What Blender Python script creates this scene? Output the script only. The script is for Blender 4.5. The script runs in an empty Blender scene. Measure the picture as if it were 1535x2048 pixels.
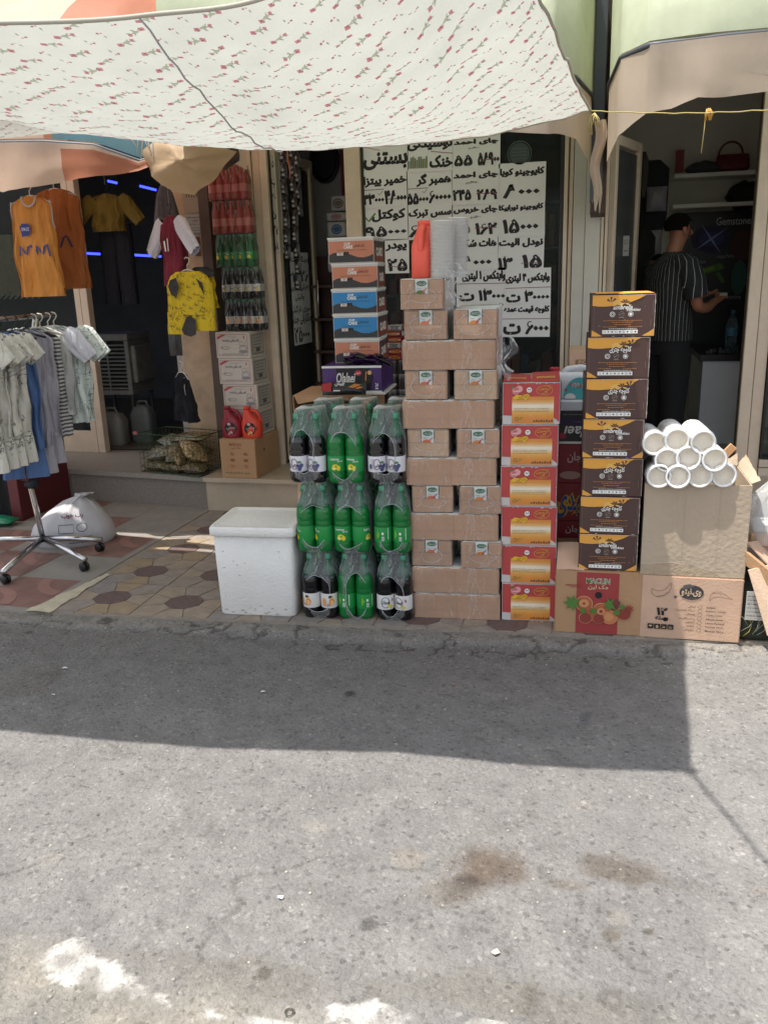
import bpy, bmesh, math, random
from mathutils import Vector, Matrix, noise
random.seed(7)
R = math.radians
S = bpy.context.scene
COL = S.collection
# ------------------------------------------------------------------ camera
PSI, TH, RO, FPX, EYE = R(14), R(15.65), R(1.8), 1700.0, 1.6
s_, c_ = math.sin, math.cos
FW = Vector((-s_(PSI)*c_(TH), c_(PSI)*c_(TH), -s_(TH)))
R0 = Vector((c_(PSI), s_(PSI), 0)); U0 = R0.cross(FW)
RT = R0*c_(RO) - U0*s_(RO); UP = U0*c_(RO) + R0*s_(RO)
cam = bpy.data.cameras.new('camera'); cam_o = bpy.data.objects.new('camera', cam); COL.objects.link(cam_o)
m3 = Matrix((RT, UP, -FW)).transposed()
cam_o.matrix_world = Matrix.Translation((0, 0, EYE)) @ m3.to_4x4()
cam.sensor_fit = 'VERTICAL'; cam.sensor_height = 24; cam.lens = FPX/2048*24
cam.clip_start = .05; cam.clip_end = 500
S.camera = cam_o
# ------------------------------------------------------------------ light
SUN = Vector((.25, .15, -1)).normalized()          # direction the light travels
w = bpy.data.worlds.new('World'); S.world = w; w.use_nodes = True
nt = w.node_tree; bg = nt.nodes['Background']; sky = nt.nodes.new('ShaderNodeTexSky')
sky.sky_type = 'NISHITA'; sky.sun_disc = False
sky.sun_elevation = math.asin(-SUN.z); sky.sun_rotation = math.atan2(-SUN.x, -SUN.y)
sky.dust_density = 2.0
hs = nt.nodes.new('ShaderNodeHueSaturation'); hs.inputs['Saturation'].default_value = .45; nt.links.new(sky.outputs[0], hs.inputs['Color']); nt.links.new(hs.outputs[0], bg.inputs[0]); bg.inputs[1].default_value = .15
sl = bpy.data.lights.new('sun', 'SUN'); sl.energy = 4.0; sl.angle = R(.5); sl.color = (1, .955, .89)
so = bpy.data.objects.new('sun', sl); COL.objects.link(so); so.rotation_euler = SUN.to_track_quat('-Z', 'Y').to_euler(); so.location = (0, 0, 8)
S.view_settings.view_transform = 'Standard'; S.view_settings.look = 'None'; S.view_settings.gamma = 1
S.view_settings.exposure = .78
try:
    S.cycles.transparent_max_bounces = 20; S.cycles.max_bounces = 8
except Exception: pass
# ------------------------------------------------------------------ where a pixel of the photo stands
def ray(px, py): return FW + RT*((px-767.5)/FPX) + UP*((1024-py)/FPX)
def G(px, py, z=0):
    d = ray(px, py); t = (z-EYE)/d.z; return Vector((d.x*t, d.y*t, z))
def P(px, py, Y):
    d = ray(px, py); t = Y/d.y; return Vector((d.x*t, Y, EYE+d.z*t))
def RC(x0, y0, x1, y1, Y):                       # x-range and z-range of an upright rectangle on plane Y
    xm, ym = (x0+x1)/2, (y0+y1)/2
    return P(x0, ym, Y).x, P(x1, ym, Y).x, P(xm, y1, Y).z, P(xm, y0, Y).z
# ------------------------------------------------------------------ materials
MATS = {}
def srgb(c):
    if isinstance(c, str):
        c = tuple(int(c[i:i+2], 16)/255 for i in (0, 2, 4))
    return tuple(x/12.92 if x <= .04045 else ((x+.055)/1.055)**2.4 for x in c)
def mat(name, col, rough=.6, metal=0, var=.0, vs=8, bump=0, bs=60, spec=.5, emit=0, trans=0, hexc=True):
    if name in MATS: return MATS[name]
    m = bpy.data.materials.new(name); m.use_nodes = True; n = m.node_tree; b = n.nodes['Principled BSDF']
    c = srgb(col) if hexc else col
    b.inputs['Base Color'].default_value = (*c, 1); b.inputs['Roughness'].default_value = rough
    b.inputs['Metallic'].default_value = metal; b.inputs['Specular IOR Level'].default_value = spec
    if emit: b.inputs['Emission Color'].default_value = (*c, 1); b.inputs['Emission Strength'].default_value = emit
    tc = n.nodes.new('ShaderNodeTexCoord')
    if var:
        nz = n.nodes.new('ShaderNodeTexNoise'); nz.inputs['Scale'].default_value = vs; nz.inputs['Detail'].default_value = 8; nz.inputs['Roughness'].default_value = .65
        n.links.new(tc.outputs['Object'], nz.inputs['Vector'])
        r = n.nodes.new('ShaderNodeValToRGB'); r.color_ramp.elements[0].position = .3; r.color_ramp.elements[1].position = .7
        r.color_ramp.elements[0].color = (*[x*(1-var) for x in c], 1); r.color_ramp.elements[1].color = (*[min(1, x*(1+var*.7)) for x in c], 1)
        n.links.new(nz.outputs[0], r.inputs[0]); n.links.new(r.outputs[0], b.inputs['Base Color'])
    if bump:
        nb = n.nodes.new('ShaderNodeTexNoise'); nb.inputs['Scale'].default_value = bs; nb.inputs['Detail'].default_value = 6
        n.links.new(tc.outputs['Object'], nb.inputs['Vector'])
        bp = n.nodes.new('ShaderNodeBump'); bp.inputs['Strength'].default_value = bump; bp.inputs['Distance'].default_value = .01
        n.links.new(nb.outputs[0], bp.inputs['Height']); n.links.new(bp.outputs[0], b.inputs['Normal'])
    if trans:
        out = n.nodes['Material Output']; t = n.nodes.new('ShaderNodeBsdfTranslucent'); mx = n.nodes.new('ShaderNodeMixShader')
        t.inputs[0].default_value = (*c, 1); mx.inputs[0].default_value = trans
        if var: n.links.new(r.outputs[0], t.inputs[0])
        n.links.new(b.outputs[0], mx.inputs[1]); n.links.new(t.outputs[0], mx.inputs[2]); n.links.new(mx.outputs[0], out.inputs[0])
    MATS[name] = m; return m
def clear(name, tint, fac, rough=.1, wr=0, ws=14, white=.9):
    """thin clear sheet: see-through mixed with a glossy haze, creased by noise"""
    if name in MATS: return MATS[name]
    m = bpy.data.materials.new(name); m.use_nodes = True; n = m.node_tree; b = n.nodes['Principled BSDF']; out = n.nodes['Material Output']
    b.inputs['Base Color'].default_value = (white, white, white, 1) if isinstance(white, float) else (*white, 1)
    b.inputs['Roughness'].default_value = rough; b.inputs['Specular IOR Level'].default_value = .8
    t = n.nodes.new('ShaderNodeBsdfTransparent'); t.inputs[0].default_value = (*tint, 1)
    mx = n.nodes.new('ShaderNodeMixShader'); fr = n.nodes.new('ShaderNodeFresnel'); fr.inputs[0].default_value = 1.35
    ad = n.nodes.new('ShaderNodeMath'); ad.operation = 'ADD'; ad.use_clamp = True; ad.inputs[1].default_value = fac
    n.links.new(fr.outputs[0], ad.inputs[0])
    if wr:
        tc = n.nodes.new('ShaderNodeTexCoord'); mp = n.nodes.new('ShaderNodeMapping'); mp.inputs['Rotation'].default_value = (.5, .6, .4); mp.inputs['Scale'].default_value = (1.6, 1, .35)
        n.links.new(tc.outputs['Object'], mp.inputs[0])
        nz = n.nodes.new('ShaderNodeTexNoise'); nz.inputs['Scale'].default_value = ws; nz.inputs['Detail'].default_value = 3; nz.inputs['Distortion'].default_value = 1.2
        n.links.new(mp.outputs[0], nz.inputs['Vector'])
        a = n.nodes.new('ShaderNodeMath'); a.operation = 'SUBTRACT'; a.inputs[1].default_value = .5; n.links.new(nz.outputs[0], a.inputs[0])
        ab = n.nodes.new('ShaderNodeMath'); ab.operation = 'ABSOLUTE'; n.links.new(a.outputs[0], ab.inputs[0])
        mr = n.nodes.new('ShaderNodeMapRange'); mr.inputs[1].default_value = 0; mr.inputs[2].default_value = .018; mr.inputs[3].default_value = wr; mr.inputs[4].default_value = 0
        n.links.new(ab.outputs[0], mr.inputs[0])
        a2 = n.nodes.new('ShaderNodeMath'); a2.operation = 'ADD'; a2.use_clamp = True
        n.links.new(ad.outputs[0], a2.inputs[0]); n.links.new(mr.outputs[0], a2.inputs[1])
        bp = n.nodes.new('ShaderNodeBump'); bp.inputs['Strength'].default_value = .7; bp.inputs['Distance'].default_value = .012
        n.links.new(nz.outputs[0], bp.inputs['Height']); n.links.new(bp.outputs[0], b.inputs['Normal'])
        n.links.new(a2.outputs[0], mx.inputs[0])
    else: n.links.new(ad.outputs[0], mx.inputs[0])
    n.links.new(t.outputs[0], mx.inputs[1]); n.links.new(b.outputs[0], mx.inputs[2]); n.links.new(mx.outputs[0], out.inputs[0])
    MATS[name] = m; return m
def flat(hexcol, rough=.55): return mat('ink_'+hexcol, hexcol, rough, var=.05, vs=20)
KRAFT = mat('kraft', 'c9a68c', .8, var=.10, vs=5, bump=.15, bs=90)
KRAFT2 = mat('kraft_pale', 'd0b398', .8, var=.09, vs=5, bump=.2, bs=70)
KRAFT3 = mat('kraft_brown', 'b08a66', .8, var=.09, vs=5, bump=.15, bs=90)
WHITE = mat('white_board', 'dcd9d2', .6, var=.05, vs=6)
BLACK = mat('black_plastic', '151515', .35)
CREAM = mat('cream_paint', 'd9c6b0', .5, var=.10, vs=9, bump=.1, bs=30)
GLASS = clear('window_glass', (.80, .84, .82), .05, .03, white=(.2, .22, .22))
FILM = clear('shrink_film', (.97, .98, .98), .10, .3, wr=.22, ws=11)
FILM2 = clear('carton_film', (1, 1, .99), .0, .3, wr=.20, ws=13)
CHROME = mat('chrome', 'c9c9c9', .22, 1, var=.15, vs=30)
DARK = mat('dark_inside', '232428', .8, var=.2, vs=4)
# ------------------------------------------------------------------ lettering
FORMS = {}
def _f(ch, base, n): FORMS[ch] = (base, n)
for ch, b, n in [('آ', 0xFE81, 2), ('أ', 0xFE83, 2), ('ئ', 0xFE89, 4), ('ا', 0xFE8D, 2), ('ب', 0xFE8F, 4), ('ة', 0xFE93, 2), ('ت', 0xFE95, 4), ('ث', 0xFE99, 4), ('ج', 0xFE9D, 4), ('ح', 0xFEA1, 4), ('خ', 0xFEA5, 4), ('د', 0xFEA9, 2), ('ذ', 0xFEAB, 2), ('ر', 0xFEAD, 2), ('ز', 0xFEAF, 2), ('س', 0xFEB1, 4), ('ش', 0xFEB5, 4), ('ص', 0xFEB9, 4), ('ض', 0xFEBD, 4), ('ط', 0xFEC1, 4), ('ظ', 0xFEC5, 4), ('ع', 0xFEC9, 4), ('غ', 0xFECD, 4), ('ف', 0xFED1, 4), ('ق', 0xFED5, 4), ('ل', 0xFEDD, 4), ('م', 0xFEE1, 4), ('ن', 0xFEE5, 4), ('ه', 0xFEE9, 4), ('و', 0xFEED, 2), ('پ', 0xFB56, 4), ('چ', 0xFB7A, 4), ('ژ', 0xFB8A, 2), ('ک', 0xFB8E, 4), ('گ', 0xFB92, 4), ('ی', 0xFBFC, 4), ('ﻻ', 0xFEFB, 2)]: _f(ch, b, n)
def fa(s):
    """shape a Persian string (joined letter forms, laid out right to left)"""
    if not any(c in FORMS for c in s): return s
    s = s.replace('لا', 'ﻻ'); out = []
    for i, c in enumerate(s):
        if c not in FORMS: out.append(c); continue
        b, n = FORMS[c]
        pj = i > 0 and s[i-1] in FORMS and FORMS[s[i-1]][1] == 4
        nj = n == 4 and i+1 < len(s) and s[i+1] in FORMS
        out.append(chr(b + (3 if pj and nj else 2 if nj else 1 if pj else 0)))
    out.reverse(); r = []; i = 0
    while i < len(out):                              # digit runs keep their own order
        j = i
        while j < len(out) and (out[j].isdigit()): j += 1
        if j > i: r += out[i:j][::-1]; i = j
        else: r.append(out[i]); i += 1
    return ''.join(r)
_TX = {}
def glyphs(s, bold=0.0, shear=0.0):
    k = (s, bold, shear)
    if k in _TX: return _TX[k]
    cu = bpy.data.curves.new('t', 'FONT'); cu.body = fa(s); cu.resolution_u = 2; cu.offset = bold; cu.shear = shear
    o = bpy.data.objects.new('t', cu); COL.objects.link(o)
    dg = bpy.context.evaluated_depsgraph_get(); me = bpy.data.meshes.new_from_object(o.evaluated_get(dg))
    V = [(v.co.x, v.co.y) for v in me.vertices]; Fc = [tuple(p.vertices) for p in me.polygons]
    bpy.data.objects.remove(o); bpy.data.meshes.remove(me); bpy.data.curves.remove(cu)
    x0 = min(v[0] for v in V); x1 = max(v[0] for v in V); y0 = min(v[1] for v in V); y1 = max(v[1] for v in V)
    sx = max(x1-x0, 1e-6); sy = max(y1-y0, 1e-6)
    r = ([((x-x0)/sx, (y-y0)/sy) for x, y in V], Fc, sx/sy); _TX[k] = r; return r
# ------------------------------------------------------------------ mesh builder
class MB:
    def __init__(s): s.v = []; s.f = []; s.mi = []; s.m = []; s.sm = []
    def mid(s, m):
        if m not in s.m: s.m.append(m)
        return s.m.index(m)
    def add(s, V, Fs, m, smooth=False):
        k = len(s.v); s.v += [tuple(v) for v in V]; i = s.mid(m)
        for f in Fs: s.f.append(tuple(a+k for a in f)); s.mi.append(i); s.sm.append(smooth)
    def quad(s, a, b, c, d, m): s.add([a, b, c, d], [(0, 1, 2, 3)], m)
    def box(s, x0, x1, y0, y1, z0, z1, m, bev=0, T=None):
        if bev:
            bm = bmesh.new(); bmesh.ops.create_cube(bm, size=1)
            for v in bm.verts: v.co = Vector(((x0+x1)/2+v.co.x*(x1-x0), (y0+y1)/2+v.co.y*(y1-y0), (z0+z1)/2+v.co.z*(z1-z0)))
            bmesh.ops.bevel(bm, geom=bm.edges[:], offset=bev, segments=2, affect='EDGES', profile=.5)
            bm.verts.ensure_lookup_table()
            V = [v.co.copy() for v in bm.verts]; Fs = [[v.index for v in f.verts] for f in bm.faces]; bm.free()
        else:
            V = [Vector(p) for p in [(x0, y0, z0), (x1, y0, z0), (x1, y1, z0), (x0, y1, z0), (x0, y0, z1), (x1, y0, z1), (x1, y1, z1), (x0, y1, z1)]]
            Fs = [(3, 2, 1, 0), (4, 5, 6, 7), (0, 1, 5, 4), (1, 2, 6, 5), (2, 3, 7, 6), (3, 0, 4, 7)]
        if T: V = [T @ v for v in V]
        s.add(V, Fs, m)
    def bar(s, a, b, w, h, m, up=(0, 0, 1), bev=0):
        a = Vector(a); b = Vector(b); d = (b-a); L = d.length; d.normalize(); sx = d.cross(Vector(up)).normalized(); uz = sx.cross(d)
        T = Matrix((sx, d, uz)).transposed().to_4x4(); T.translation = a
        s.box(-w/2, w/2, 0, L, -h/2, h/2, m, bev, T)
    def tube(s, pts, r, m, n=8, cap=True, closed=False):
        pts = [Vector(p) for p in pts]; N = len(pts); rs = r if isinstance(r, (list, tuple)) else [r]*N
        V = []; prev = None
        for i, p in enumerate(pts):
            if closed: d = (pts[(i+1) % N]-pts[i-1])
            else: d = (pts[min(i+1, N-1)]-pts[max(i-1, 0)])
            d.normalize()
            u = prev - d*prev.dot(d) if prev else d.cross(Vector((.3, .5, .9)))
            if u.length < 1e-5: u = d.orthogonal()
            u.normalize(); prev = u; v = d.cross(u)
            for k in range(n): a = 2*math.pi*k/n; V.append(p+(u*math.cos(a)+v*math.sin(a))*rs[i])
        Fs = []
        for i in range(N if closed else N-1):
            j = (i+1) % N
            for k in range(n): Fs.append((i*n+k, i*n+(k+1) % n, j*n+(k+1) % n, j*n+k))
        if cap and not closed: Fs.append(tuple(range(n))[::-1]); Fs.append(tuple((N-1)*n+k for k in range(n)))
        s.add(V, Fs, m, True)
    def lathe(s, prof, m, n=20, T=None, sx=1, sy=1):
        V = []
        for r, z in prof:
            for k in range(n): a = 2*math.pi*k/n; V.append(Vector((r*math.cos(a)*sx, r*math.sin(a)*sy, z)))
        Fs = [(i*n+k, i*n+(k+1) % n, (i+1)*n+(k+1) % n, (i+1)*n+k) for i in range(len(prof)-1) for k in range(n)]
        if T: V = [T @ v for v in V]
        s.add(V, Fs, m, True)
    def grid(s, fn, nu, nv, m, smooth=True):
        V = [fn(i/nu, j/nv) for j in range(nv+1) for i in range(nu+1)]
        s.add(V, [(j*(nu+1)+i, j*(nu+1)+i+1, (j+1)*(nu+1)+i+1, (j+1)*(nu+1)+i) for j in range(nv) for i in range(nu)], m, smooth)
    def loft(s, rings, m, n=28, fold=0, fn=7, seed=0, e=2.2, capt=False, capb=False):
        """rings: (centre, half-width vector a, half-depth vector b)"""
        V = []
        for i, (c, a, b) in enumerate(rings):
            c = Vector(c); a = Vector(a); b = Vector(b)
            for k in range(n):
                t = 2*math.pi*k/n; ct, st = math.cos(t), math.sin(t)
                x = math.copysign(abs(ct)**(2/e), ct); y = math.copysign(abs(st)**(2/e), st)
                g = 1
                if fold: 
                    q = noise.noise(Vector((ct*fn*.35+seed, st*fn*.35, i*.22)))*fold*(0.35+i/len(rings))
                    V.append(c+a*x+b*y+b.normalized()*q); continue
                V.append(c+a*x+b*y)
        Fs = [(i*n+k, i*n+(k+1) % n, (i+1)*n+(k+1) % n, (i+1)*n+k) for i in range(len(rings)-1) for k in range(n)]
        if capt: Fs.append(tuple(range(n))[::-1])
        if capb: Fs.append(tuple((len(rings)-1)*n+k for k in range(n)))
        s.add(V, Fs, m, True)
    def build(s, name, parent=None, mods=None, **kw):
        me = bpy.data.meshes.new(name); me.from_pydata(s.v, [], s.f)
        for m in s.m: me.materials.append(m)
        me.polygons.foreach_set('material_index', s.mi); me.polygons.foreach_set('use_smooth', s.sm); me.update()
        o = bpy.data.objects.new(name, me); COL.objects.link(o)
        if parent: o.parent = parent
        if kw: tag(o, **kw)
        return o
def tag(o, label=None, cat=None, group=None, kind=None):
    if label: o['label'] = label
    if cat: o['category'] = cat
    if group: o['group'] = group
    if kind: o['kind'] = kind
    return o
def thing(name, label, cat, loc=(0, 0, 0), rz=0, group=None):
    o = bpy.data.objects.new(name, None); COL.objects.link(o); o.empty_display_size = .1
    o.location = loc; o.rotation_euler = (0, 0, rz); return tag(o, label, cat, group)
def copy_tree(o, parent=None):
    c = o.copy(); COL.objects.link(c)
    if parent: c.parent = parent
    for ch in list(o.children): copy_tree(ch, c)
    return c
def put(o, loc, rz=0, label=None, group=None, rx=0, ry=0):
    o.location = loc; o.rotation_euler = (rx, ry, rz)
    if label: o['label'] = label
    if group: o['group'] = group
    return o
class Art:
    """flat printing on a face; metres from the face's lower left corner, each layer a hair above the one below"""
    def __init__(s): s.it = []; s.l = 0
    def poly(s, pts, m, up=True):
        if up: s.l += 1
        s.it.append((s.l, m, [tuple(p) for p in pts], [tuple(range(len(pts)))])); return s
    def rect(s, x0, x1, y0, y1, m, up=True): return s.poly([(x0, y0), (x1, y0), (x1, y1), (x0, y1)], m, up)
    def circ(s, x, y, rx, ry, m, n=24, up=True, a0=0, a1=360):
        return s.poly([(x+rx*math.cos(R(a0+(a1-a0)*k/n)), y+ry*math.sin(R(a0+(a1-a0)*k/n))) for k in range(n + (0 if a1-a0 == 360 else 1))], m, up)
    def line(s, pts, wd, m, up=True):
        if up: s.l += 1
        V = []; Fs = []
        for i, p in enumerate(pts):
            q0 = pts[max(i-1, 0)]; q1 = pts[min(i+1, len(pts)-1)]; dx, dy = q1[0]-q0[0], q1[1]-q0[1]; L = math.hypot(dx, dy) or 1
            nx, ny = -dy/L*wd/2, dx/L*wd/2; V += [(p[0]+nx, p[1]+ny), (p[0]-nx, p[1]-ny)]
            if i: k = 2*i; Fs.append((k-1, k+1, k, k-2))
        s.it.append((s.l, m, V, Fs)); return s
    def ring(s, x, y, rx, ry, wd, m, up=True, a0=0, a1=360):
        return s.line([(x+rx*math.cos(R(a0+(a1-a0)*k/28)), y+ry*math.sin(R(a0+(a1-a0)*k/28))) for k in range(29)], wd, m, up)
    def text(s, t, x0, x1, y0, y1, m, bold=0.0, shear=0.0, up=True, rot=0, fitw=False):
        if up: s.l += 1
        V, Fs, asp = glyphs(t, bold, shear); cx, cy = (x0+x1)/2, (y0+y1)/2; W, H = x1-x0, y1-y0
        if fitw: H = W/asp
        out = []
        for u, v in V:
            a, b = (u-.5)*W, (v-.5)*H
            if rot == 90: a, b = -(v-.5)*W, (u-.5)*H
            elif rot: ca, sa = math.cos(R(rot)), math.sin(R(rot)); a, b = a*ca-b*sa, a*sa+b*ca
            out.append((cx+a, cy+b))
        s.it.append((s.l, m, out, Fs)); return s
    def scrib(s, x0, x1, y, h, m, seed=0, up=False):      # print too fine to read
        rd = random.Random(seed); x = x0
        while x < x1:
            L = rd.uniform(.35, 1)*h*3.2; e = min(x+L, x1); hh = h*rd.uniform(.55, 1)
            s.rect(x, e, y-hh/2, y+hh/2, m, up); up = False; x = e+h*.7
        return s
    def add(s, mb, fn, step=.0006, base=.0012):
        for l, m, V, Fs in s.it: mb.add([fn(x, y, base+step*l) for x, y in V], Fs, m)
    def front(s, mb, w, d, step=.0006, base=.0012): s.add(mb, lambda x, y, o: (x-w/2, -d/2-o, y), step, base)
def star(x, y, r, n=5, k=.45, a0=90):
    return [(x+(r if i % 2 == 0 else r*k)*math.cos(R(a0+180*i/n)), y+(r if i % 2 == 0 else r*k)*math.sin(R(a0+180*i/n))) for i in range(2*n)]
def crate_box(mb, w, d, h, m, bev=.004, seed=0, amp=.003, mtop=None):
    """carton body: subdivided box, flat printed front, slightly bowed sides and top"""
    bm = bmesh.new(); bmesh.ops.create_cube(bm, size=1)
    bmesh.ops.bevel(bm, geom=bm.edges[:], offset=bev/max(w, d, h), segments=2, affect='EDGES')
    for v in bm.verts:
        f = Vector((v.co.x*w, v.co.y*d, (v.co.z+.5)*h)); v.co = f
    bmesh.ops.subdivide_edges(bm, edges=[e for e in bm.edges if e.calc_length() > .05], cuts=4, use_grid_fill=True)
    for v in bm.verts:
        x, y, z = v.co
        if y > -d/2+bev*1.5 and 1e-3 < z:
            nn = noise.noise_vector(Vector((x*7+seed, y*7, z*7+seed*3)))
            v.co += Vector((nn.x*amp, 0, nn.z*amp*.5))
    bm.verts.ensure_lookup_table(); bm.verts.index_update()
    V = [v.co.copy() for v in bm.verts]; Fs = [[v.index for v in f.verts] for f in bm.faces]; bm.free()
    mb.add(V, Fs, m)
# ================================================================== GROUND
def Yk(x): return 3.58+.06*(x+1.2)
GZ = -.03
STAINS = []   # x, y, rx, ry, rot, tone, strength, soft
def st(px, py, pw, ph, rot, tone, k, soft=.5):
    a = G(px, py, GZ); b = G(px+pw/2, py, GZ); c = G(px, py+ph/2, GZ)
    STAINS.append((a.x, a.y, (b-a).length, (c-a).length, R(rot), srgb(tone), k, soft))
st(965, 1740, 175, 120, 35, '5f5348', .85, .7); st(925, 1770, 70, 60, -20, '3a332e', .8); st(900, 1785, 130, 60, 10, '6f685f', .4); st(1250, 1745, 190, 60, -6, '5f574f', .8)
st(1130, 1770, 90, 22, 0, '6f675d', .55); st(815, 1715, 70, 40, 0, '8a8276', .5); st(1060, 1995, 36, 50, 0, '4a4640', .75)
st(527, 1943, 26, 26, 0, '38352f', .9, .3); st(738, 1848, 34, 30, 0, '545250', .8, .3); st(635, 1655, 60, 26, 0, '8b867e', .5)
st(1222, 1868, 30, 22, 0, '5d564c', .7); st(1298, 1866, 22, 14, 0, '4f493f', .8); st(1238, 1835, 44, 30, 0, '8c877f', .5)
st(1155, 1610, 60, 16, 20, '85807a', .45); st(700, 1388, 20, 12, 0, '3f3c3a', .8, .3); st(1170, 1435, 26, 22, 0, '55535a', .6)
st(1520, 1785, 40, 14, 0, '8a8078', .6); st(60, 1365, 130, 70, 0, '6b6660', .45); st(480, 1950, 620, 90, 0, '6c6861', .5)
st(1050, 2005, 760, 110, 0, '6f6b63', .5); st(330, 1860, 60, 60, 0, '8b8983', .35); st(100, 1720, 70, 40, -20, '918c86', .4)
LIME = [(150, 1902, 90, 40, 0), (205, 1948, 230, 52, -8), (290, 1985, 130, 26, -10), (718, 2030, 160, 56, 6), (560, 2046, 300, 14, 0), (965, 2046, 100, 20, 0)]
GA, GB_ = None, None
LM = []; GL0, GL1 = G(0, 1905, GZ), G(560, 2046, GZ)
for px, py, pw, ph, ro in LIME:
    a = G(px, py, GZ); LM.append((a.x, a.y, (G(px+pw/2, py, GZ)-a).length, (G(px, py+ph/2, GZ)-a).length, R(ro)))
def ell(x, y, e, wob):
    dx, dy = x-e[0], y-e[1]; c, s = math.cos(e[4]), math.sin(e[4]); u = (dx*c+dy*s)/e[2]; v = (-dx*s+dy*c)/e[3]
    return math.sqrt(u*u+v*v)+wob
def N(x, y, f, z=0): return noise.noise(Vector((x*f, y*f, z)))
def lerp(a, b, t): return tuple(a[i]+(b[i]-a[i])*t for i in range(3))
def sstep(a, b, t):
    t = min(1, max(0, (t-a)/(b-a))); return t*t*(3-2*t)
ASPH, FIL = srgb('797774'), srgb('858079')
def road_point(x, y):
    n1 = N(x, y, .9, 3); n2 = N(x, y, 5, 1); n3 = N(x, y, 17, 2); n4 = N(x, y, 55, 4)
    z = GZ+.010*n1+.005*n2+.003*n3+.0016*n4
    c = lerp(ASPH, srgb('757371'), .5+.5*n1); c = lerp(c, srgb('8a8783'), max(0, n2)*.5)
    # tar rich strip along the kerb and smoother patch on the right
    d = Yk(x)-y + .05*n2+.03*n3
    k = sstep(.10, .17, d)*(1-sstep(.3, 1.0, d)); c = lerp(c, srgb('716d69'), .55*k)
    if x > .25 + .1*n2: c = lerp(c, srgb('8f8c88'), .35*sstep(.25, .45, x))
    # mortar fillet
    kf = 1-sstep(.07, .13, d)
    c = lerp(c, lerp(FIL, srgb('8e887e'), .5+n2), kf*.8); z = z*(1-kf)+kf*(-.012+.006*n2+.007*n3+.003*n4)
    crk = abs(N(x, y*1.6, 3.1, 9)+.4*n3*.5)
    if d < .22 and crk < .03: c = lerp(c, srgb('4c4844'), .7); z -= .006
    for s in STAINS:
        q = ell(x, y, s, .35*n2*1.2+.35*n3+.2*n4)
        if q < 1.3:
            kk = s[6]*(1-sstep(1-s[7], 1.25, q)); c = lerp(c, s[5], kk)
    # gutter of sand and spilt lime close to the camera
    gl = y-(GL0.y+(GL1.y-GL0.y)*(x-GL0.x)/(GL1.x-GL0.x)) + .03*n2+.015*n3
    if gl < .12: t = 1-sstep(-.02, .12, gl); c = lerp(c, lerp(srgb('8a857b'), srgb('696866'), max(0, min(1, .5+1.5*n1+n2))), t*.85); z -= .006*t
    ck = abs(N(x, y, 1.5, 21)+.35*N(x, y, 6, 22))
    if ck < .010 and y < 2.1: c = lerp(c, srgb('57534f'), .5); z -= .003
    for e in LM:
        q = ell(x, y, e, .35*n1+.55*n2+.45*n3+.35*n4)
        if q < 1:
            t = 1-sstep(.86, 1, q); c = lerp(c, lerp(srgb('bfbdb8'), srgb('8f8c87'), max(0, min(1, .5+1.6*n3))), t*.8); z += .004*t
    return z, c
def ground_sheet(name, x0, x1, y0, y1, st_, m, fn):
    nx = int((x1-x0)/st_); ny = int((y1-y0)/st_); V = []; C = []
    for j in range(ny+1):
        for i in range(nx+1):
            x = x0+(x1-x0)*i/nx; y = y0+(y1-y0)*j/ny; z, c = fn(x, y); V.append((x, y, z)); C.append(c)
    k = nx+1; F = [(j*k+i, j*k+i+1, (j+1)*k+i+1, (j+1)*k+i) for j in range(ny) for i in range(nx)]
    X0, X1, Y0, Y1 = -40, 40, -40, 3.75             # the wide rest of the sheet
    b = len(V); V += [(X0, Y0, GZ), (X1, Y0, GZ), (X1, Y1, GZ), (X0, Y1, GZ), (x0, y0, GZ), (x1, y0, GZ), (x1, y1, GZ), (x0, y1, GZ)]; C += [ASPH]*8
    F += [(b, b+1, b+5, b+4), (b+1, b+2, b+6, b+5), (b+2, b+3, b+7, b+6), (b+3, b, b+4, b+7)]
    me = bpy.data.meshes.new(name); me.from_pydata(V, [], F); me.materials.append(m)
    ca = me.color_attributes.new('tone', 'FLOAT_COLOR', 'POINT'); ca.data.foreach_set('color', [q for c in C for q in (*c, 1)])
    me.polygons.foreach_set('use_smooth', [True]*len(F)); me.update()
    o = bpy.data.objects.new(name, me); COL.objects.link(o); tag(o, kind='structure'); return o
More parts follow.
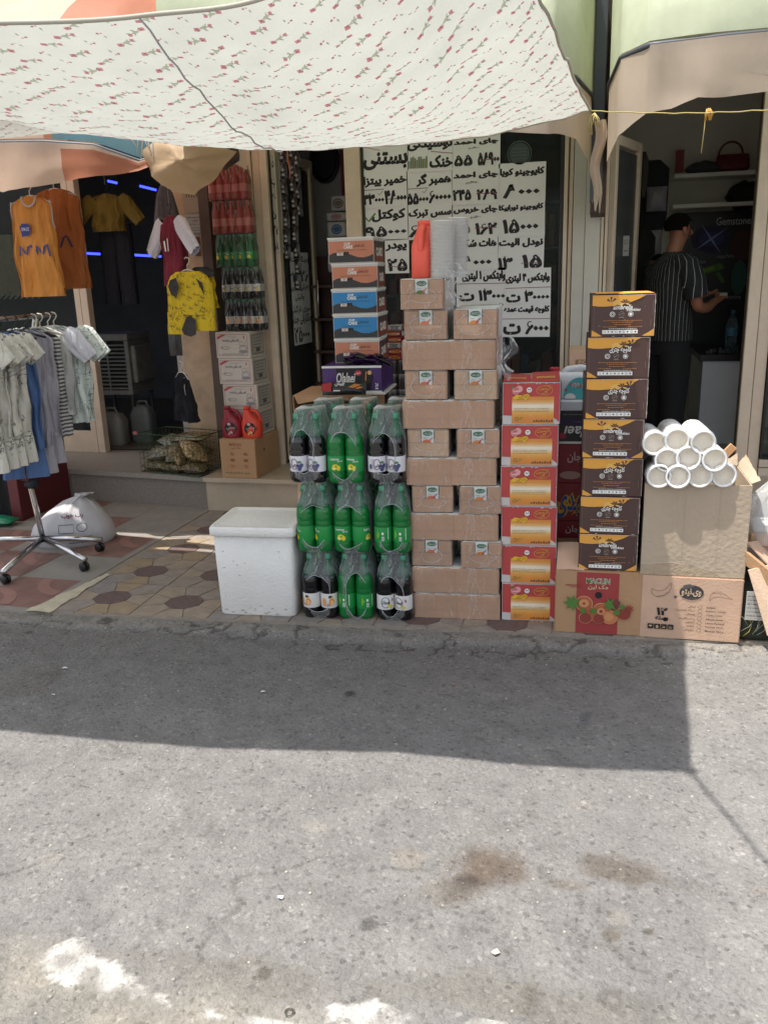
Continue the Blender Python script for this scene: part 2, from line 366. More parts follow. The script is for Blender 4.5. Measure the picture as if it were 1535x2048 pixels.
def road_mat():
    m = bpy.data.materials.new('asphalt'); m.use_nodes = True; n = m.node_tree; b = n.nodes['Principled BSDF']; L = n.links.new
    b.inputs['Roughness'].default_value = .88; b.inputs['Specular IOR Level'].default_value = .25
    at = n.nodes.new('ShaderNodeAttribute'); at.attribute_name = 'tone'; tc = n.nodes.new('ShaderNodeTexCoord')
    wn = n.nodes.new('ShaderNodeTexNoise'); wn.inputs['Scale'].default_value = 60; L(tc.outputs['Object'], wn.inputs['Vector'])
    wm = n.nodes.new('ShaderNodeMixRGB'); wm.blend_type = 'ADD'; wm.inputs[0].default_value = .018; L(tc.outputs['Object'], wm.inputs[1]); L(wn.outputs['Color'], wm.inputs[2])
    def vor(sc):
        v = n.nodes.new('ShaderNodeTexVoronoi'); v.inputs['Scale'].default_value = sc; L(wm.outputs[0], v.inputs['Vector']); return v
    v1, v2 = vor(72), vor(190)
    def ramp(src, pts):
        r = n.nodes.new('ShaderNodeValToRGB'); e = r.color_ramp.elements
        while len(e) > 1: e.remove(e[0])
        e[0].position = pts[0][0]; e[0].color = (*[pts[0][1]]*3, 1)
        for p, c in pts[1:]: q = e.new(p); q.color = (*[c]*3, 1) if not isinstance(c, tuple) else (*c, 1)
        L(src, r.inputs[0]); return r
    bw = n.nodes.new('ShaderNodeSeparateColor'); L(v1.outputs['Color'], bw.inputs[0])
    r1 = ramp(bw.outputs[0], [(0, .60), (.14, .88), (.5, 1.0), (.9, 1.03), (1, 1.30)])
    d1 = ramp(v1.outputs['Distance'], [(0, 1), (.42, 1), (.75, 0)])
    m1 = n.nodes.new('ShaderNodeMixRGB'); m1.inputs[1].default_value = (.95, .95, .95, 1); L(d1.outputs[0], m1.inputs[0]); L(r1.outputs[0], m1.inputs[2])
    bw2 = n.nodes.new('ShaderNodeSeparateColor'); L(v2.outputs['Color'], bw2.inputs[0]); r2 = ramp(bw2.outputs[1], [(0, .84), (.3, 1), (.8, 1.02), (1, 1.14)])
    nz = n.nodes.new('ShaderNodeTexNoise'); nz.inputs['Scale'].default_value = 9; nz.inputs['Detail'].default_value = 9; nz.inputs['Roughness'].default_value = .72; L(tc.outputs['Object'], nz.inputs['Vector'])
    r3 = ramp(nz.outputs[0], [(.25, .74), (.5, 1.0), (.75, 1.16)])
    def mul(a, c):
        x = n.nodes.new('ShaderNodeMixRGB'); x.blend_type = 'MULTIPLY'; x.inputs[0].default_value = 1; L(a, x.inputs[1]); L(c, x.inputs[2]); return x.outputs[0]
    c = mul(mul(mul(at.outputs['Color'], m1.outputs[0]), r2.outputs[0]), r3.outputs[0]); L(c, b.inputs['Base Color'])
    nf = n.nodes.new('ShaderNodeTexNoise'); nf.inputs['Scale'].default_value = 95; nf.inputs['Detail'].default_value = 5; nf.inputs['Roughness'].default_value = .6; L(tc.outputs['Object'], nf.inputs['Vector'])
    hh = n.nodes.new('ShaderNodeMath'); hh.operation = 'MULTIPLY'; hh.inputs[1].default_value = .3; L(d1.outputs[0], hh.inputs[0]); h = n.nodes.new('ShaderNodeMath'); h.operation = 'MULTIPLY_ADD'; L(hh.outputs[0], h.inputs[0]); L(bw.outputs[1], h.inputs[1]); L(nf.outputs[0], h.inputs[2])
    h2 = n.nodes.new('ShaderNodeMath'); h2.operation = 'ADD'; L(h.outputs[0], h2.inputs[0]); L(nz.outputs[0], h2.inputs[1])
    v3 = n.nodes.new('ShaderNodeMath'); v3.operation = 'MULTIPLY_ADD'; v3.inputs[1].default_value = -.12; L(v2.outputs['Distance'], v3.inputs[0]); L(h2.outputs[0], v3.inputs[2])
    bp = n.nodes.new('ShaderNodeBump'); bp.inputs['Strength'].default_value = 1.0; bp.inputs['Distance'].default_value = .007; L(v3.outputs[0], bp.inputs['Height']); L(bp.outputs[0], b.inputs['Normal'])
    return m
ground_sheet('road', -3.4, 1.7, 1.05, 3.75, .0115, road_mat(), road_point)
# the paved pavement: slabs on a mortar bed
GROUT = mat('mortar', '8f8578', .9, var=.2, vs=20, bump=.3, bs=60)
def clip_kerb(x, y): return y > Yk(x)
mb = MB()
xs = [-8+i*.1 for i in range(110)]
mb.add([(x, Yk(x)+.005*math.sin(x*23), -.004) for x in xs]+[(x, 9, -.004) for x in xs]+[(x, Yk(x)+.005*math.sin(x*23), -.05) for x in xs],
       [(i, i+1, 110+i+1, 110+i) for i in range(109)]+[(220+i, 221+i, i+1, i) for i in range(109)], GROUT)
mb.build('pavement_bed', kind='structure')
HEXM = [mat('paver_'+str(i), c, .75, var=.22, vs=14, bump=.25, bs=45) for i, c in enumerate(['8f847a', '968877', '89817a', '96846c'])]
OCT = mat('paver_brown', '695753', .7, var=.3, vs=40, bump=.4, bs=80)
def clip_poly(pts):
    """keep what lies behind the kerb line"""
    out = []
    for i in range(len(pts)):
        a, b = pts[i], pts[(i+1) % len(pts)]; da, db = a[1]-Yk(a[0])-.006, b[1]-Yk(b[0])-.006
        if da >= 0: out.append(a)
        if da*db < 0: t = da/(da-db); out.append((a[0]+(b[0]-a[0])*t, a[1]+(b[1]-a[1])*t))
    return out
def clip_half(pts, f):
    out = []
    for i in range(len(pts)):
        a, b = pts[i], pts[(i+1) % len(pts)]; da, db = f(a), f(b)
        if da >= 0: out.append(a)
        if da*db < 0: t = da/(da-db); out.append((a[0]+(b[0]-a[0])*t, a[1]+(b[1]-a[1])*t))
    return out
def XL(y): return -2.72+.03*(y-4.3)
mb = MB(); rd = random.Random(3); T = .414
def slab(pts, m, shrink=.004, f=None):
    pts = clip_poly(pts)
    if f and len(pts) > 2: pts = clip_half(pts, f)
    if len(pts) < 3: return
    cx = sum(p[0] for p in pts)/len(pts); cy = sum(p[1] for p in pts)/len(pts); z = rd.uniform(-.0008, .0012)
    q = []
    for x, y in pts:
        L = math.hypot(x-cx, y-cy) or 1; k = max(0, L-shrink)/L; q.append((cx+(x-cx)*k, cy+(y-cy)*k, z))
    n = len(q); V = q+[(x, y, -.006) for x, y, _ in q]
    mb.add(V, [tuple(range(n))]+[(n+i, n+(i+1) % n, (i+1) % n, i) for i in range(n)], m)
for i in range(0, 12):
    for j in range(-2, 6):
        cx = -2.42+T*i; cy = 4.15+T*j; h = T/2; f = lambda p: p[0]-XL(p[1])-.03
        rot = .02; O = []
        for k in range(8):
            a = R(22.5+45*k); O.append((.098*math.cos(a)*1.02, .098*math.sin(a)))
        def W(p): return (cx+p[0]*math.cos(rot)-p[1]*math.sin(rot), cy+p[0]*math.sin(rot)+p[1]*math.cos(rot))
        slab([W(p) for p in O], OCT, .003, f)
        # eight stones round the octagon
        E = [(h, .085), (.085, h), (-.085, h), (-h, .085), (-h, -.085), (-.085, -h), (.085, -h), (h, -.085)]
        C = [(h, h), None, (-h, h), None, (-h, -h), None, (h, -h), None]
        for k in range(8):
            a, b = O[k], O[(k+1) % 8]; ea, eb = E[k], E[(k+1) % 8]
            q = [a, ea]+([C[k]] if C[k] else [])+[eb, b]
            slab([W(p) for p in q], HEXM[rd.choice([0, 0, 1, 2, 2, 3]) if C[k] else rd.choice([0, 1, 1, 3])], .005, f)
mb.build('pavement', kind='structure')
# the checkered pavement in front of the clothes shop
RED = mat('tile_red', '84655c', .5, var=.22, vs=9, bump=.05, bs=30); RED2 = mat('tile_red_arc', '957065', .5, var=.15, vs=12)
GREY = mat('tile_grey', '8f8a82', .5, var=.16, vs=7, bump=.05, bs=30); GRY2 = mat('tile_grey_arc', '989288', .5, var=.15, vs=12)
mb = MB(); A = Vector((-2.69, 5.16)); ux = Vector((.9985, -.03)); uy = Vector((.03, .9985)); T2 = .408
for i in range(-12, 0):
    for j in range(-5, 3):
        o = A+ux*(i*T2)+uy*(j*T2); red = (i+j) % 2 == 1
        if i == -1 and j >= 0: red = False
        q = [o, o+ux*T2, o+ux*T2+uy*T2, o+uy*T2]; slab([(p.x, p.y) for p in q], RED if red else GREY, .002)
        if red and o.y > Yk(o.x)+.02:
            for (ax, ay, a0) in ((0, 0, 0), (T2, T2, 180)):
                c = o+ux*ax+uy*ay; r0, r1 = .17, .235
                V = []
                for k in range(13):
                    a = R(a0+4+82*k/12)
                    for rr in (r0, r1): p = c+ux*(rr*math.cos(a))+uy*(rr*math.sin(a)); V.append((p.x, p.y, .0022))
                mb.add(V, [(2*k, 2*k+1, 2*k+3, 2*k+2) for k in range(12)], RED2)
slab([(XL(3.3)-.0, 3.3), (XL(3.3)+.05, 3.3), (XL(5.6)+.04, 5.6), (XL(5.6), 5.6)], GREY, .003)
mb.build('tiled_pavement', kind='structure')
# a smear of dried mortar over the joint between the two
mb = MB(); MORT = mat('dried_mortar', 'bdb39c', .9, var=.18, vs=18, bump=.5, bs=50)
a = G(215, 1150); b = G(75, 1225); V = []
for k in range(25):
    t = k/24; c = a.lerp(b, t)+Vector((.0, 0, 0)); wd = (.018+.05*t)*(1+.5*noise.noise(Vector((t*6, 0, 2)))); 
    c.y = max(c.y, Yk(c.x)-.04)
    V += [(c.x-wd+.01*N(t, 0, 17), c.y, .004), (c.x, c.y, .009), (c.x+wd+.012*N(t, 5, 17), c.y, .004)]
mb.add(V, [(3*k, 3*k+1, 3*k+4, 3*k+3) for k in range(24)]+[(3*k+1, 3*k+2, 3*k+5, 3*k+4) for k in range(24)], MORT, True)
mb.build('mortar_smear', kind='structure')
# loose grit on the road
mb = MB(); rd = random.Random(11); ST = [mat('grit_'+str(i), c, .85, var=.2, vs=60) for i, c in enumerate(['8f8a82', '7b7873', '67645f', 'a09a8e'])]
def pebble(x, y, r, m, z0=None):
    z = z0 if z0 is not None else road_point(x, y)[0]; V = []; ph = rd.uniform(0, 6)
    for k, (zz, s) in enumerate(((-.3, .8), (.15, 1), (.55, .6))):
        for i in range(6): a = ph+i*math.pi/3; q = r*s*rd.uniform(.75, 1.15); V.append((x+q*math.cos(a), y+q*math.sin(a)*.9, z+zz*r*.9))
    mb.add(V, [(k*6+i, k*6+(i+1) % 6, k*6+6+(i+1) % 6, k*6+6+i) for k in range(2) for i in range(6)]+[(12, 13, 14, 15, 16, 17)], m, True)
for _ in range(2600):
    x, y = rd.uniform(-3.1, 1.2), 0
    u = rd.random(); y = rd.uniform(1.2, 3.5) if u < .5 else (Yk(x)-abs(rd.gauss(.1, .07)) if u < .85 else rd.uniform(1.2, 2.0)-.3*(x+.5)*.5)
    if y < 1.1 or y > 3.7: continue
    pebble(x, y, rd.choice([.0015, .002, .003, .003, .005])*rd.uniform(.7, 1.3), rd.choice(ST))
tag(mb.build('road_grit'), kind='stuff', label='loose grit and small stones scattered over the worn road', cat='gravel')
# scraps of litter
for px, py, wpx, lab, hx in [(130, 1337, 16, 'torn white paper scrap lying on the shaded road, far left, largest', 'd8d8dc'), (107, 1390, 9, 'small white scrap on the shaded road just below the largest scrap', 'd8d8dc'), (527, 1386, 14, 'short pale cigarette butt on the shaded road below the foam box', 'd9d6cc'), (560, 1797, 12, 'thin white sliver lying on the sunlit road left of centre', 'e6e3dc'), (991, 1908, 14, 'cream triangular chip on the sunlit road near the bottom edge', 'dccfae'), (905, 1371, 7, 'tiny orange flake on the shaded road in front of the juice cartons', 'c77a45')]:
    g = G(px, py, GZ); z = road_point(g.x, g.y)[0]; a = wpx/640; mb = MB(); q = rd.uniform(0, 3)
    pts = [(g.x+a*rd.uniform(.35, .6)*math.cos(q+k*1.05), g.y+a*rd.uniform(.25, .5)*math.sin(q+k*1.05), z+.004+rd.uniform(0, .006)) for k in range(6)]
    mb.add(pts+[(x, y, zz-.0015) for x, y, zz in pts], [tuple(range(6)), tuple(range(11, 5, -1))]+[(i, 6+i, 6+(i+1) % 6, (i+1) % 6) for i in range(6)], mat('scrap_'+hx, hx, .8))
    tag(mb.build('paper_scrap' if 'butt' not in lab else 'cigarette_butt'), lab, 'litter')
g = G(578, 2022, GZ); mb = MB(); z = road_point(g.x, g.y)[0]
mb.tube([(g.x+.012*math.cos(a*.5)*(1-.02*a), g.y+.012*math.sin(a*.5)*(1-.02*a), z+.004) for a in range(22)], .0012, mat('wire_rust', '5d5750', .5, .6)); mb.build('wire_coil', label='tiny coil of dark wire on the road at the bottom edge', cat='litter')
# ================================================================== STEPS
TERR = mat('terrazzo', '827a70', .8, var=.35, vs=120, bump=.2, bs=160); TERT = mat('terrazzo_top', '8c867c', .6, var=.2, vs=60)
MARB = mat('marble_beige', 'b5a691', .35, var=.16, vs=4)
mb = MB(); q = [(-9, 6.05), (-4.04, 5.60), (-2.66, 5.44), (-2.66, 12), (-9, 12)]
def prism(mb, q, z0, z1, m, mt=None):
    n = len(q); mb.add([(x, y, z0) for x, y in q]+[(x, y, z1) for x, y in q], [(i, (i+1) % n, n+(i+1) % n, n+i) for i in range(n)], m)
    mb.add([(x, y, z1) for x, y in q], [tuple(range(n))], mt or m)
prism(mb, [(x, y+(.03 if y < 7 else 0)) for x, y in q], -.02, .205, TERR)
prism(mb, q, .2055, .24, TERT)
mb.build('shop_step', kind='structure')
mb = MB(); prism(mb, [(-2.655, 5.43), (6, 5.43), (6, 12), (-2.655, 12)], -.02, .22, MARB); prism(mb, [(-2.655, 5.385), (6, 5.385), (6, 12), (-2.655, 12)], .2205, .25, MARB)
mb.build('marble_platform', kind='structure')
# ================================================================== BUILDING
FL = .24
bld = thing('shop_building', 'row of small shop fronts with cream frames and a beige marble pillar', 'building', (-.8, 5.9, FL))
def bw(mb, name, t, **kw):
    o = mb.build(name, t, **kw); o.location = -Vector(t.location); return o
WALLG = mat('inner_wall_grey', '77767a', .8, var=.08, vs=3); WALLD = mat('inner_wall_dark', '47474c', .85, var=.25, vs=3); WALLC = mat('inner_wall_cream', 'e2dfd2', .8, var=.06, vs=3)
STUC = mat('stucco', 'a79c8b', .9, var=.12, vs=6, bump=.3, bs=60)
def room(name, x0, x1, y0, y1, z1, m, mf, mc=None):
    mb = MB(); t = .05
    mb.box(x0-t, x0, y0, y1+t, FL, z1, m); mb.box(x1, x1+t, y0, y1+t, FL, z1, m); mb.box(x0, x1, y1, y1+t, FL, z1, m)
    mb.box(x0-t, x1+t, y0, y1+t, z1, z1+.05, mc or m); mb.box(x0, x1, y0, y1, FL+.012, FL+.016, mf)
    bw(mb, name, bld)
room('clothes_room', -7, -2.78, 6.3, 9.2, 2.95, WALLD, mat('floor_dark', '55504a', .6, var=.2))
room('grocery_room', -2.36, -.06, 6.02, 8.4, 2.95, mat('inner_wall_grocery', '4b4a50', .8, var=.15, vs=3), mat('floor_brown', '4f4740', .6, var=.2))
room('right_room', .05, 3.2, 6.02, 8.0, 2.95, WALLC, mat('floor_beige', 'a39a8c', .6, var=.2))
mb = MB(); mb.box(-9, 6, 5.92, 6.0, 2.78, 5.2, STUC); bw(mb, 'upper_wall', bld)
mb = MB(); mb.box(-2.96, -2.712, 5.86, 6.25, FL, 2.9, mat('marble_pillar', 'ba9f80', .35, var=.32, vs=5), .004); bw(mb, 'marble_pillar', bld)
mb = MB(); mb.box(-3.03, -2.965, 5.9, 6.2, FL, 2.9, mat('board_pale', 'a49d90', .6, var=.1), .003); bw(mb, 'pillar_board', bld)
mb = MB(); mb.box(-2.708, -2.63, 5.80, 5.93, FL, 2.35, mat('wood_dark', '59483e', .5, var=.2, vs=12), .004); bw(mb, 'corner_post', bld)
mb = MB(); mb.box(-2.628, -2.39, 5.95, 6.2, FL, 2.9, mat('side_wall', '8e8880', .7, var=.1)); bw(mb, 'side_wall', bld)
def upright(x0, x1, y0, y1, z0, z1, ribs, name='door_post', m=CREAM):
    mb = MB(); n = ribs; wd = (x1-x0)/n
    for i in range(n):
        dy = .018*(i % 2); mb.box(x0+i*wd+.003, x0+(i+1)*wd-.003, y0+dy, y1, z0, z1, m, .004)
    mb.box(x0+.001, x1-.001, y0+.03, y1-.002, z0, z1-.002, mat('groove', '4d463d', .7))
    return bw(mb, name, bld)
upright(-2.385, -2.205, 5.86, 5.97, FL, 2.85, 3)
upright(-1.665, -1.55, 5.86, 5.97, FL, 2.85, 1, 'window_post')
upright(-.222, -.160, 5.86, 5.97, FL, 2.85, 2, 'window_post')
mb = MB(); mb.box(-.158, -.082, 5.85, 6.0, FL, 2.8, mat('pillar_white', 'c9c4ba', .5, var=.06), .003); mb.box(-.080, .012, 5.84, 6.0, FL, 2.8, mat('pillar_white', 'c9c4ba'), .003); bw(mb, 'white_pillar', bld)
upright(.012, .062, 5.86, 5.97, FL, 2.8, 2)
upright(.925, 1.075, 5.86, 5.97, FL, 2.8, 2)
mb = MB()
for a, b in ((-2.2, -1.665), (-1.55, -.222), (.062, .925), (1.075, 3)): mb.box(a, b, 5.87, 5.96, 2.62, 2.85, CREAM, .004)
bw(mb, 'lintel', bld)
# grocery window
mb = MB(); mb.box(-1.55, -.222, 5.88, 5.96, FL, .42, CREAM, .004); mb.box(-1.548, -1.535, 5.885, 5.95, .42, 2.62, BLACK); mb.box(-.245, -.224, 5.885, 5.95, .42, 2.62, BLACK)
fr = bw(mb, 'window_frame', bld)
mb = MB(); mb.box(-1.535, -.245, 5.905, 5.911, .42, 2.62, GLASS); mb.build('pane', fr)
# left dark shop window and its leaning jamb
mb = MB(); mb.bar((-3.93, 6.22, FL), (-3.93, 6.22, 2.9), .075, .06, CREAM, up=(1, 0, 0), bev=.004); mb.bar((-3.99, 6.2, FL), (-3.99, 6.2, 2.9), .03, .05, CREAM, up=(1, 0, 0), bev=.003)
mb.box(-7, -4.0, 6.2, 6.24, FL, .42, CREAM, .003); mb.box(-7, -3.0, 6.22, 6.28, 2.6, 2.95, CREAM, .003); j = bw(mb, 'shop_window_frame', bld)
mb = MB(); mb.box(-6.9, -4.02, 6.21, 6.216, .42, 2.6, GLASS); mb.build('pane', j)
# right shop window
mb = MB(); mb.box(1.075, 3, 5.86, 5.96, FL, .30, CREAM, .003); mb.box(1.075, 3, 5.855, 5.965, .305, .355, CREAM, .004); mb.box(1.076, 1.092, 5.865, 5.95, .36, 2.62, BLACK); mb.box(1.092, 3, 5.865, 5.95, .357, .372, BLACK); f2 = bw(mb, 'window_frame', bld)
mb = MB(); mb.box(1.092, 3, 5.90, 5.905, .372, 2.62, GLASS); mb.build('pane', f2)
mb = MB(); SH = mat('shelf_cream', 'b6b19a', .6, var=.05)
mb.box(1.10, 3, 6.55, 6.56, FL, 2.6, SH)
for z in (.42, .72, 1.17, 1.62, 2.05): mb.box(1.10, 3, 6.05, 6.549, z, z+.03, SH)
mb.box(1.16, 1.19, 6.02, 6.05, .42, 2.6, SH); bw(mb, 'display_shelves', bld)
# doors that stand open
def leaf(name, a, b, z0, z1, fr, parent, stile=.055):
    a, b = Vector((*a, 0)), Vector((*b, 0)); d = (b-a).normalized(); L = (b-a).length; mb = MB()
    for s0 in (stile/2, L-stile/2): p = a+d*s0; mb.bar(p+Vector((0, 0, z0)), p+Vector((0, 0, z1)), stile, .045, CREAM, up=tuple(d.cross(Vector((0, 0, 1)))), bev=.004)
    for z, h in ((z0+.05, .10), (z1-.03, .06)): p0 = a+d*stile; p1 = b-d*stile; mb.bar(p0+Vector((0, 0, z)), p1+Vector((0, 0, z)), .04, h, CREAM, bev=.003)
    o = bw(mb, name, parent); mb = MB(); p0 = a+d*stile; p1 = b-d*stile
    mb.bar(p0+Vector((0, 0, (z0+z1)/2)), p1+Vector((0, 0, (z0+z1)/2)), .006, z1-z0-.16, clear('door_glass', (.55, .58, .56), .22, .25, white=(.16, .165, .16))); mb.build('pane', o)
    mb = MB(); h = b-d*.03+Vector((-d.y, d.x, 0))*-.04; mb.tube([h+Vector((0, 0, 1.0)), h+Vector((.012, -.03, 1.03)), h+Vector((.012, -.03, 1.25)), h+Vector((0, 0, 1.28))], .008, mat('handle_black', '1b1b1b', .4)); mb.build('handle', o); return o
LA, LB = (-2.195, 5.93), (-2.150, 6.62)
leaf('glass_door', LA, LB, .27, 2.44, .05, bld)
leaf('glass_door', (.075, 5.93), (.255, 6.5), .27, 2.40, .05, bld)
# ================================================================== AWNINGS
def AW(name, hexs, tr=.45, v=.12): return mat(name, hexs, .6, var=v, vs=2.2, bump=.15, bs=12, trans=tr)
AG, AGD, AB = AW('canvas_green', 'abc5a4', .28), AW('canvas_green_pale', 'c9cfb0', .28, v=.2), AW('canvas_beige', 'd9c6b1', .5)
AO, AP, AT = AW('canvas_orange', 'bf7c5e', .4), AW('canvas_peach', 'dcc0aa', .4), AW('canvas_teal', '5f8790', .3)
PIPE = mat('awning_pipe', '43464a', .5, .4)
def awning(label, bar, drop, msk, mval, h=.95, back=5.86, nseg=6, matf=None, valf=None, jag=.012, seed=0, group='canvas awnings over the shop fronts'):
    """bar: front rail points; drop: valance depth at each; a quarter-barrel hood behind"""
    t = thing('awning', label, 'awning', tuple(Vector(bar[len(bar)//2])), group=group)
    fine = []
    for i in range(len(bar)-1):
        for k in range(nseg): f = k/nseg; fine.append((Vector(bar[i]).lerp(Vector(bar[i+1]), f), drop[i]+(drop[i+1]-drop[i])*f))
    fine.append((Vector(bar[-1]), drop[-1])); n = len(fine)
    mb = MB(); mb.tube([p for p, _ in fine], .014, PIPE); bw(mb, 'front_rail', t)
    mb = MB(); M_ = 12; V = []
    for p, _ in fine:
        for k in range(M_+1):
            a = k/M_*math.pi/2; x = p.x; y = p.y+(back-p.y)*(1-math.cos(a)); z = p.z+h*math.sin(a)+.02
            sg = -.03*math.sin(a*2)*abs(math.sin(p.x*4.2)); q = noise.noise(Vector((x*4+seed, k*.5, seed)))*.018
            V.append((x, y+q, z+sg))
    for i in range(n-1):
        for k in range(M_):
            m = matf(fine[i][0].x, k) if matf else msk
            mb.f.append((i*(M_+1)+k, (i+1)*(M_+1)+k, (i+1)*(M_+1)+k+1, i*(M_+1)+k+1)); mb.mi.append(mb.mid(m)); mb.sm.append(True)
    mb.v = V; bw(mb, 'hood', t)
    mb = MB(); V = []; K = 7
    for i, (p, d) in enumerate(fine):
        for k in range(K+1):
            f = k/K; wv = .02*f*math.sin(p.x*17+seed)+.022*f*noise.noise(Vector((p.x*6, seed, f*2)))
            dd = d*(1+jag*6*noise.noise(Vector((p.x*9, seed*2, 0)))*(f == 1)); V.append((p.x+.01*noise.noise(Vector((p.x*9, 2, f))), p.y-.016+wv, p.z-dd*f))
    for i in range(n-1):
        for k in range(K):
            m = valf(fine[i][0].x, k) if valf else mval
            mb.f.append((i*(K+1)+k, i*(K+1)+k+1, (i+1)*(K+1)+k+1, (i+1)*(K+1)+k)); mb.mi.append(mb.mid(m)); mb.sm.append(True)
    mb.v = V; bw(mb, 'valance', t); return t
awning('green canvas awning with beige valance, rightmost, above the shop door with the man', [(.034, 5.5, 2.42), (.03, 4.75, 2.46), (.075, 4.42, 2.51), (.19, 4.27, 2.52), (.5, 4.25, 2.525), (1.6, 4.25, 2.53)], [.3, .36, .33, .27, .23, .22], AG, AB, seed=4, matf=lambda x, k: AGD if (x < .55 or k < 3) else AG)
awning('green canvas awning with torn beige valance hanging behind the flowered cloth', [(-2.2, 5.5, 2.62), (-2.19, 4.4, 2.76), (-2.05, 4.12, 2.80), (-1.6, 4.15, 2.76), (-.8, 4.3, 2.6), (-.24, 4.4, 2.51), (-.12, 4.62, 2.47), (-.06, 4.9, 2.45), (-.055, 5.5, 2.44)], [.35, .4, .45, .48, .36, .30, .26, .32, .3], AG, AB, seed=9, matf=lambda x, k: AGD if (k < 5 or x < -1.9) else AG)
awning('faded orange canvas awning with peach valance above the clothes shop', [(-5.2, 4.5, 2.37), (-3.4, 4.5, 2.37), (-3.27, 4.5, 2.37), (-3.0, 4.52, 2.36), (-2.72, 4.56, 2.33), (-2.48, 4.62, 2.24), (-2.15, 4.75, 2.35)], [.2, .22, .26, .22, .16, .05, .05], AP, AP, h=1.05, seed=2, matf=lambda x, k: AT if (x > -2.98 and k < 2) else (AO if x > -3.02 else AP), valf=lambda x, k: AO if (x > -2.95 and k > 0) else AP)  # last rail point is added: extends the awning to block sun leaking through the gap
# torn strip at the awning's right corner
mb = MB(); c = P(1200, 260, 4.75)
def strip(u, v): return Vector((c.x-.035+.06*u+.012*math.sin(v*9)-.02*v*u, 4.78+.02*math.sin(u*6+v*3), c.z+.05-.40*v+(.05*math.sin(u*11) if v == 1 else 0)))
mb.grid(strip, 6, 14, AB); mb.build('torn_canvas', label='torn beige canvas strip dangling at the awning corner beside the white pillar', cat='canvas')
# gathered beige cloth tied up at the marble pillar
mb = MB(); k0 = [(283, 303), (335, 268), (400, 282), (470, 302), (445, 340), (418, 368), (388, 390), (350, 384), (300, 352)]
ctr = P(370, 325, 4.55); V = [ctr+Vector((0, -.10, 0))]; rr = 5; n = len(k0)*4
for r_ in range(1, rr+1):
    for i in range(n):
        a = k0[i//4]; b = k0[(i//4+1) % len(k0)]; f = (i % 4)/4; e = P(a[0]+(b[0]-a[0])*f, a[1]+(b[1]-a[1])*f, 4.6)
        t = r_/rr; p = ctr.lerp(e, t); p.y = 4.6-.10*(1-t*t)+.022*math.sin(i*.9+r_*.7)*t+.02*noise.noise(p*9); V.append(p)
F = [(0, 1+(i+1) % n, 1+i) for i in range(n)]+[(1+(r_-1)*n+i, 1+(r_-1)*n+(i+1) % n, 1+r_*n+(i+1) % n, 1+r_*n+i) for r_ in range(1, rr) for i in range(n)]
mb.add(V, F, AW('canvas_knot', 'cdb08c', .45), True); kn = thing('canvas_bundle', 'gathered beige canvas corner tied up in front of the marble pillar', 'canvas', tuple(P(370, 390, 4.6)))
bw(mb, 'canvas', kn)
mb = MB(); BR = mat('canvas_brown', '5d4c42', .7, var=.2, vs=14)
for i in range(9): a = P(392+i*9, 278+i*.8, 4.72+.03*(i % 3)); b = P(452+i*3, 338-i*2.2, 4.9); mb.tube([a, a.lerp(b, .5)+Vector((0, .02, -.015)), b], [.022, .019, .009], BR, 6)
bw(mb, 'folds', kn)
mb = MB()
for i in range(6): a = P(262+i*9, 258+i*2, 4.3); mb.tube([a, a+Vector((.01*math.sin(i), 0, -.05)), a+Vector((.02*math.cos(i*2), .01, -.09-.02*(i % 3)))], .0035, mat('thread', 'cfcabd', .8), 5)
mb.build('frayed_threads', label='frayed white threads hanging from the far hem of the flowered cloth', cat='threads')
# pole between the awnings, blue sign
mb = MB(); a = P(1207, -60, 5.2); b = P(1207, 330, 5.2); mb.box(a.x-.035, a.x+.03, 5.17, 5.23, 1.95, 3.6, mat('pole_grey', '4f5257', .5, .3, var=.1), .004); mb.build('awning_pole', label='dark grey square pole in the gap between the two green awnings', cat='pole')
mb = MB(); mb.box(-.05, .035, 5.35, 5.8, 1.9, 3.5, mat('brown_panel', '4a3a33', .7, var=.1), .003); mb.build('brown_panel', label='dark brown panel behind the pole between the green awnings', cat='panel')
mb = MB(); mb.box(-3.36, -2.93, 5.62, 5.68, 3.05, 3.75, mat('sign_blue', '2f6f9c', .4, var=.06), .003); mb.box(-3.375, -3.36, 5.60, 5.70, 3.03, 3.77, PIPE); mb.box(-2.93, -2.85, 5.60, 5.70, 3.03, 3.77, mat('sign_brown', '8a5a4a', .6)); mb.build('blue_sign_board', label='plain blue sign board behind the top of the cloth', cat='sign')
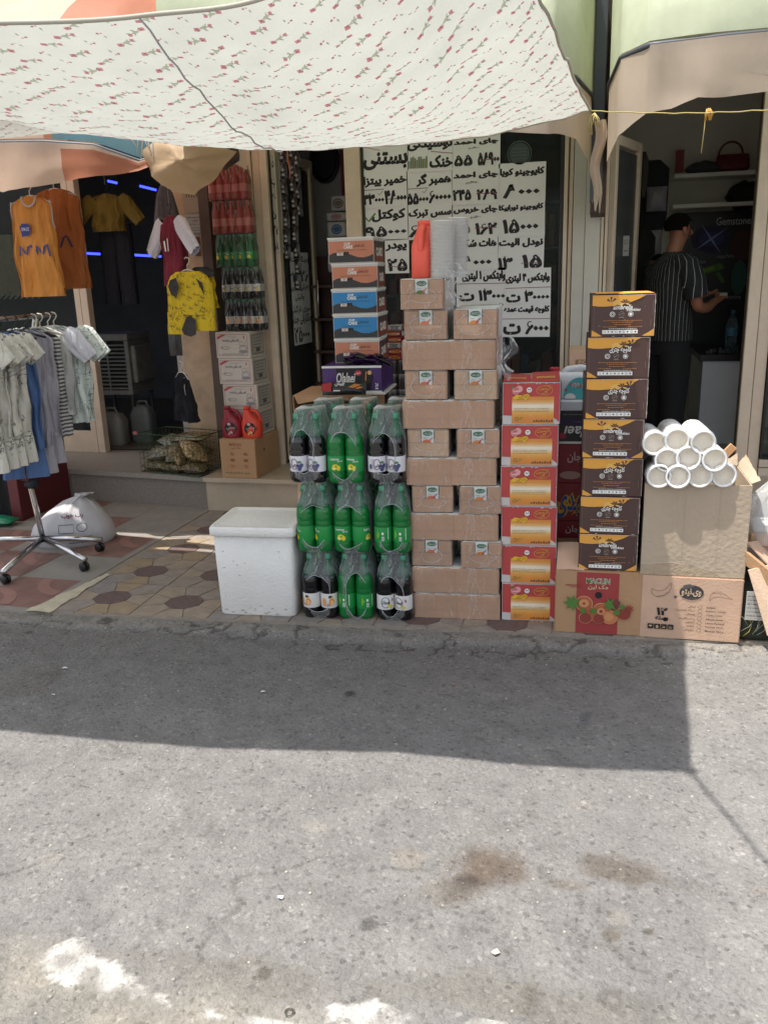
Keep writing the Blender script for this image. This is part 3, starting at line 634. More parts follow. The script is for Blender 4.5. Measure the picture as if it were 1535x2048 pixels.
# ================================================================== FLOWERED CLOTH
NE = [Vector(p) for p in [(-3.1, 2.1, 2.34), (-2.4, 2.13, 2.30), (-1.72, 2.17, 2.272), (-1.17, 2.25, 2.262), (-.71, 2.25, 2.31), (-.317, 2.25, 2.68)]]
FE = [P(-520, 175, 4.15), P(0, 205, 4.15), P(262, 257, 4.15), P(590, 293, 4.15), P(910, 277, 4.13), P(1180, 222, 4.1)]
def crv(L, u):
    f = u*(len(L)-1); i = min(int(f), len(L)-2); f -= i
    p0, p1, p2, p3 = L[max(i-1, 0)], L[i], L[i+1], L[min(i+2, len(L)-1)]
    return .5*((2*p1)+(p2-p0)*f+(2*p0-5*p1+4*p2-p3)*f*f+(3*p1-p0-3*p2+p3)*f**3)
def cloth_pt(u, v):
    a, b = crv(NE, u), crv(FE, u); p = a.lerp(b, v)
    p.z -= .13*math.sin(math.pi*v)**1.0*(.35+.65*math.sin(math.pi*min(u, .93)))
    rx = .012*noise.noise(Vector((u*14, v*3, 0)))+.010*noise.noise(Vector((u*4, v*22, 4)))+.006*noise.noise(Vector((u*30+v*9, v*6, 7)))*(1+2*abs(2*u-1)**4)
    tn = .018*math.exp(-((u-.6)/.03)**2)*math.sin(math.pi*v)            # pinch along the cord
    p.z += rx*(1.0+.6*math.sin(v*math.pi))+tn; return p
CL = mat('flowered_cloth', 'b9bbb3', .85, var=.06, vs=2.5, bump=.2, bs=160, trans=.46)
cl = thing('flowered_cloth', 'white cotton cloth with small pink rose print stretched overhead as a sun shade', 'cloth', tuple(crv(NE, .6)))
mb = MB(); mb.grid(cloth_pt, 90, 60, CL); bw(mb, 'sheet', cl)
mb = MB(); L0 = [P(-520, 175, 4.2), P(-200, 190, 4.2), P(0, 203, 4.2), P(130, 228, 4.18), P(262, 256, 4.17)]; L1 = [P(-520, 330, 4.5), P(-200, 292, 4.45), P(0, 277, 4.36), P(130, 266, 4.28), P(266, 262, 4.19)]
def flap(u, v): p = crv(L0, u).lerp(crv(L1, u), v); p.z -= .02*math.sin(math.pi*v); p.y += .01*noise.noise(Vector((u*8, v*2, 1))); return p
mb.grid(flap, 24, 6, CL)
PK, PD, GN, GL = [mat('print_'+n_, h_, .8, trans=.7) for n_, h_ in (('rose', 'eaa6b2'), ('rose_dark', 'c78e9c'), ('leaf', 'ccd0c8'), ('leaf_pale', 'd9dccf'))]
fm = MB(); rd = random.Random(5)
def motif(fn, u, v, sc, big, ang):
    ca, sa = math.cos(ang), math.sin(ang)
    def W(x, y): return (u+(x*ca-y*sa)*sc[0], v+(x*sa+y*ca)*sc[1])
    def pl(pts, m, o=.0015):
        if any(not(0 < W(*p)[0] < 1 and 0 < W(*p)[1] < 1) for p in pts): return
        fm.add([fn(*W(*p))-Vector((0, 0, o)) for p in pts], [tuple(range(len(pts)))], m)
    def ros(x, y, r, m): pl([(x+r*(1 if k % 2 else .72)*math.cos(k*.785), y+r*(1 if k % 2 else .72)*math.sin(k*.785)) for k in range(8)], m, .002)
    def lf(x, y, a, L, m): c, s = math.cos(a), math.sin(a); pl([(x, y), (x+c*L*.5-s*L*.2, y+s*L*.5+c*L*.2), (x+c*L, y+s*L), (x+c*L*.5+s*L*.2, y+s*L*.5-c*L*.2)], m)
    if big:
        lf(-.020, .004, -.3, .042, GL); lf(0, 0, .9, .022, GN); lf(.004, -.004, -1.2, .02, GL); lf(-.012, .004, 2.1, .018, GN); lf(.016, -.008, .4, .022, GN)
        ros(-.026, .008, .0125, PK); ros(.024, -.013, .0095, PK); ros(-.024, .006, .0035, PD)
    else:
        ros(-.006, 0, .006, PD); ros(.005, -.005, .0045, PK); lf(.012, .004, 1.2, .02, GN)
for j in range(38):
    for i in range(27):
        u = (i+.5*(j % 2))/26.5+rd.uniform(-.002, .002); v = (j+.5)/38
        motif(cloth_pt, u, v, (.92/2.9, .92/2.0), (i+(j//2)) % 2 == 0 if j % 2 == 0 else (i % 2 == 1), rd.uniform(-.25, .25)+(math.pi if (j//2+i) % 3 == 0 else 0))
for j in range(7):
    for i in range(20): motif(flap, (i+.5*(j % 2)+.3)/20.5, (j+.5)/7, (.8/2.2, .8/.32), i % 2 == 0, rd.uniform(-.3, .3))
bw(fm, 'rose_print', cl)
bw(mb, 'back_flap', cl)
mb = MB(); mb.tube([crv(NE, i/60)+Vector((0, 0, -.002)) for i in range(61)], .006, mat('hem', 'c9c4b6', .8, trans=.3), 6); mb.tube([cloth_pt(1, i/30) for i in range(31)], .006, mat('hem', 'c9c4b6'), 6); mb.tube([cloth_pt(i/60, 1) for i in range(61)], .005, mat('hem', 'c9c4b6'), 6); bw(mb, 'hem', cl)
def onc(u, v, dz=-.006): return cloth_pt(u, v)+Vector((0, 0, dz))
ROPE = mat('rope_grey', '6f6f74', .8, var=.2, vs=80)
mb = MB(); mb.tube([onc(.60+.0*i, i/28*.98, -.007)+Vector((.0015*math.sin(i*2.1), 0, 0)) for i in range(29)], .0030, mat('cord_grey', 'c0c0c4', .8)); mb.build('cord', label='grey cord running under the flowered cloth from its near hem to its far hem', cat='cord')
cr = cloth_pt(1, 0); mb = MB(); e = Vector((1.0, -1.79, 3.4)); mb.tube([cr.lerp(e, i/14)+Vector((0, 0, -.06*math.sin(math.pi*i/14))) for i in range(15)], .006, ROPE); mb.lathe([(0, -.03), (.02, -.02), (.026, 0), (.02, .02), (0, .03)], ROPE, 10, Matrix.Translation(cr)); mb.build('rope', label='grey rope running from the near right corner of the flowered cloth over the street', cat='rope')
mb = MB(); YR = mat('rope_yellow', 'b8a668', .7, var=.2, vs=60); a = P(1180, 222, 4.1); b = P(1620, 214, 4.0)
mb.tube([a.lerp(b, i/20)+Vector((0, 0, -.015*math.sin(math.pi*i/20)+.002*math.sin(i*2.2))) for i in range(21)], .0023, YR, 6)
for i in range(9): c = P(1188, 226, 4.08); mb.tube([c, c+Vector((.02*math.sin(i*1.7), -.01, -.015-.01*(i % 3))), c+Vector((.028*math.sin(i*1.7+.4), 0, -.05-.012*(i % 4)))], .0022, YR, 5)
c = P(1417, 217, 4.06)
for i in range(6): mb.tube([c, c+Vector((.015*math.sin(i*2), 0, -.02)), c+Vector((.012*math.sin(i*2+1), 0, -.045))], .005, mat('rope_tape', 'b8862f', .6), 6)
mb.tube([c+Vector((-.01, 0, 0)), c+Vector((-.013, .01, -.08)), c+Vector((-.02, 0, -.17))], .002, YR, 5)
mb.build('yellow_rope', label='thin yellow rope tied to the cloth corner and running right under the green awning', cat='rope')
# ================================================================== WRAPPED DRINKS
def film_shell(W, H, prof, hole=None, m=FILM, n=88, nz=34, e=4, seed=0, amp=.0025, top=True, rim=.0008, rm=None):
    """shrink-wrap skin; prof(t) -> half width, half depth; hole = (cx, cz, rx, rz) on the front"""
    mb = MB(); V = []
    def pt(k, j, push=0):
        t = j/nz; z = H*t; a, b = prof(t); th = 2*math.pi*k/n; ct, s = math.cos(th), math.sin(th)
        x = math.copysign(abs(ct)**(2/e), ct)*a; y = math.copysign(abs(s)**(2/e), s)*b
        q = noise.noise(Vector((x*16+seed, y*16, z*9+seed)))*amp + abs(noise.noise(Vector((x*30+seed*2, y*30, z*14))))*amp*1.2
        return Vector((x+q*ct, y+q*s, z))
    for j in range(nz+1):
        for k in range(n): V.append(pt(k, j))
    def q(v): return math.hypot((v.x-hole[0])/hole[2], (v.z-hole[1])/hole[3]) if hole and v.y < 0 else 9
    F = []; used = set()
    for j in range(nz):
        for k in range(n):
            f = (j*n+k, j*n+(k+1) % n, (j+1)*n+(k+1) % n, (j+1)*n+k)
            if all(q(V[i]) < 1 for i in f): continue
            F.append(f); used.update(f)
    for i in used:
        d = q(V[i])
        if d < 1: v = V[i]; s = 1/max(d, .3); v.x = hole[0]+(v.x-hole[0])*s; v.z = hole[1]+(v.z-hole[1])*s
    if top:
        c = len(V); V.append(Vector((0, 0, H-.004))); F += [(nz*n+k, nz*n+(k+1) % n, c) for k in range(n)]
    mb.add(V, F, m, True)
    if hole:
        R_ = []
        for i in range(40):
            a = 2*math.pi*i/40; wv = 1+.16*noise.noise(Vector((math.cos(a)*1.6, math.sin(a)*1.6, seed*1.7))); x = hole[0]+hole[2]*math.cos(a)*wv; z = hole[1]+hole[3]*math.sin(a)*wv
            aa, bb = prof(z/H); yy = -bb*(max(0, 1-abs(x/aa)**e))**(1/e); R_.append((x, yy-.0015, z))
        mb.tube(R_, rim, rm or mat('film_lip', 'cfd4d8', .3, spec=.8), 5, closed=True)
    return mb
PET = clear('pet_green', (.42, .78, .58), .22, .12, white=(.16, .42, .27))
CAPG = mat('cap_green', '4f9a78', .45)
LIQ = {'dark': mat('cola', '0f0f12', .08, spec=.8), 'green': mat('lemon_green', '1c8a40', .10, spec=.8, trans=.3, var=.12, vs=9), 'lime': mat('lime_green', '1c7f3c', .15, spec=.7, trans=.25), 'red': mat('red_soda', 'b4463c', .2, spec=.6, trans=.2), 'gren': mat('green_soda', '2c7a48', .2, spec=.6, trans=.3)}
INKW, INKK, INKY, INKG = flat('e8e6df'), flat('1b1a1c'), flat('e6cf2e'), flat('1f8a3c')
def label_art(kind, h, L):
    a = Art(); c = 0
    if kind == 'lemon':
        a.text('Lemon', -.030, .012, h*.74, h*.90, INKW, .02); a.text('drink', .004, .030, h*.62, h*.74, INKW, .01, up=False)
        a.circ(-.006, h*.33, .015, .012, INKY); a.circ(.008, h*.24, .009, .012, INKY, up=False); a.circ(-.012, h*.22, .012, .008, flat('c9b020')); a.circ(-.012, h*.22, .009, .0055, flat('f2e58a'))
    elif kind == 'code':
        a.rect(-.008, .002, h*.52, h*.68, INKW); a.rect(-.008, .004, h*.12, h*.40, INKW, False); a.rect(.022, .025, h*.2, h*.96, INKW, False)
        for i in range(7): a.rect(-.007, .003, h*(.14+.035*i), h*(.155+.035*i), INKK, i == 0)
        a.poly([(-.03, h*.2), (-.016, h*.5), (-.028, h*.85), (-.034, h*.5)], flat('6fae2e'))
    elif kind == 'grape':
        for x, y, r in ((.014, .34, .011), (.024, .30, .009), (.019, .18, .010), (.030, .42, .009)): a.circ(x, h*y, r, r, flat('4c4f7c'))
        a.circ(.020, h*.62, .010, .006, flat('5d8a4a')); a.ring(-.004, h*.5, .015, .024, .003, flat('6e2f5e')); a.text('انگور', -.016, .012, h*.30, h*.52, flat('4a2440'), .03)
        a.circ(-.034, h*.35, .008, .012, flat('4c4f7c'))
        for i in range(6): a.rect(-.030+i*.0028, -.0288+i*.0028, h*.2, h*.85, flat('b9b4b4'), i == 0)
    elif kind == 'orange':
        a.circ(.012, h*.42, .014, .018, flat('e08a3c')); a.circ(.012, h*.42, .008, .011, flat('f0b877')); a.circ(.006, h*.78, .010, .007, INKK); a.circ(.012, h*.72, .006, .004, flat('d9c23a')); a.circ(-.026, h*.4, .011, .022, flat('d99a6a'))
        a.text('پرتقال', -.016, .006, h*.12, h*.32, flat('8a3c1c'), .02)
    elif kind == 'star':
        a.ring(-.004, h*.5, .020, .026, .003, flat('55565a')); a.text('ایستک', -.024, .016, h*.34, h*.66, INKK, .05); a.circ(.016, h*.25, .009, .009, INKY); a.circ(.026, h*.18, .007, .008, flat('d3c36a')); a.circ(.032, h*.66, .004, .008, flat('b2405c'))
    return a
def bottle_meshes(kind, liq, lab, k):
    """one bottle = body mesh, cap mesh, label mesh (height .33*k)"""
    b = MB(); r = .0425*k
    if kind == 'small': b.lathe([(0, 0), (.03*k, 0), (r, .012*k), (r, .09*k), (r*.93, .10*k), (r, .115*k), (r, .19*k), (.034*k, .215*k), (.020*k, .25*k)], LIQ[liq], 14)
    else: b.lathe([(0, .004), (.026, 0), (.036, .002), (r, .016), (r, .045), (r*.975, .052), (r*.975, .130), (r, .137), (r, .150), (r*.98, .153), (r, .156), (r, .185), (r*.93, .205), (r*.82, .222), (r*.80, .222), (0, .222)], LIQ[liq], 20)
    b.lathe([(r*.90, .21*k), (r*.80, .225*k), (.026*k, .245*k), (.018*k, .268*k), (.0145*k, .285*k), (.0145*k, .292*k), (.018*k, .294*k), (.018*k, .297*k), (.014*k, .298*k)] if kind != 'small' else [(.021*k, .249*k), (.015*k, .28*k), (.014*k, .298*k)], PET if kind != 'small' else LIQ[liq], 16)
    c = MB(); cr = .0155*k
    c.lathe([(cr*.9, .297*k), (cr, .299*k), (cr, .318*k), (cr*.9, .321*k), (0, .321*k)], CAPG if liq != 'red' else mat('cap_red', 'b5483c', .4), 14)
    z0, z1 = (.055, .128) if kind != 'small' else (.075*k, .150*k)
    l = MB(); lc = {'lemon': '1d8f42', 'code': '1d8f42', 'grape': 'dedce0', 'orange': 'dcd8d2', 'star': 'dedcd8', 'redl': 'c8756a'}[lab]
    l.lathe([(r*1.006, z0), (r*1.012, z0+.001), (r*1.012, z1-.001), (r*1.006, z1)], mat('label_'+lc, lc, .35, var=.04), 24)
    art = label_art(lab, z1-z0, 0); rr = r*1.012
    art.add(l, lambda x, y, o: ((rr+o*.35)*math.sin(x*k/rr), -(rr+o*.35)*math.cos(x*k/rr), z0+y), .0005, .0012)
    return b, c, l
PK_PROT = {}
def film_prof(t):
    z = t*.336
    pts = [(0, .083, .122), (.03, .090, .134), (.10, .0905, .1345), (.19, .090, .134), (.235, .083, .126), (.28, .068, .112), (.322, .0615, .106), (.336, .060, .104)]
    for i in range(len(pts)-1):
        if z <= pts[i+1][0]+1e-6: f = (z-pts[i][0])/(pts[i+1][0]-pts[i][0]); f = f*f*(3-2*f); return (pts[i][1]+(pts[i+1][1]-pts[i][1])*f, pts[i][2]+(pts[i+1][2]-pts[i][2])*f)
    return pts[-1][1:]
def make_pack(liq, lab, hole, yaw, seed):
    t = thing('bottle_pack', 'x', 'drinks pack')
    film_shell(.18, .336, film_prof, hole, seed=seed, e=3.4, amp=.003).build('film', t)
    B, Cc, Lb = bottle_meshes('big', liq, lab, 1.0); first = None
    for iy in range(3):
        for ix in range(2):
            x, y = (-.0437 if ix == 0 else .0437), -.0875+.0875*iy
            if first is None:
                o = B.build('bottle', t); c = Cc.build('cap', o); l = Lb.build('label', o); first = (o, c, l)
            else:
                o, c, l = [q.copy() for q in first]; [COL.objects.link(q) for q in (o, c, l)]; o.parent = t; c.parent = o; l.parent = o
            o.location = (x, y, .001); o.rotation_euler = (0, 0, R(yaw[(ix+iy) % len(yaw)]))
    return t
protos = {
 'grape': make_pack('dark', 'grape', (-.012, .150, .052, .100), (-10, -25), 1),
 'grape2': make_pack('dark', 'grape', (-.010, .140, .056, .095), (12, -18), 2),
 'lemon': make_pack('green', 'lemon', (-.004, .130, .068, .108), (12, -8), 3),
 'lemonturned': make_pack('green', 'lemon', (.004, .135, .072, .103), (-62, -58), 4),
 'mixed': make_pack('green', 'lemon', (-.004, .125, .078, .100), (4, 70), 5),
 'lime': make_pack('lime', 'code', (.000, .130, .072, .112), (8, 0), 6),
 'limelow': make_pack('lime', 'code', (.010, .125, .052, .112), (-8, 30), 7),
 'orange': make_pack('dark', 'orange', (-.010, .130, .070, .092), (-28, 10), 8),
 'star': make_pack('dark', 'star', (-.014, .125, .062, .098), (14, -22), 9),
}
cols = [G(633, 1238), G(706, 1240), G(783, 1243)]
lay = [['orange', 'limelow', 'star'], ['lemonturned', 'mixed', 'lime'], ['grape', 'lemon', 'grape2']]
desc = {'grape': 'dark grape drink with white labels', 'grape2': 'dark grape drink with white and purple labels', 'lemon': 'bright green lemon drink with yellow lemons on the labels', 'lemonturned': 'green lemon drink with the labels turned left', 'mixed': 'green lemon drink, one label showing the lemon and one the barcode', 'lime': 'dark green lime drink showing barcodes', 'limelow': 'dark green lime drink seen through a narrow film opening', 'orange': 'dark drink with white and orange labels', 'star': 'dark drink with white labels and a black round emblem'}
pos3 = [['bottom left of the stack by the foam box', 'bottom middle of the stack', 'bottom right of the stack by the juice cartons'], ['middle tier, beside the foam box', 'centre of the stack', 'middle tier, beside the juice cartons'], ['top left corner of the stack', 'top tier middle', 'top tier, beside the juice cartons']]
def short(a, b):
    w_ = a.split(); q = b.split(); return ' '.join(w_[:max(4, 16-len(q))])+', '+b
used = set(); rdp = random.Random(2)
for li in range(3):
    for ci in range(3):
        k = lay[li][ci]; c = cols[ci]
        dx = [0, -.006, -.020][li]+rdp.uniform(-.003, .003); yy = c.y+.135
        for dep in range(2):
            kk = k if dep == 0 else ['lime', 'grape', 'lemon'][(li+ci) % 3]
            o = protos[kk] if kk not in used and dep == 0 else copy_tree(protos[kk]); used.add(kk) if dep == 0 else None
            if dep == 0: lb = short('shrink-wrapped '+desc[k].split(',')[0], pos3[li][ci])
            else: lb = short('shrink-wrapped bottles behind the front pack', pos3[li][ci])
            put(o, (c.x+dx+(.004 if dep else 0), yy+dep*.275, li*.3365), R(4)+R(rdp.uniform(-1.5, 1.5)), lb[:140], 'shrink-wrapped bottle packs in the tall stack')
# ================================================================== FOAM BOX
FOAM = mat('foam', 'e9e6e0', .8, var=.06, vs=5, bump=.5, bs=90)
a = G(440, 1230); b = G(592, 1234); wf = .39
t = thing('foam_box', 'white polystyrene cool box with lid standing on the pavement left of the bottles', 'foam box', ((a.x+b.x)/2-.012, a.y+.19, 0), R(4))
mb = MB(); rings = []
for z, w_, d_ in ((0, .186, .165), (.008, .192, .17), (.2, .197, .174), (.41, .201, .177)): rings.append(((0, 0, z), (w_, 0, 0), (0, d_, 0)))
mb.loft(rings, FOAM, 64, e=14, capt=True, capb=True); mb.build('body', t)
mb = MB(); mb.loft([((0, 0, z), (w_, 0, 0), (0, d_, 0)) for z, w_, d_ in ((.412, .198, .175), (.412, .211, .187), (.415, .214, .19), (.448, .214, .19), (.456, .208, .184), (.456, .195, .171), (.452, .190, .166), (.452, .15, .13))], FOAM, 64, e=16, capb=True); mb.build('lid', t)
mb = MB(); rf = random.Random(9); GRM = mat('foam_grime', 'b9b2a6', .9, var=.2, vs=30)
for k in range(26):
    x, z = rf.uniform(-.17, .17), (rf.uniform(.012, .06) if k < 14 else rf.uniform(.05, .40)); q = rf.uniform(.0015, .005)*(1.5 if k < 14 else 1); y = -.170-.0000-.017*z-.0012; mb.add([(x+q*math.cos(a)*rf.uniform(.6, 2.6), y, z+q*math.sin(a)*rf.uniform(.4, 1)) for a in [k2*math.pi/4 for k2 in range(8)]], [tuple(range(8))], GRM)
mb.build('grime', t)
# ================================================================== JUICE CARTONS
def juice(orient, variant, seed, hole):
    """long: the plain side faces the street; end: the cut-out end with a juice pack showing"""
    t = thing('juice_carton', 'x', 'carton'); w_, d_ = (.408, .192) if orient == 'long' else (.188, .40); h = .129; mb = MB()
    crate_box(mb, w_, d_, h-.004, [KRAFT, KRAFT2, KRAFT, mat('kraft_dusty', 'c2a189', .85, var=.14, vs=4, bump=.25, bs=50)][(variant+seed) % 4], seed=seed, amp=.002); a = Art()
    if orient == 'long':
        a.line([(w_*.5, .0), (w_*.5, h-.006)], .0008, flat('9d7f60'))
        for i in range(5): a.rect(.03+i*.075, .075+i*.075, h-.006, h-.003, INKW, i == 0)
        a.line([(0, h*.34), (w_*.5, h*.345), (w_, h*.33)], .0008, flat('a88a6b'))
    else:
        a.line([(0, h*.50), (w_, h*.50)], .0012, flat('8a6c50')); a.line([(w_*.02, h-.006), (w_*.3, h-.006), (w_*.33, h*.9), (w_*.345, h*.5)], .0012, flat('8a6c50'), False); a.line([(w_*.98, h-.006), (w_*.7, h-.006), (w_*.67, h*.9), (w_*.655, h*.5)], .0012, flat('8a6c50'), False)
    a.front(mb, w_, d_); mb.build('tray', t)
    mb = MB()
    if orient == 'end':
        mb.box(-.030, .030, -d_/2-.0018, -d_/2+.02, h*.505, h-.002, mat('juice_white', 'dfe2de', .4, var=.03)); a = Art(); X = w_/2
        a.rect(X-.031, X-.029, h*.51, h-.003, flat('173a2a')); a.rect(X+.028, X+.030, h*.51, h-.003, flat('173a2a'), False)
        a.circ(X, h*.84, .022, .011, flat('1f6b45')); a.text('تک دانه', X-.016, X+.016, h*.80, h*.88, INKW, .02)
        col = ['e08a35', '6a7d2e', 'd9774e'][variant % 3]; a.circ(X-.006, h*.51, .020, .014, flat(col), up=True, a0=0, a1=180); a.line([(X+.004, h*.53), (X+.012, h*.62), (X+.022, h*.68)], .006, flat('b0406a' if variant % 2 else 'e07a5a'))
        a.scrib(X-.020, X-.004, h*.68, .0018, flat('3f7f5a'), seed)
        a.add(mb, lambda x, y, o: (x-w_/2, -d_/2-.0018-o, y), .0004, .0005)
        q = MB(); q.box(-w_/2+.006, w_/2-.006, -d_/2+.006, d_/2-.006, h-.012, h-.001, mat('juice_white', 'dfe2de'), .002); q.build('pack_tops', t)
    else: mb.box(-w_/2+.006, w_/2-.006, -d_/2+.006, d_/2-.006, h-.02, h-.001, mat('juice_white', 'dfe2de'), .002)
    mb.build('juice_pack', t)
    film_shell(w_, h+.001, lambda q: (w_/2+.0035-.003*(q > .96), d_/2+.0045-.003*(q > .96)), hole, FILM2, seed=seed, e=16, n=120, nz=18, amp=.0022).build('film', t)
    return t
bx0, bx1 = P(823, 1215, 3.73), P(998, 1215, 3.76); cx = (bx0.x+bx1.x)/2-.006
rows = ['long', 'long', 'end', 'long', 'end', 'long', 'end', 'long', 'end', 'long', 'end', 'top']
ends = ['lowest pair of end-on juice cartons', 'second pair from the bottom', 'middle pair of end-on cartons', 'fourth pair from the bottom', 'uppermost full pair']
z = 0; rj = random.Random(4); ei = 0; li_ = 0; names_l = ['bottom layer', 'second layer', 'fourth layer', 'sixth layer', 'eighth layer', 'tenth layer']; lo = [.006, .002, 0, -.008, -.014, -.004]
for r_, kind in enumerate(rows):
    lean = -.0018*r_
    if kind == 'long':
        for dep in range(2):
            o = juice('long', r_, r_*5+dep, None)
            put(o, (cx+lo[li_]+lean, 3.745+.096+dep*.205, z), R(4.5)+R(rj.uniform(-.8, .8)), ('plain long side of a shrink-wrapped juice carton, '+names_l[li_]+' of the beige stack') if dep == 0 else ('shrink-wrapped juice carton hidden behind the long one, '+names_l[li_]), 'shrink-wrapped juice cartons')
        li_ += 1
    else:
        for s in ((-1, 1) if kind == 'end' else (-1,)):
            hz = [(-.004, .052, .05, .034), (.0, .060, .068, .042), (.004, .055, .06, .030), (-.006, .065, .072, .046)][rj.randrange(4)]
            o = juice('end', r_+(s > 0)+ei, r_*7+s, hz)
            lab = ('left' if s < 0 else 'right')+' end-on juice carton with white pack showing, '+(ends[ei] if kind == 'end' else '')
            if kind == 'top': lab = 'single end-on juice carton on top of the beige stack under the white lids'
            put(o, (cx+s*.112+rj.uniform(-.004, .004)+lean+(-.004 if kind == 'top' else 0), 3.745+.20-(.015 if kind == 'top' else 0), z), R(4.5)+R(rj.uniform(-2.6, 2.6)), lab, 'shrink-wrapped juice cartons')
        ei += kind == 'end'
    z += .1315
ZT = z
# loose film bunched at the side of the stack top
mb = MB()
def lf(u, v): return Vector((.02+.05*u+.03*math.sin(v*7+u*3)*u, -.12+.25*u*.4, .02+.15*v+.02*math.sin(u*9)))+Vector((.012*noise.noise(Vector((u*6, v*6, 3))), .03*noise.noise(Vector((u*5, v*7, 8))), 0))
mb.grid(lf, 14, 18, FILM); mb.build('loose_film', label='bunched clear film sticking out beside the topmost juice carton', cat='plastic film').location = (cx-.035, 3.80, ZT-.13)
mb = MB(); mb.grid(lambda u, v: lf(u, v)*1.0+Vector((.01, 0, -.02)), 12, 14, FILM); mb.build('loose_film', label='torn clear film hanging from the tenth layer of the beige stack', cat='plastic film').location = (cx+.18, 3.78, ZT-.42)
# ================================================================== JUGS
def jug(col, h=.25, w_=.15, d_=.085, cap=None, lab=None, name='sauce_jug', two=False, rough=.35):
    m = mat('jug_'+col, col, rough, spec=.5, var=.03); t = thing(name, 'x', 'jug'); mb = MB()
    R_ = []
    for f, ww, cxx in ((0, .42, 0), (.02, .47, 0), (.25, .5, 0), (.45, .49, 0), (.58, .40, -.04), (.70, .27, -.12), (.80, .20, -.19), (.88, .16, -.21), (.90, .16, -.21)): R_.append(((cxx*w_, 0, f*h), (ww*w_, 0, 0), (0, d_*.5*(1 if f < .6 else (1-(f-.6)*1.4)), 0)))
    mb.loft(R_, m, 32, e=2.8, capt=True, capb=True); mb.build('body', t)
    mb = MB(); mb.tube([(-.06*w_, 0, .86*h), (.10*w_, 0, .87*h), (.27*w_, 0, .80*h), (.38*w_, 0, .66*h), (.42*w_, 0, .50*h), (.40*w_, 0, .42*h)], [.09*w_]*3+[.085*w_, .08*w_, .07*w_], m, 10); mb.build('handle', t)
    mb = MB(); mb.lathe([(.15*w_, .895*h), (.17*w_, .9*h), (.17*w_, .985*h), (.15*w_, h), (0, h)], mat('cap_'+(cap or col), cap or col, .4), 18, Matrix.Translation((-.21*w_, 0, 0))); mb.build('cap', t)
    if lab:
        mb = MB(); a = Art(); lab(a, w_, h); a.add(mb, lambda x, y, o: (x, -d_*.5*(max(0, 1-abs(x/(.5*w_))**2.8))**(1/2.8)-o*.6, y), .0006, .001); mb.build('label', t)
    return t
o = jug('f0604c', .245, .17, .10, rough=.45); c = P(841, 500, 3.80); put(o, (c.x, 3.86, ZT-.002), R(-88), 'coral red plastic jug seen from its handle side on the topmost juice carton')
o = copy_tree(o); put(o, (c.x+.055, 3.99, ZT-.002), R(80), 'second coral jug half hidden behind the white lids on the beige stack')
LID = mat('lid_white', 'f0eeea', .35, trans=.25)
for px, y, n_, tl, lab in ((884, 3.80, 42, 1, 'tall stack of white plastic lids beside the coral jug'), (911, 3.93, 45, 3, 'taller stack of white plastic lids behind, at the right edge of the topmost carton')):
    mb = MB(); pr = [(0, 0)]
    for i in range(n_): z0 = i*.0056; pr += [(.045, z0), (.0535, z0+.0006), (.0535, z0+.0030), (.045, z0+.0040)]
    pr += [(.044, n_*.0056), (.03, n_*.0056+.002), (0, n_*.0056+.002)]
    mb.lathe(pr, LID, 30); c = P(px, 520, y); o = mb.build('lid_stack', label=lab, cat='lids', group='stacks of white plastic lids'); o.location = (c.x, y, ZT-.002); o.rotation_euler = (0, R(tl*.5), 0)
# ================================================================== RED CARTONS
REDB = mat('carton_red', 'b74543', .6, var=.07, vs=7)
def scuffs(a, w_, h, seed, m, n=9):
    rd = random.Random(seed)
    for k in range(n):
        L = rd.uniform(.004, .022); q = rd.uniform(.001, .0035); e = rd.random(); x, y = rd.uniform(.01, w_-.03), rd.uniform(.01, h-.03)
        if e < .35: p = [(x, h-.002), (x+L, h-.002), (x+L*.6, h-.002-q), (x+L*.2, h-.002-q*1.3)]
        elif e < .55: p = [(x, .002), (x+L, .002), (x+L*.7, .002+q), (x+L*.3, .002+q*.7)]
        elif e < .8: p = [(w_-.002, y), (w_-.002, y+L), (w_-.002-q, y+L*.6), (w_-.002-q*.8, y+L*.2)]
        else: p = [(x, y), (x+L*.5, y+q*.3), (x+L*.5, y+q*.3+.0006), (x, y+.0007)]
        a.poly(p, m, k == 0)
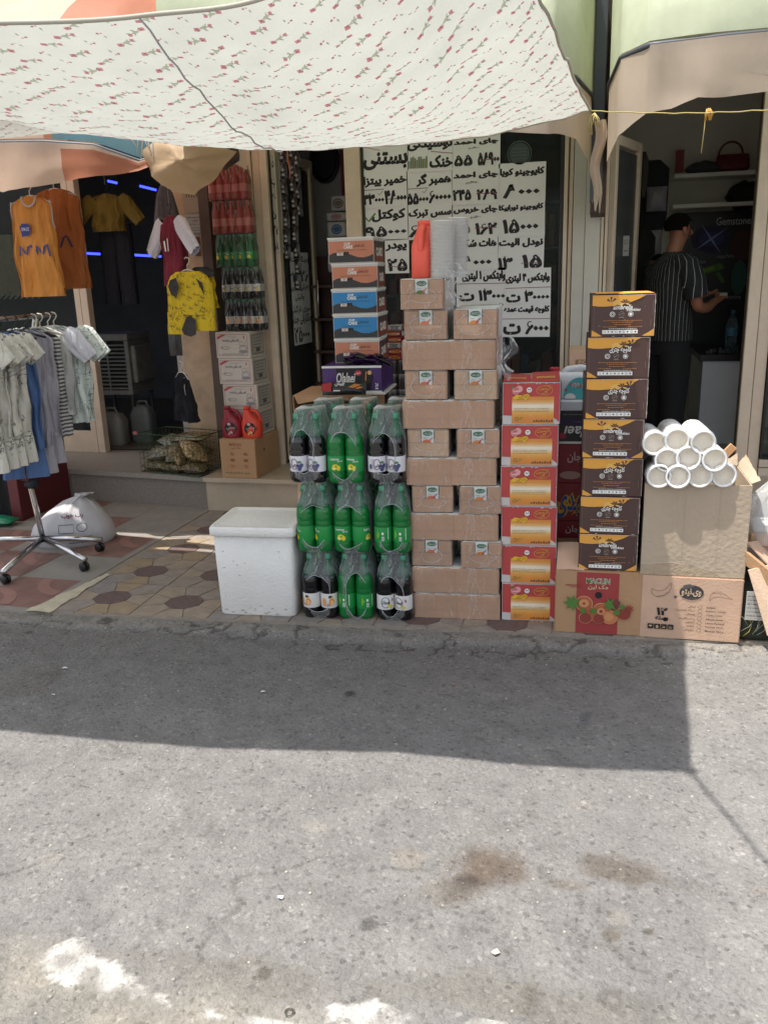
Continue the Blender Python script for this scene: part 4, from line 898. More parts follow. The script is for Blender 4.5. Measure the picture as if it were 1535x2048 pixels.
def red_box(fruit, seed=0):
    t = thing('red_carton', 'x', 'carton'); w_, d_, h = .25, .34, .186; mb = MB(); crate_box(mb, w_, d_, h, mat('carton_white', 'c9c2bd', .65, var=.08, vs=9), seed=seed*3, amp=.006)
    a = Art(); a.poly([(.0025, .042), (w_*.9, .030), (w_-.003, .012), (w_-.003, h-.003), (.0025, h-.003)], REDB)
    x0, x1, y0, y1 = .042, w_-.027, .006, .124; n_ = 16
    for i in range(n_):
        f = (i+.5)/n_; hx = ['d98a3e', 'dd9447', 'e2a358', 'e8b878', 'ead0a6', 'ece0cc', 'ebdcc0', 'e8cfa4', 'e5bb78', 'e2a95c', 'dfa04e', 'dc9745', 'd98f3f', 'd6893b', 'd4863a', 'd2843a'][::-1][i]
        a.rect(x0, x1, y0+(y1-y0)*i/n_, y0+(y1-y0)*(i+1)/n_, flat(hx), i == 0)
    for k in range(3): a.scrib(x0+.01, x1-.02, .058+k*.007, .0022, flat('6d5c50'), k, k == 0)
    for k in range(3): a.scrib(x0+.02, x1-.006, .095+k*.008, .0016, flat('c47d3a'), k+5)
    for k in range(8): a.rect(.135+k*.011, .142+k*.011, .012, .019+.003*(k % 2), flat('5f4030'), k == 0)
    a.ring(.063, .026, .007, .008, .002, flat('4b6a3c')); a.text('م', .075, .09, .02, .034, flat('8a8a3a'))
    if fruit:
        a.circ(.058, .150, .017, .017, flat('d98a8a')); a.circ(.073, .158, .015, .015, flat('e0a09a'), up=False); a.circ(.058, .150, .013, .013, flat('c96a72')); a.circ(.046, .166, .010, .004, flat('5f7a3a')); a.text('سیب', .048, .075, .140, .158, flat('f0d8d0'), .02)
    a.poly([(.046, .122), (.060, .134), (.085, .130), (.110, .138), (.120, .128), (.108, .116), (.100, .106), (.092, .118), (.070, .116), (.05, .112)], flat('e2b52e')); a.text('ایرانی', .070, .112, .118, .140, flat('b5822a'), .02)
    a.circ(.116, .154, .0115, .0115, INKW); a.circ(.112, .156, .003, .0026, INKK); a.circ(.120, .156, .003, .0026, INKK, up=False); a.rect(.112, .120, .148, .149, INKK, False)
    G_ = flat('cf9a3c'); a.ring(.182, .152, .034, .020, .0022, G_); a.text('گل', .172, .196, .136, .152, G_, .03); a.text('لیمون', .156, .206, .152, .168, G_, .02); a.text('زعفران', .18, .214, .168, .178, G_, .01)
    scuffs(a, w_, h, seed, mat('scuff_white', 'd6ccc6', .8), 14); a.front(mb, w_, d_); s_a = Art(); s_a.rect(.01, d_-.02, .05, h-.01, mat('side_white', 'bdb5ae', .7, var=.1)); s_a.add(mb, lambda x, y, o: (w_/2+.002+o, -d_/2+x, y))
    mb.build('box', t); return t
seq = [1, 0, 0, 1, 1, 1]; c0 = P(1050, 1200, 3.78); offs = [.004, .004, -.001, -.008, -.002, 0]
rlab = ['bottom red carton of the stack beside the juice cartons', 'second red carton from the bottom, without the fruit picture', 'third red carton from the bottom, without the fruit picture', 'fourth red carton from the bottom, shifted a little left', 'second red carton from the top of its stack', 'top red carton with two printed flaps']
for i, fr_ in enumerate(seq):
    o = red_box(fr_, i+3); put(o, (c0.x+offs[i], 3.775+.17, i*.1875), R([4, 3, 4, 5, 3.5, 4][i]), rlab[i], 'red cartons in a stack')
    if i == 5:
        for s in (-1, 1):
            mb = MB(); mb.box(-.060, .060, 0, .12, 0, .004, REDB, .0015)
            a = Art(); a.rect(.02, .10, .03, .055, flat('d8a04a')); a.text('ایرانی', .03, .09, .033, .052, flat('7a2f2f')); a.scrib(.02, .10, .075, .003, flat('d88a8a')); a.add(mb, lambda x, y, o_: (x-.06, y, .004+o_)); f_ = mb.build('flap', o, label='printed red flap folded half open'); f_.location = (s*.0625, -.166, .188); f_.rotation_euler = (R(9 if s < 0 else 13), R(s*-2), 0)
# ================================================================== BROWN COOKIE CARTONS
BROWN = mat('carton_cocoa', '4d352f', .5, var=.08, vs=6); ORNG = flat('e0a040'); PALEO = flat('e9bd6a')
def cookie(umb, seed=0):
    t = thing('cookie_carton', 'x', 'carton'); w_, d_, h = .253, .33, .1695; mb = MB(); crate_box(mb, w_, d_, h, BROWN, seed=seed*7, amp=.006, bev=.003); a = Art()
    def n(x, y): return (x*w_, y*h)
    a.poly([n(.012, .985), n(.012, .745), n(.1, .725), n(.22, .72), n(.36, .735), n(.5, .77), n(.62, .82), n(.74, .89), n(.86, .985)], ORNG)
    a.poly([n(.012, .015), n(.18, .015), n(.1, .09), n(.012, .165)], ORNG, False)
    if umb: a.poly([n(.80, .015), n(.988, .015), n(.988, .19), n(.9, .10)], ORNG, False)
    a.line([n(.04, .1), n(.042, .72)], .0007, flat('8a7468'))
    ux_, uy_ = (.31, .86) if umb else (.70, .86)     # beach parasol
    for k in range(5):
        a0 = 30+k*26 if umb else 10+k*26; c_ = n(ux_, uy_-.04); rr = .021
        a.poly([c_, (c_[0]+rr*math.cos(R(a0)), c_[1]+rr*math.sin(R(a0))), (c_[0]+rr*math.cos(R(a0+26)), c_[1]+rr*math.sin(R(a0+26)))], BROWN if k % 2 == 0 else ORNG, k == 0)
    for q, (px_, py_) in enumerate(((.40, .76), (.52, .78))):
        if not umb: px_ += .06
        for k in range(6):
            an = R(-20+k*44); c_ = n(px_, py_+.015); L = .021
            a.poly([c_, (c_[0]+L*.6*math.cos(an-.28), c_[1]+L*.6*math.sin(an-.28)), (c_[0]+L*math.cos(an), c_[1]+L*.85*math.sin(an)), (c_[0]+L*.6*math.cos(an+.28), c_[1]+L*.6*math.sin(an+.28))], PALEO if py_+.02*math.sin(an) < .78 else BROWN, k == 0)
    if umb: a.text('umbrella', w_*.34, w_*.64, h*.645, h*.755, INKW, .02, .35); a.text('cookies', w_*.55, w_*.765, h*.605, h*.675, INKW, .02, .35)
    else: a.text('کلوچه چتری', w_*.36, w_*.70, h*.60, h*.775, INKW, .03)
    for k, xx in enumerate((.33, .47, .615)):
        c_ = n(xx, .535); 
        if k == 1: a.ring(c_[0], c_[1]+.001, .0105, .0095, .0013, flat('8f8a7c')); a.line([(c_[0]-.007, c_[1]-.003), (c_[0], c_[1]+.002), (c_[0]+.007, c_[1]+.005)], .0016, flat('a9a496'), False); a.rect(c_[0]-.010, c_[0]+.010, c_[1]-.0145, c_[1]-.0125, flat('a9a496'), False)
        else:
            a.ring(c_[0], c_[1], .0095, .0095, .0017 if k else .0022, INKW)
            if k == 2: a.circ(c_[0], c_[1], .006, .0062, INKW, up=False)
            else: a.ring(c_[0]-.001, c_[1], .0045, .0045, .002, INKW, False)
    O2 = flat('c98746')
    for k, (xa, xb, yy) in enumerate(((.19, .80, .385), (.33, .66, .345), (.36, .62, .29), (.19, .40, .24), (.58, .80, .24))): a.scrib(w_*xa, w_*xb, h*yy, .0026, O2, k+umb*9, k == 0)
    a.scrib(w_*.28, w_*.72, h*.195, .0024, INKW, 33)
    a.rect(w_*.18, w_*.735, h*.075, h*.165, INKW)
    for k in range(9):
        cx_ = w_*(.215+k*.0605); cy_ = h*.12
        if k in (0, 3): a.line([(cx_-.003, cy_-.004), (cx_-.003, cy_+.004)], .0012, INKK, k == 0); a.line([(cx_+.003, cy_-.004), (cx_+.003, cy_+.004)], .0012, INKK, False)
        elif k in (5, 7): a.ring(cx_, cy_, .0035, .0035, .0011, INKK, False)
        else: a.poly([(cx_-.003, cy_+.003), (cx_, cy_-.004), (cx_+.003, cy_+.003)] if k % 2 else [(cx_-.004, cy_), (cx_, cy_+.004), (cx_+.004, cy_), (cx_, cy_-.004)], INKK, False)
    wv = flat('b9b2a8'); a.line([(w_-.004, .004), (w_-.0035, h*.4), (w_-.0045, h-.004)], .0016, wv); a.line([(.004, h-.003), (w_*.5, h-.0035), (w_-.004, h-.003)], .0014, wv, False)
    a.line([(w_*.93, h*.25), (w_*.93, h*.42)], .0012, flat('8a7468'), False); a.line([(w_*.955, h*.5), (w_*.955, h*.85)], .001, flat('8a7468'), False)
    scuffs(a, w_, h, seed+40, mat('scuff_pale', 'c9beb4', .8), 16); a.front(mb, w_, d_, .0004, .001); tp = Art(); tp.poly([(.02, .01), (w_*.7, .006), (w_*.98, .03), (w_*.97, .30), (.01, .3)], ORNG); tp.poly([(.01, .004), (w_*.45, .004), (w_*.40, .03), (.02, .02)], flat('8a6a52')); tp.add(mb, lambda x, y, o: (x-w_/2, -d_/2+y, h+o+.001))
    mb.build('box', t); return t
seq = [1, 0, 0, 1, 0, 0, 1]; xs_ = [.098, .101, .101, .100, .103, .108, .118]
clab = ['bottom brown cookie carton, English print, resting on the fruit carton', 'second brown cookie carton from the bottom, Persian print', 'third brown cookie carton from the bottom, Persian print', 'middle brown cookie carton of the seven, English print', 'third brown cookie carton from the top, white worn right edge', 'second brown cookie carton from the top, torn right edge', 'topmost brown cookie carton catching the sun']
for i, u in enumerate(seq):
    o = cookie(u, i+1); put(o, (xs_[i]-.012, 3.69+.165+[.004, 0, .006, 0, -.004, .003, 0][i], .300+i*.1702), R([2, 1, 2.5, 1.5, 3, 1, 2][i]), clab[i], 'brown cookie cartons in a tall stack')
# ================================================================== FRUIT CARTON, CHIPS CARTON
t = thing('fruit_carton', 'kraft carton with red panel and printed fruit below the brown cookie cartons', 'carton', (.052, 3.675+.18, 0), R(1.5)); w_, d_, h = .376, .36, .298
mb = MB(); crate_box(mb, w_, d_, h, KRAFT3, seed=3, amp=.004); a = Art(); RP = mat('panel_red', '9c3a38', .7, var=.08)
a.rect(w_*.25, w_*.735, .004, h-.004, RP); a.text('MACLIN', w_*.355, w_*.635, h*.81, h*.90, INKW, .05); a.text('MACLIN', w_*.357, w_*.633, h*.815, h*.895, flat('56803c'), .015); a.text('مک لین', w_*.38, w_*.61, h*.715, h*.80, flat('c9b48e'), .03); a.text('1000 x ت', w_*.11, w_*.31, h*.735, h*.79, RP, .02, rot=90)
a.circ(w_*.505, h*.635, .0155, .0155, INKK)
FO, FL_, FD, FG = flat('b0603c'), flat('d49a72'), flat('8a3a30'), flat('4f7a34')
for x, y, r in ((.34, .49, .036), (.44, .33, .030), (.36, .26, .026), (.54, .40, .033), (.64, .29, .033), (.80, .36, .030), (.52, .26, .024)): a.circ(w_*x, h*y, r+.003, r*.95+.003, FL_, up=(x == .34))
for x, y, r, m_ in ((.34, .49, .036, FO), (.44, .33, .030, FO), (.36, .26, .026, FD), (.54, .40, .033, FO), (.64, .29, .033, flat('c47a4c')), (.80, .36, .030, FD), (.52, .26, .024, FD)): a.circ(w_*x, h*y, r, r*.95, m_)
for x, y, r in ((.34, .50, .022), (.54, .385, .018), (.63, .30, .022)): a.circ(w_*x, h*y, r, r*.9, flat('c98a5c')); 
for x, y, r in ((.54, .385, .008), (.34, .5, .006)): a.circ(w_*x, h*y, r, r, FD, up=False)
for cx_, cy_, rr, a0 in ((.2, .50, .040, 180), (.64, .50, .034, 60), (.45, .385, .02, 30), (.72, .38, .02, 0), (.33, .38, .018, 200), (.78, .47, .016, 80)): a.poly(star(w_*cx_, h*cy_, rr, 7, .5, a0), FG, cx_ == .2)
a.poly(star(w_*.86, h*.45, .022, 8, .45, 70), FD); a.circ(w_*.71, h*.53, .018, .014, flat('6b3a34'), up=False)
a.front(mb, w_, d_); mb.build('box', t)
mb = MB(); mb.grid(lambda u, v: Vector((-w_/2+.004+.12*u, -d_/2+.004+.17*v, h+.001+.075*v+.004*math.sin(u*3))), 6, 6, KRAFT); mb.grid(lambda u, v: Vector((-w_/2+.004+.12*u, -d_/2+.006+.17*v, h-.002+.075*v+.004*math.sin(u*3))), 6, 6, KRAFT); mb.build('flap', t, label='sunlit top flap sticking up beside the cookie cartons')
t = thing('chips_carton', 'tan carton printed with a list of flavours and chip drawings, bottom right', 'carton', (.450, 3.678+.17, 0), R(0)); w_, d_, h = .42, .34, .292
mb = MB(); crate_box(mb, w_, d_, h, KRAFT, seed=8, amp=.004); a = Art(); K = flat('4a3a30'); LG = flat('3a3638')
a.circ(w_*.5, h*.765, .050, .034, LG, 30); a.poly([(w_*.40, h*.80), (w_*.42, h*.875), (w_*.48, h*.895), (w_*.53, h*.86)], flat('57524f')); a.text('وی.نیتو', w_*.40, w_*.595, h*.70, h*.83, flat('cdb393'), .03); a.scrib(w_*.45, w_*.56, h*.675, .0016, flat('8a7a68'))
def crvl(P_, m_, wd=.0013, up=False):
    out = []
    for i in range(len(P_)-1):
        for k in range(6):
            f = k/6; p0, p1, p2, p3 = [P_[max(0, min(len(P_)-1, i+q))] for q in (-1, 0, 1, 2)]
            out.append(tuple(.5*(2*p1[j]+(p2[j]-p0[j])*f+(2*p0[j]-5*p1[j]+4*p2[j]-p3[j])*f*f+(3*p1[j]-p0[j]-3*p2[j]+p3[j])*f**3) for j in (0, 1)))
    out.append(P_[-1]); a.line([(x*w_, y*h) for x, y in out], wd, m_, up)
crvl([(.105, .80), (.17, .765), (.24, .80), (.295, .905), (.29, .80), (.25, .71), (.16, .67), (.11, .73), (.105, .80)], K, up=True); crvl([(.16, .68), (.22, .70), (.27, .76)], K)
crvl([(.68, .65), (.69, .75), (.75, .80), (.82, .765), (.88, .70), (.90, .69)], K); crvl([(.68, .65), (.71, .70), (.78, .72), (.85, .70), (.90, .70)], K); crvl([(.70, .76), (.75, .78), (.80, .75)], K)
a.text('۱۲', w_*.165, w_*.275, h*.375, h*.50, INKK, .05); a.text('بسته', w_*.155, w_*.285, h*.285, h*.36, INKK, .04); a.circ(w_*.255, h*.315, .010, .010, INKK, 9, up=False); a.poly(star(w_*.345, h*.685, .009, 6, .4), LG, False)
for k in range(4):
    x = w_*(.083+k*.067); a.rect(x, x+.0245, h*.155, h*.235, INKK, k == 0)
for k in range(4):
    x = w_*(.083+k*.067)+.012; y = h*.195; m_ = flat('c9a883')
    if k == 0: a.circ(x, y, .008, .006, m_, 16, a0=0, a1=180); a.rect(x-.0007, x+.0007, y-.007, y, m_, False)
    elif k == 1: a.poly([(x-.008, y-.001), (x, y+.008), (x+.008, y-.001)], m_, False); a.rect(x-.004, x+.004, y-.008, y-.002, m_, False)
    else: a.rect(x-.008, x+.006, y-.006, y-.003, m_, False); a.line([(x-.008, y+.004), (x+.007, y-.001)], .0018, m_, False)
rowsT = [('نمکی', 'Salted', .085), ('سرکه بالزامیک', 'Balsamic Vinegar', .20), ('پنیری', 'Cheese Chips', .16), ('سس آلفردو', 'Alfredo Sauce', .165), ('لیمویی', 'Lemon Flavored', .185), ('کچاپ', 'Ketchup Sauce', .175), ('مکزیکی', 'Mexican Sauce', .18)]
for k, (fa_, en, wd) in enumerate(rowsT):
    y = h*(.545-k*.0625); a.text(en, w_*.655, w_*(.655+wd), y-.0045, y+.0045, K, .012, up=(k == 0)); ww = [.075, .19, .085, .15, .09, .075, .1][k]; a.text(fa_, w_*(.545-ww), w_*.545, y-.0055, y+.006, K, .01, up=False); a.ring(w_*.595, y, .0085, .0085, .0011, K, False)
a.front(mb, w_, d_); mb.build('box', t)
# the big open carton with paper cups on it
t = thing('open_carton', 'large plain open carton with peeled paper along its lower edge, holding cup sleeves', 'carton', (.445, 3.675+.21, .2935), R(.5)); w_, d_, h = .428, .40, .412
mb = MB(); TH_ = .005
OC = mat('carton_grey', 'b3a18b', .85, var=.09, vs=4, bump=.3, bs=50)
for (x0, x1, y0, y1) in ((-w_/2, w_/2, -d_/2, -d_/2+TH_), (-w_/2, w_/2, d_/2-TH_, d_/2), (-w_/2, -w_/2+TH_, -d_/2+TH_, d_/2-TH_), (w_/2-TH_, w_/2, -d_/2+TH_, d_/2-TH_)): mb.box(x0, x1, y0, y1, 0, h, OC, .001)
mb.box(-w_/2+TH_, w_/2-TH_, -d_/2+TH_, d_/2-TH_, .002, .3, OC)
a = Art(); TC = flat('a58d72'); pts = [(0, .004), (0, .052), (.06, .056), (.12, .062), (.17, .055), (.21, .060), (.25, .040), (.30, .030), (.36, .034), (.40, .022), (w_-.002, .026), (w_-.002, .004)]; a.poly(pts, mat('peeled_card', 'ab9880', .9, var=.15, vs=20, bump=.4)); a.line(pts[1:-1], .0016, flat('d9cdb8')); a.poly([(.33, .004), (.33, .020), (.37, .030), (.41, .026), (w_-.003, .020), (w_-.003, .004)], mat('torn_card', 'b8a68e', .9, var=.2, vs=30))
for x in (.165, .305): a.line([(x, .06), (x+.002, h-.01)], .0012, flat('ab9a84'), False)
a.line([(.09, .09), (.2, .088), (.34, .098), (.42, .09)], .001, flat('a39079'), False); a.front(mb, w_, d_, .0005, .0008); mb.build('box', t)
mb = MB()
def fl1(u, v): x = .06+.155*u; return Vector((x, d_/2-.005+.02*v, h+.06*v*(.7+.3*math.sin(u*7))+.008*noise.noise(Vector((u*8, v*3, 1)))))
mb.grid(fl1, 10, 5, OC); mb.grid(lambda u, v: Vector((w_/2-.002+.035*v, -.18+.37*u, h+.004+.035*v*(.4+u)+.01*noise.noise(Vector((u*7, v*3, 5)))*v)), 10, 5, OC); mb.build('flap', t, label='torn sunlit flap at the back right')
mb = MB(); mb.bar((0, 0, 0), (.045, .0, .055), .02, .035, mat('card_strip', 'c89a70', .8), bev=.002); o = mb.build('cardboard_strip', label='short tan cardboard strip leaning out behind the paper cups', cat='cardboard'); c = P(1443, 915, 4.05); o.location = c
CUP = mat('paper_cup', 'f0efec', .55, var=.03); CUPI = mat('cup_inside', 'efe6d6', .8, var=.1, vs=30)
def cups(L, seed):
    t = thing('cup_sleeve', 'x', 'cups'); mb = MB(); r = .0495; T = Matrix.Rotation(R(-90), 4, 'X')      # axis along +y, mouth at y=0
    mb.lathe([(r-.008, .004), (r-.0075, -.001), (r-.004, -.004), (r, -.002), (r+.002, .001), (r+.002, .004), (r, .007), (r-.002, .03)], CUP, 36, T); pr = []
    for i in range(int(L/.009)): z0 = .03+i*.009; q = r-.002-.00*i; pr += [(q, z0), (q, z0+.006), (q-.0015, z0+.0075)]
    mb.lathe(pr, CUP, 28, T); mb.lathe([(r-.008, .004), (r-.010, .026), (r-.012, .03), (0, .03)], CUPI, 32, T); mb.build('cup', t)
    mb = MB(); mb.lathe([(r+.001, -.003), (r+.003, .0005), (r+.0045, .01), (r+.0035, .05), (r+.004, L*.6), (r+.003, L), (r*.6, L+.04), (.006, L+.07), (.02, L+.10)], clear('cup_film', (1, 1, 1), .02, .25, wr=.20, ws=30), 36, T)
    for i in range(len(mb.v)): v = Vector(mb.v[i]); mb.v[i] = tuple(v+v.normalized()*.0015*noise.noise(v*60+Vector((seed, 0, 0))))
    mb.build('film', t); return t
cpt = cups(.20, 1); pts = [(1317, 953), (1355, 954), (1399, 952), (1447, 951), (1333, 921), (1376, 917), (1428, 920), (1309, 887), (1353, 881), (1405, 885)]
cl_ = ['bottom row, leftmost paper cup sleeve', 'bottom row, second paper cup sleeve from the left', 'bottom row, third paper cup sleeve from the left', 'bottom row, rightmost paper cup sleeve under crinkled film', 'middle row, left paper cup sleeve', 'middle row, centre paper cup sleeve', 'middle row, right paper cup sleeve', 'top row, left paper cup sleeve beside the cookie cartons', 'top row, middle paper cup sleeve', 'top row, right paper cup sleeve']
for i, (px, py) in enumerate(pts):
    o = cpt if i == 0 else copy_tree(cpt); yy = 3.655+[0, -.006, .004, .02, .004, 0, -.004, .01, .012, .0][i]; c = P(px, py, yy); put(o, c, R([3, -2, 1, 6, 2, -1, 4, 6, 2, 5][i]), cl_[i]+' on the open carton', 'sleeves of white paper cups', rx=R([1, 1, 1, 1, 1, 1, 1, 2, 3, 3][i]), ry=R(i*37))
# ================================================================== PRICE SHEETS
PAPER = mat('paper', 'efeeee', .8, var=.05, vs=3); PEN = flat('241d20'); RPEN = flat('8a3f55'); GPEN = flat('5f8a2e')
SX = lambda X: 700+X/3.489
SY = lambda Y_: 250+Y_/3.489
YW = 5.898
def pw(X, Y_): q = P(SX(X), SY(Y_), YW); return q.x, q.z
def sheet(label, rect, items, o=0):
    x0, z1 = pw(rect[0], rect[1]); x1, z0 = pw(rect[2], rect[3]); mb = MB(); yy = YW-.004*o
    mb.box(x0, x1, yy-.0012, yy, z0, z1, PAPER); a = Art()
    for it in items:
        k, r = it[0], it[1]; ax, az = pw(r[0], r[3]); bx_, bz = pw(r[2], r[1])
        if k == 'line': a.line([(ax, bz), (bx_, az)] if len(it) > 3 else [(ax, (az+bz)/2), (bx_, (az+bz)/2)], .004, it[2])
        elif k == 'tick': a.line([(ax, az+(bz-az)*.5), (ax+(bx_-ax)*.35, az), (bx_, bz)], .012 if it[2] is GPEN else .004, it[2])
        elif k == 'pic':
            for q in range(10): u = q/10; a.rect(ax+(bx_-ax)*u, ax+(bx_-ax)*(u+.085), az, az+(bz-az)*(.6+.35*abs(math.sin(q*2.3))), flat(['8a8f86', '6f8a4a', '7a8288', '8a7d3a'][q % 4]), q == 0)
        else:
            for dx_, dz_ in ((0, 0), (.0028, .001), (-.0028, -.001), (0, .0026)) if bz-az > .03 else ((0, 0),): a.text(k, ax+dx_, bx_+dx_, az+dz_, bz+dz_, it[2] if len(it) > 2 else PEN, .028)
    a.add(mb, lambda x, y, of: (x, yy-.0012-of, y), .00015, .0005)
    c = Vector(((x0+x1)/2, yy, z0)); mb.v = [tuple(Vector(v)-c) for v in mb.v]; ob = mb.build('price_sheet', label=label, cat='price sign', group='handwritten price sheets on the shop window'); ob.location = c; ob.rotation_euler = (0, R(.7*math.sin(rect[0]+rect[1])), 0)
sheet('price sheet for ice cream, top left of the window', (85, 130, 400, 322), [('بستنی', (95, 180, 395, 320)), ('line', (95, 150, 205, 185), flat('b5785c'), 1)])
sheet('price sheet for cold drinks with a small picture of bottles, top row', (400, 60, 713, 315), [('نوشیدنی', (400, 80, 708, 188)), ('خنک', (556, 205, 711, 300)), ('pic', (408, 212, 540, 308)), ('line', (562, 175, 712, 205), RPEN, 1)], 1)
sheet('tea price sheet reading ۵۵ with a crossed-out figure, top row', (713, 60, 1045, 303), [('چای احمد', (724, 88, 1030, 152)), ('۱۰۰گرم', (825, 148, 900, 172)), ('۵۵', (728, 208, 850, 290)), ('۵۸۹۰۰', (892, 185, 1038, 285)), ('line', (885, 235, 1042, 245), RPEN)])
sheet('pizza dough price sheet with two figures, left column second row', (85, 322, 400, 568), [('خمیر پیتزا', (98, 345, 392, 442)), ('۴۳۰۰۰', (95, 465, 236, 558)), ('۴۸۰۰۰', (245, 452, 392, 556)), ('line', (95, 450, 238, 454), RPEN), ('tick', (195, 462, 228, 490), flat('6f7f6f')), ('line', (245, 512, 392, 520), PEN)], 1)
sheet('hamburger price sheet with two figures, second row', (400, 315, 712, 562), [('همبر گر', (465, 330, 702, 432)), ('۵۵۰۰۰', (400, 470, 545, 556)), ('۶۰۰۰۰', (550, 456, 702, 548)), ('tick', (505, 448, 538, 475), flat('6f7f6f')), ('line', (402, 440, 545, 444), RPEN)])
sheet('tea price sheet reading ۲۴۵ with ۲۸۹ crossed out', (712, 303, 1035, 546), [('چای احمد', (722, 318, 1030, 388)), ('۴۵۰گرم', (808, 388, 895, 416)), ('۲۴۵', (718, 450, 842, 530)), ('۲۸۹', (885, 445, 1022, 526)), ('line', (878, 472, 1028, 480), RPEN)], 1)
sheet('cappuccino price sheet reading ۸۰۰۰, right column top', (1035, 272, 1360, 528), [('کاپوچینو کوپا', (1045, 290, 1352, 372)), ('۸۰۰۰', (1065, 405, 1320, 515))])
sheet('cocktail price sheet with a green tick reading ۹۵۰۰۰', (90, 568, 405, 800), [('کوکتل', (155, 582, 386, 678)), ('tick', (108, 615, 178, 672), GPEN), ('۹۵۰۰۰', (106, 700, 392, 785))])
sheet('sauce price sheet half hidden behind the coral jug', (405, 560, 712, 790), [('سس تبرک', (412, 575, 705, 655)), ('۶۰۰۰۰', (412, 692, 700, 785))], 1)
sheet('tea price sheet with ۱۶۲ crossed out, beside the white lids', (712, 546, 1035, 778), [('چای خروس', (720, 558, 1022, 628)), ('۴۰۰گرم', (836, 630, 912, 656)), ('۱۵۵', (725, 690, 832, 762)), ('۱۶۲', (872, 680, 1020, 768)), ('line', (865, 712, 1020, 718), RPEN)])
sheet('cappuccino price sheet reading ۱۵۰۰۰, right column', (1035, 528, 1356, 775), [('کاپوچینو تورابیکا', (1040, 545, 1348, 610)), ('۱۵۰۰۰', (1065, 650, 1312, 758))], 1)
sheet('small powder price sheet with ۲۵ crossed out, above the noodle packets', (238, 800, 412, 1032), [('پودر', (246, 822, 390, 888)), ('۲۵', (262, 932, 395, 1022)), ('line', (262, 985, 395, 992), RPEN)])
sheet('price sheet hidden behind the lids reading ۸۰۰۰', (700, 775, 1030, 1008), [('هات شکلات', (700, 790, 1020, 858)), ('۸۰۰۰', (770, 908, 985, 1000))], 1)
sheet('noodle price sheet reading ۱۳ with ۱۵ crossed out', (1030, 775, 1347, 1005), [('نودل الیت', (1036, 785, 1340, 860)), ('۱۳', (1030, 912, 1130, 1000)), ('۱۵', (1198, 902, 1335, 998)), ('line', (1190, 958, 1338, 965), RPEN)])
sheet('one litre bleach price sheet reading ۱۳۰۰۰', (740, 1003, 1085, 1262), [('وایتکس ۱ لیتری', (780, 1012, 1083, 1098)), ('۱۳۰۰۰ ت', (760, 1132, 1078, 1232)), ('line', (740, 1104, 1085, 1108), RPEN)])
sheet('four litre bleach price sheet reading ۳۰۰۰۰', (1085, 1005, 1397, 1244), [('وایتکس ۴ لیتری', (1088, 1030, 1392, 1108)), ('۳۰۰۰۰ ت', (1090, 1142, 1388, 1238)), ('line', (1085, 1132, 1397, 1137), RPEN)], 2)
sheet('wholesale biscuit price sheet reading ۶۰۰۰, bottom right of the window', (1020, 1238, 1390, 1476), [('کلوچه قیمت عمده', (1073, 1258, 1386, 1322)), ('۶۰۰۰ ت', (1068, 1368, 1382, 1464)), ('شاد', (1032, 1240, 1066, 1262)), ('line', (1060, 1350, 1390, 1353), RPEN)], 1)
# round faint sticker at the top of the window
mb = MB(); a = Art(); c = pw(1180, 200); a.ring(0, 0, .075, .075, .004, flat('5f716c')); a.circ(0, 0, .066, .066, flat('3c4a48'))
for k in range(4): a.scrib(-.045, .045, .03-.02*k, .003, flat('6a7a76'), k, k == 0)
a.add(mb, lambda x, y, o: (x, YW-o*.5, y)); ob = mb.build('window_sticker', label='round dull green sticker at the top right of the grocery window', cat='sticker'); ob.location = (c[0], 0, c[1])
# sheets on the open glass door
la, lb_ = Vector((LA[0], LA[1], 0)), Vector((LB[0], LB[1], 0)); ld = (lb_-la).normalized(); ln = Vector((ld.y, -ld.x, 0))
if ln.x < 0: ln = -ln
def LP(px, py):
    d = ray(px, py); q = la+ln*.012; t = (q.x*ln.x+q.y*ln.y)/(d.x*ln.x+d.y*ln.y); p = Vector((d.x*t, d.y*t, EYE+d.z*t)); return (p-la).dot(ld), p.z
def dsheet(label, rect, items):
    u0, z1 = LP(rect[0], rect[1]); u1, z0 = LP(rect[2], rect[3]); mb = MB(); a = Art()
    a.rect(u0, u1, z0, z1, PAPER)
    for tx, r in items:
        p0, w1 = LP(r[0], r[1]); p1, w0 = LP(r[2], r[3]); a.text(tx, p0, p1, w0, w1, PEN, .028, up=(tx == items[0][0]))
    cc = la+ld*((u0+u1)/2)+Vector((0, 0, z0))
    a.add(mb, lambda x, y, of: tuple(la+ld*x+ln*(.012+of)+Vector((0, 0, y))-cc), .0004, .001)
    ob = mb.build('price_sheet', label=label, cat='price sign', group='price sheets on the open glass door'); ob.location = cc
dsheet('long pudding and macaroni price sheet on the open glass door', (578, 504, 624, 684), [('پودینگ الیت', (580, 511, 619, 528)), ('۲۶', (600, 541, 617, 563)), ('۲۳', (577, 541, 592, 564)), ('زعفرانی کاکائویی', (578, 569, 619, 581)), ('وانیلی', (589, 588, 608, 601)), ('موزی نارگیلی', (581, 612, 620, 624)), ('ماکارانی جهان', (581, 630, 622, 646)), ('۲۵۰۰۰', (588, 655, 619, 681))])
dsheet('tall narrow price sheet at the hinge side of the open glass door', (540, 312, 572, 506), [('سس', (541, 318, 556, 338)), ('رب', (541, 355, 556, 378)), ('لپه', (541, 385, 558, 400)), ('نان', (542, 420, 560, 440)), ('۲۵', (543, 450, 560, 470)), ('تومان', (545, 485, 570, 502))])
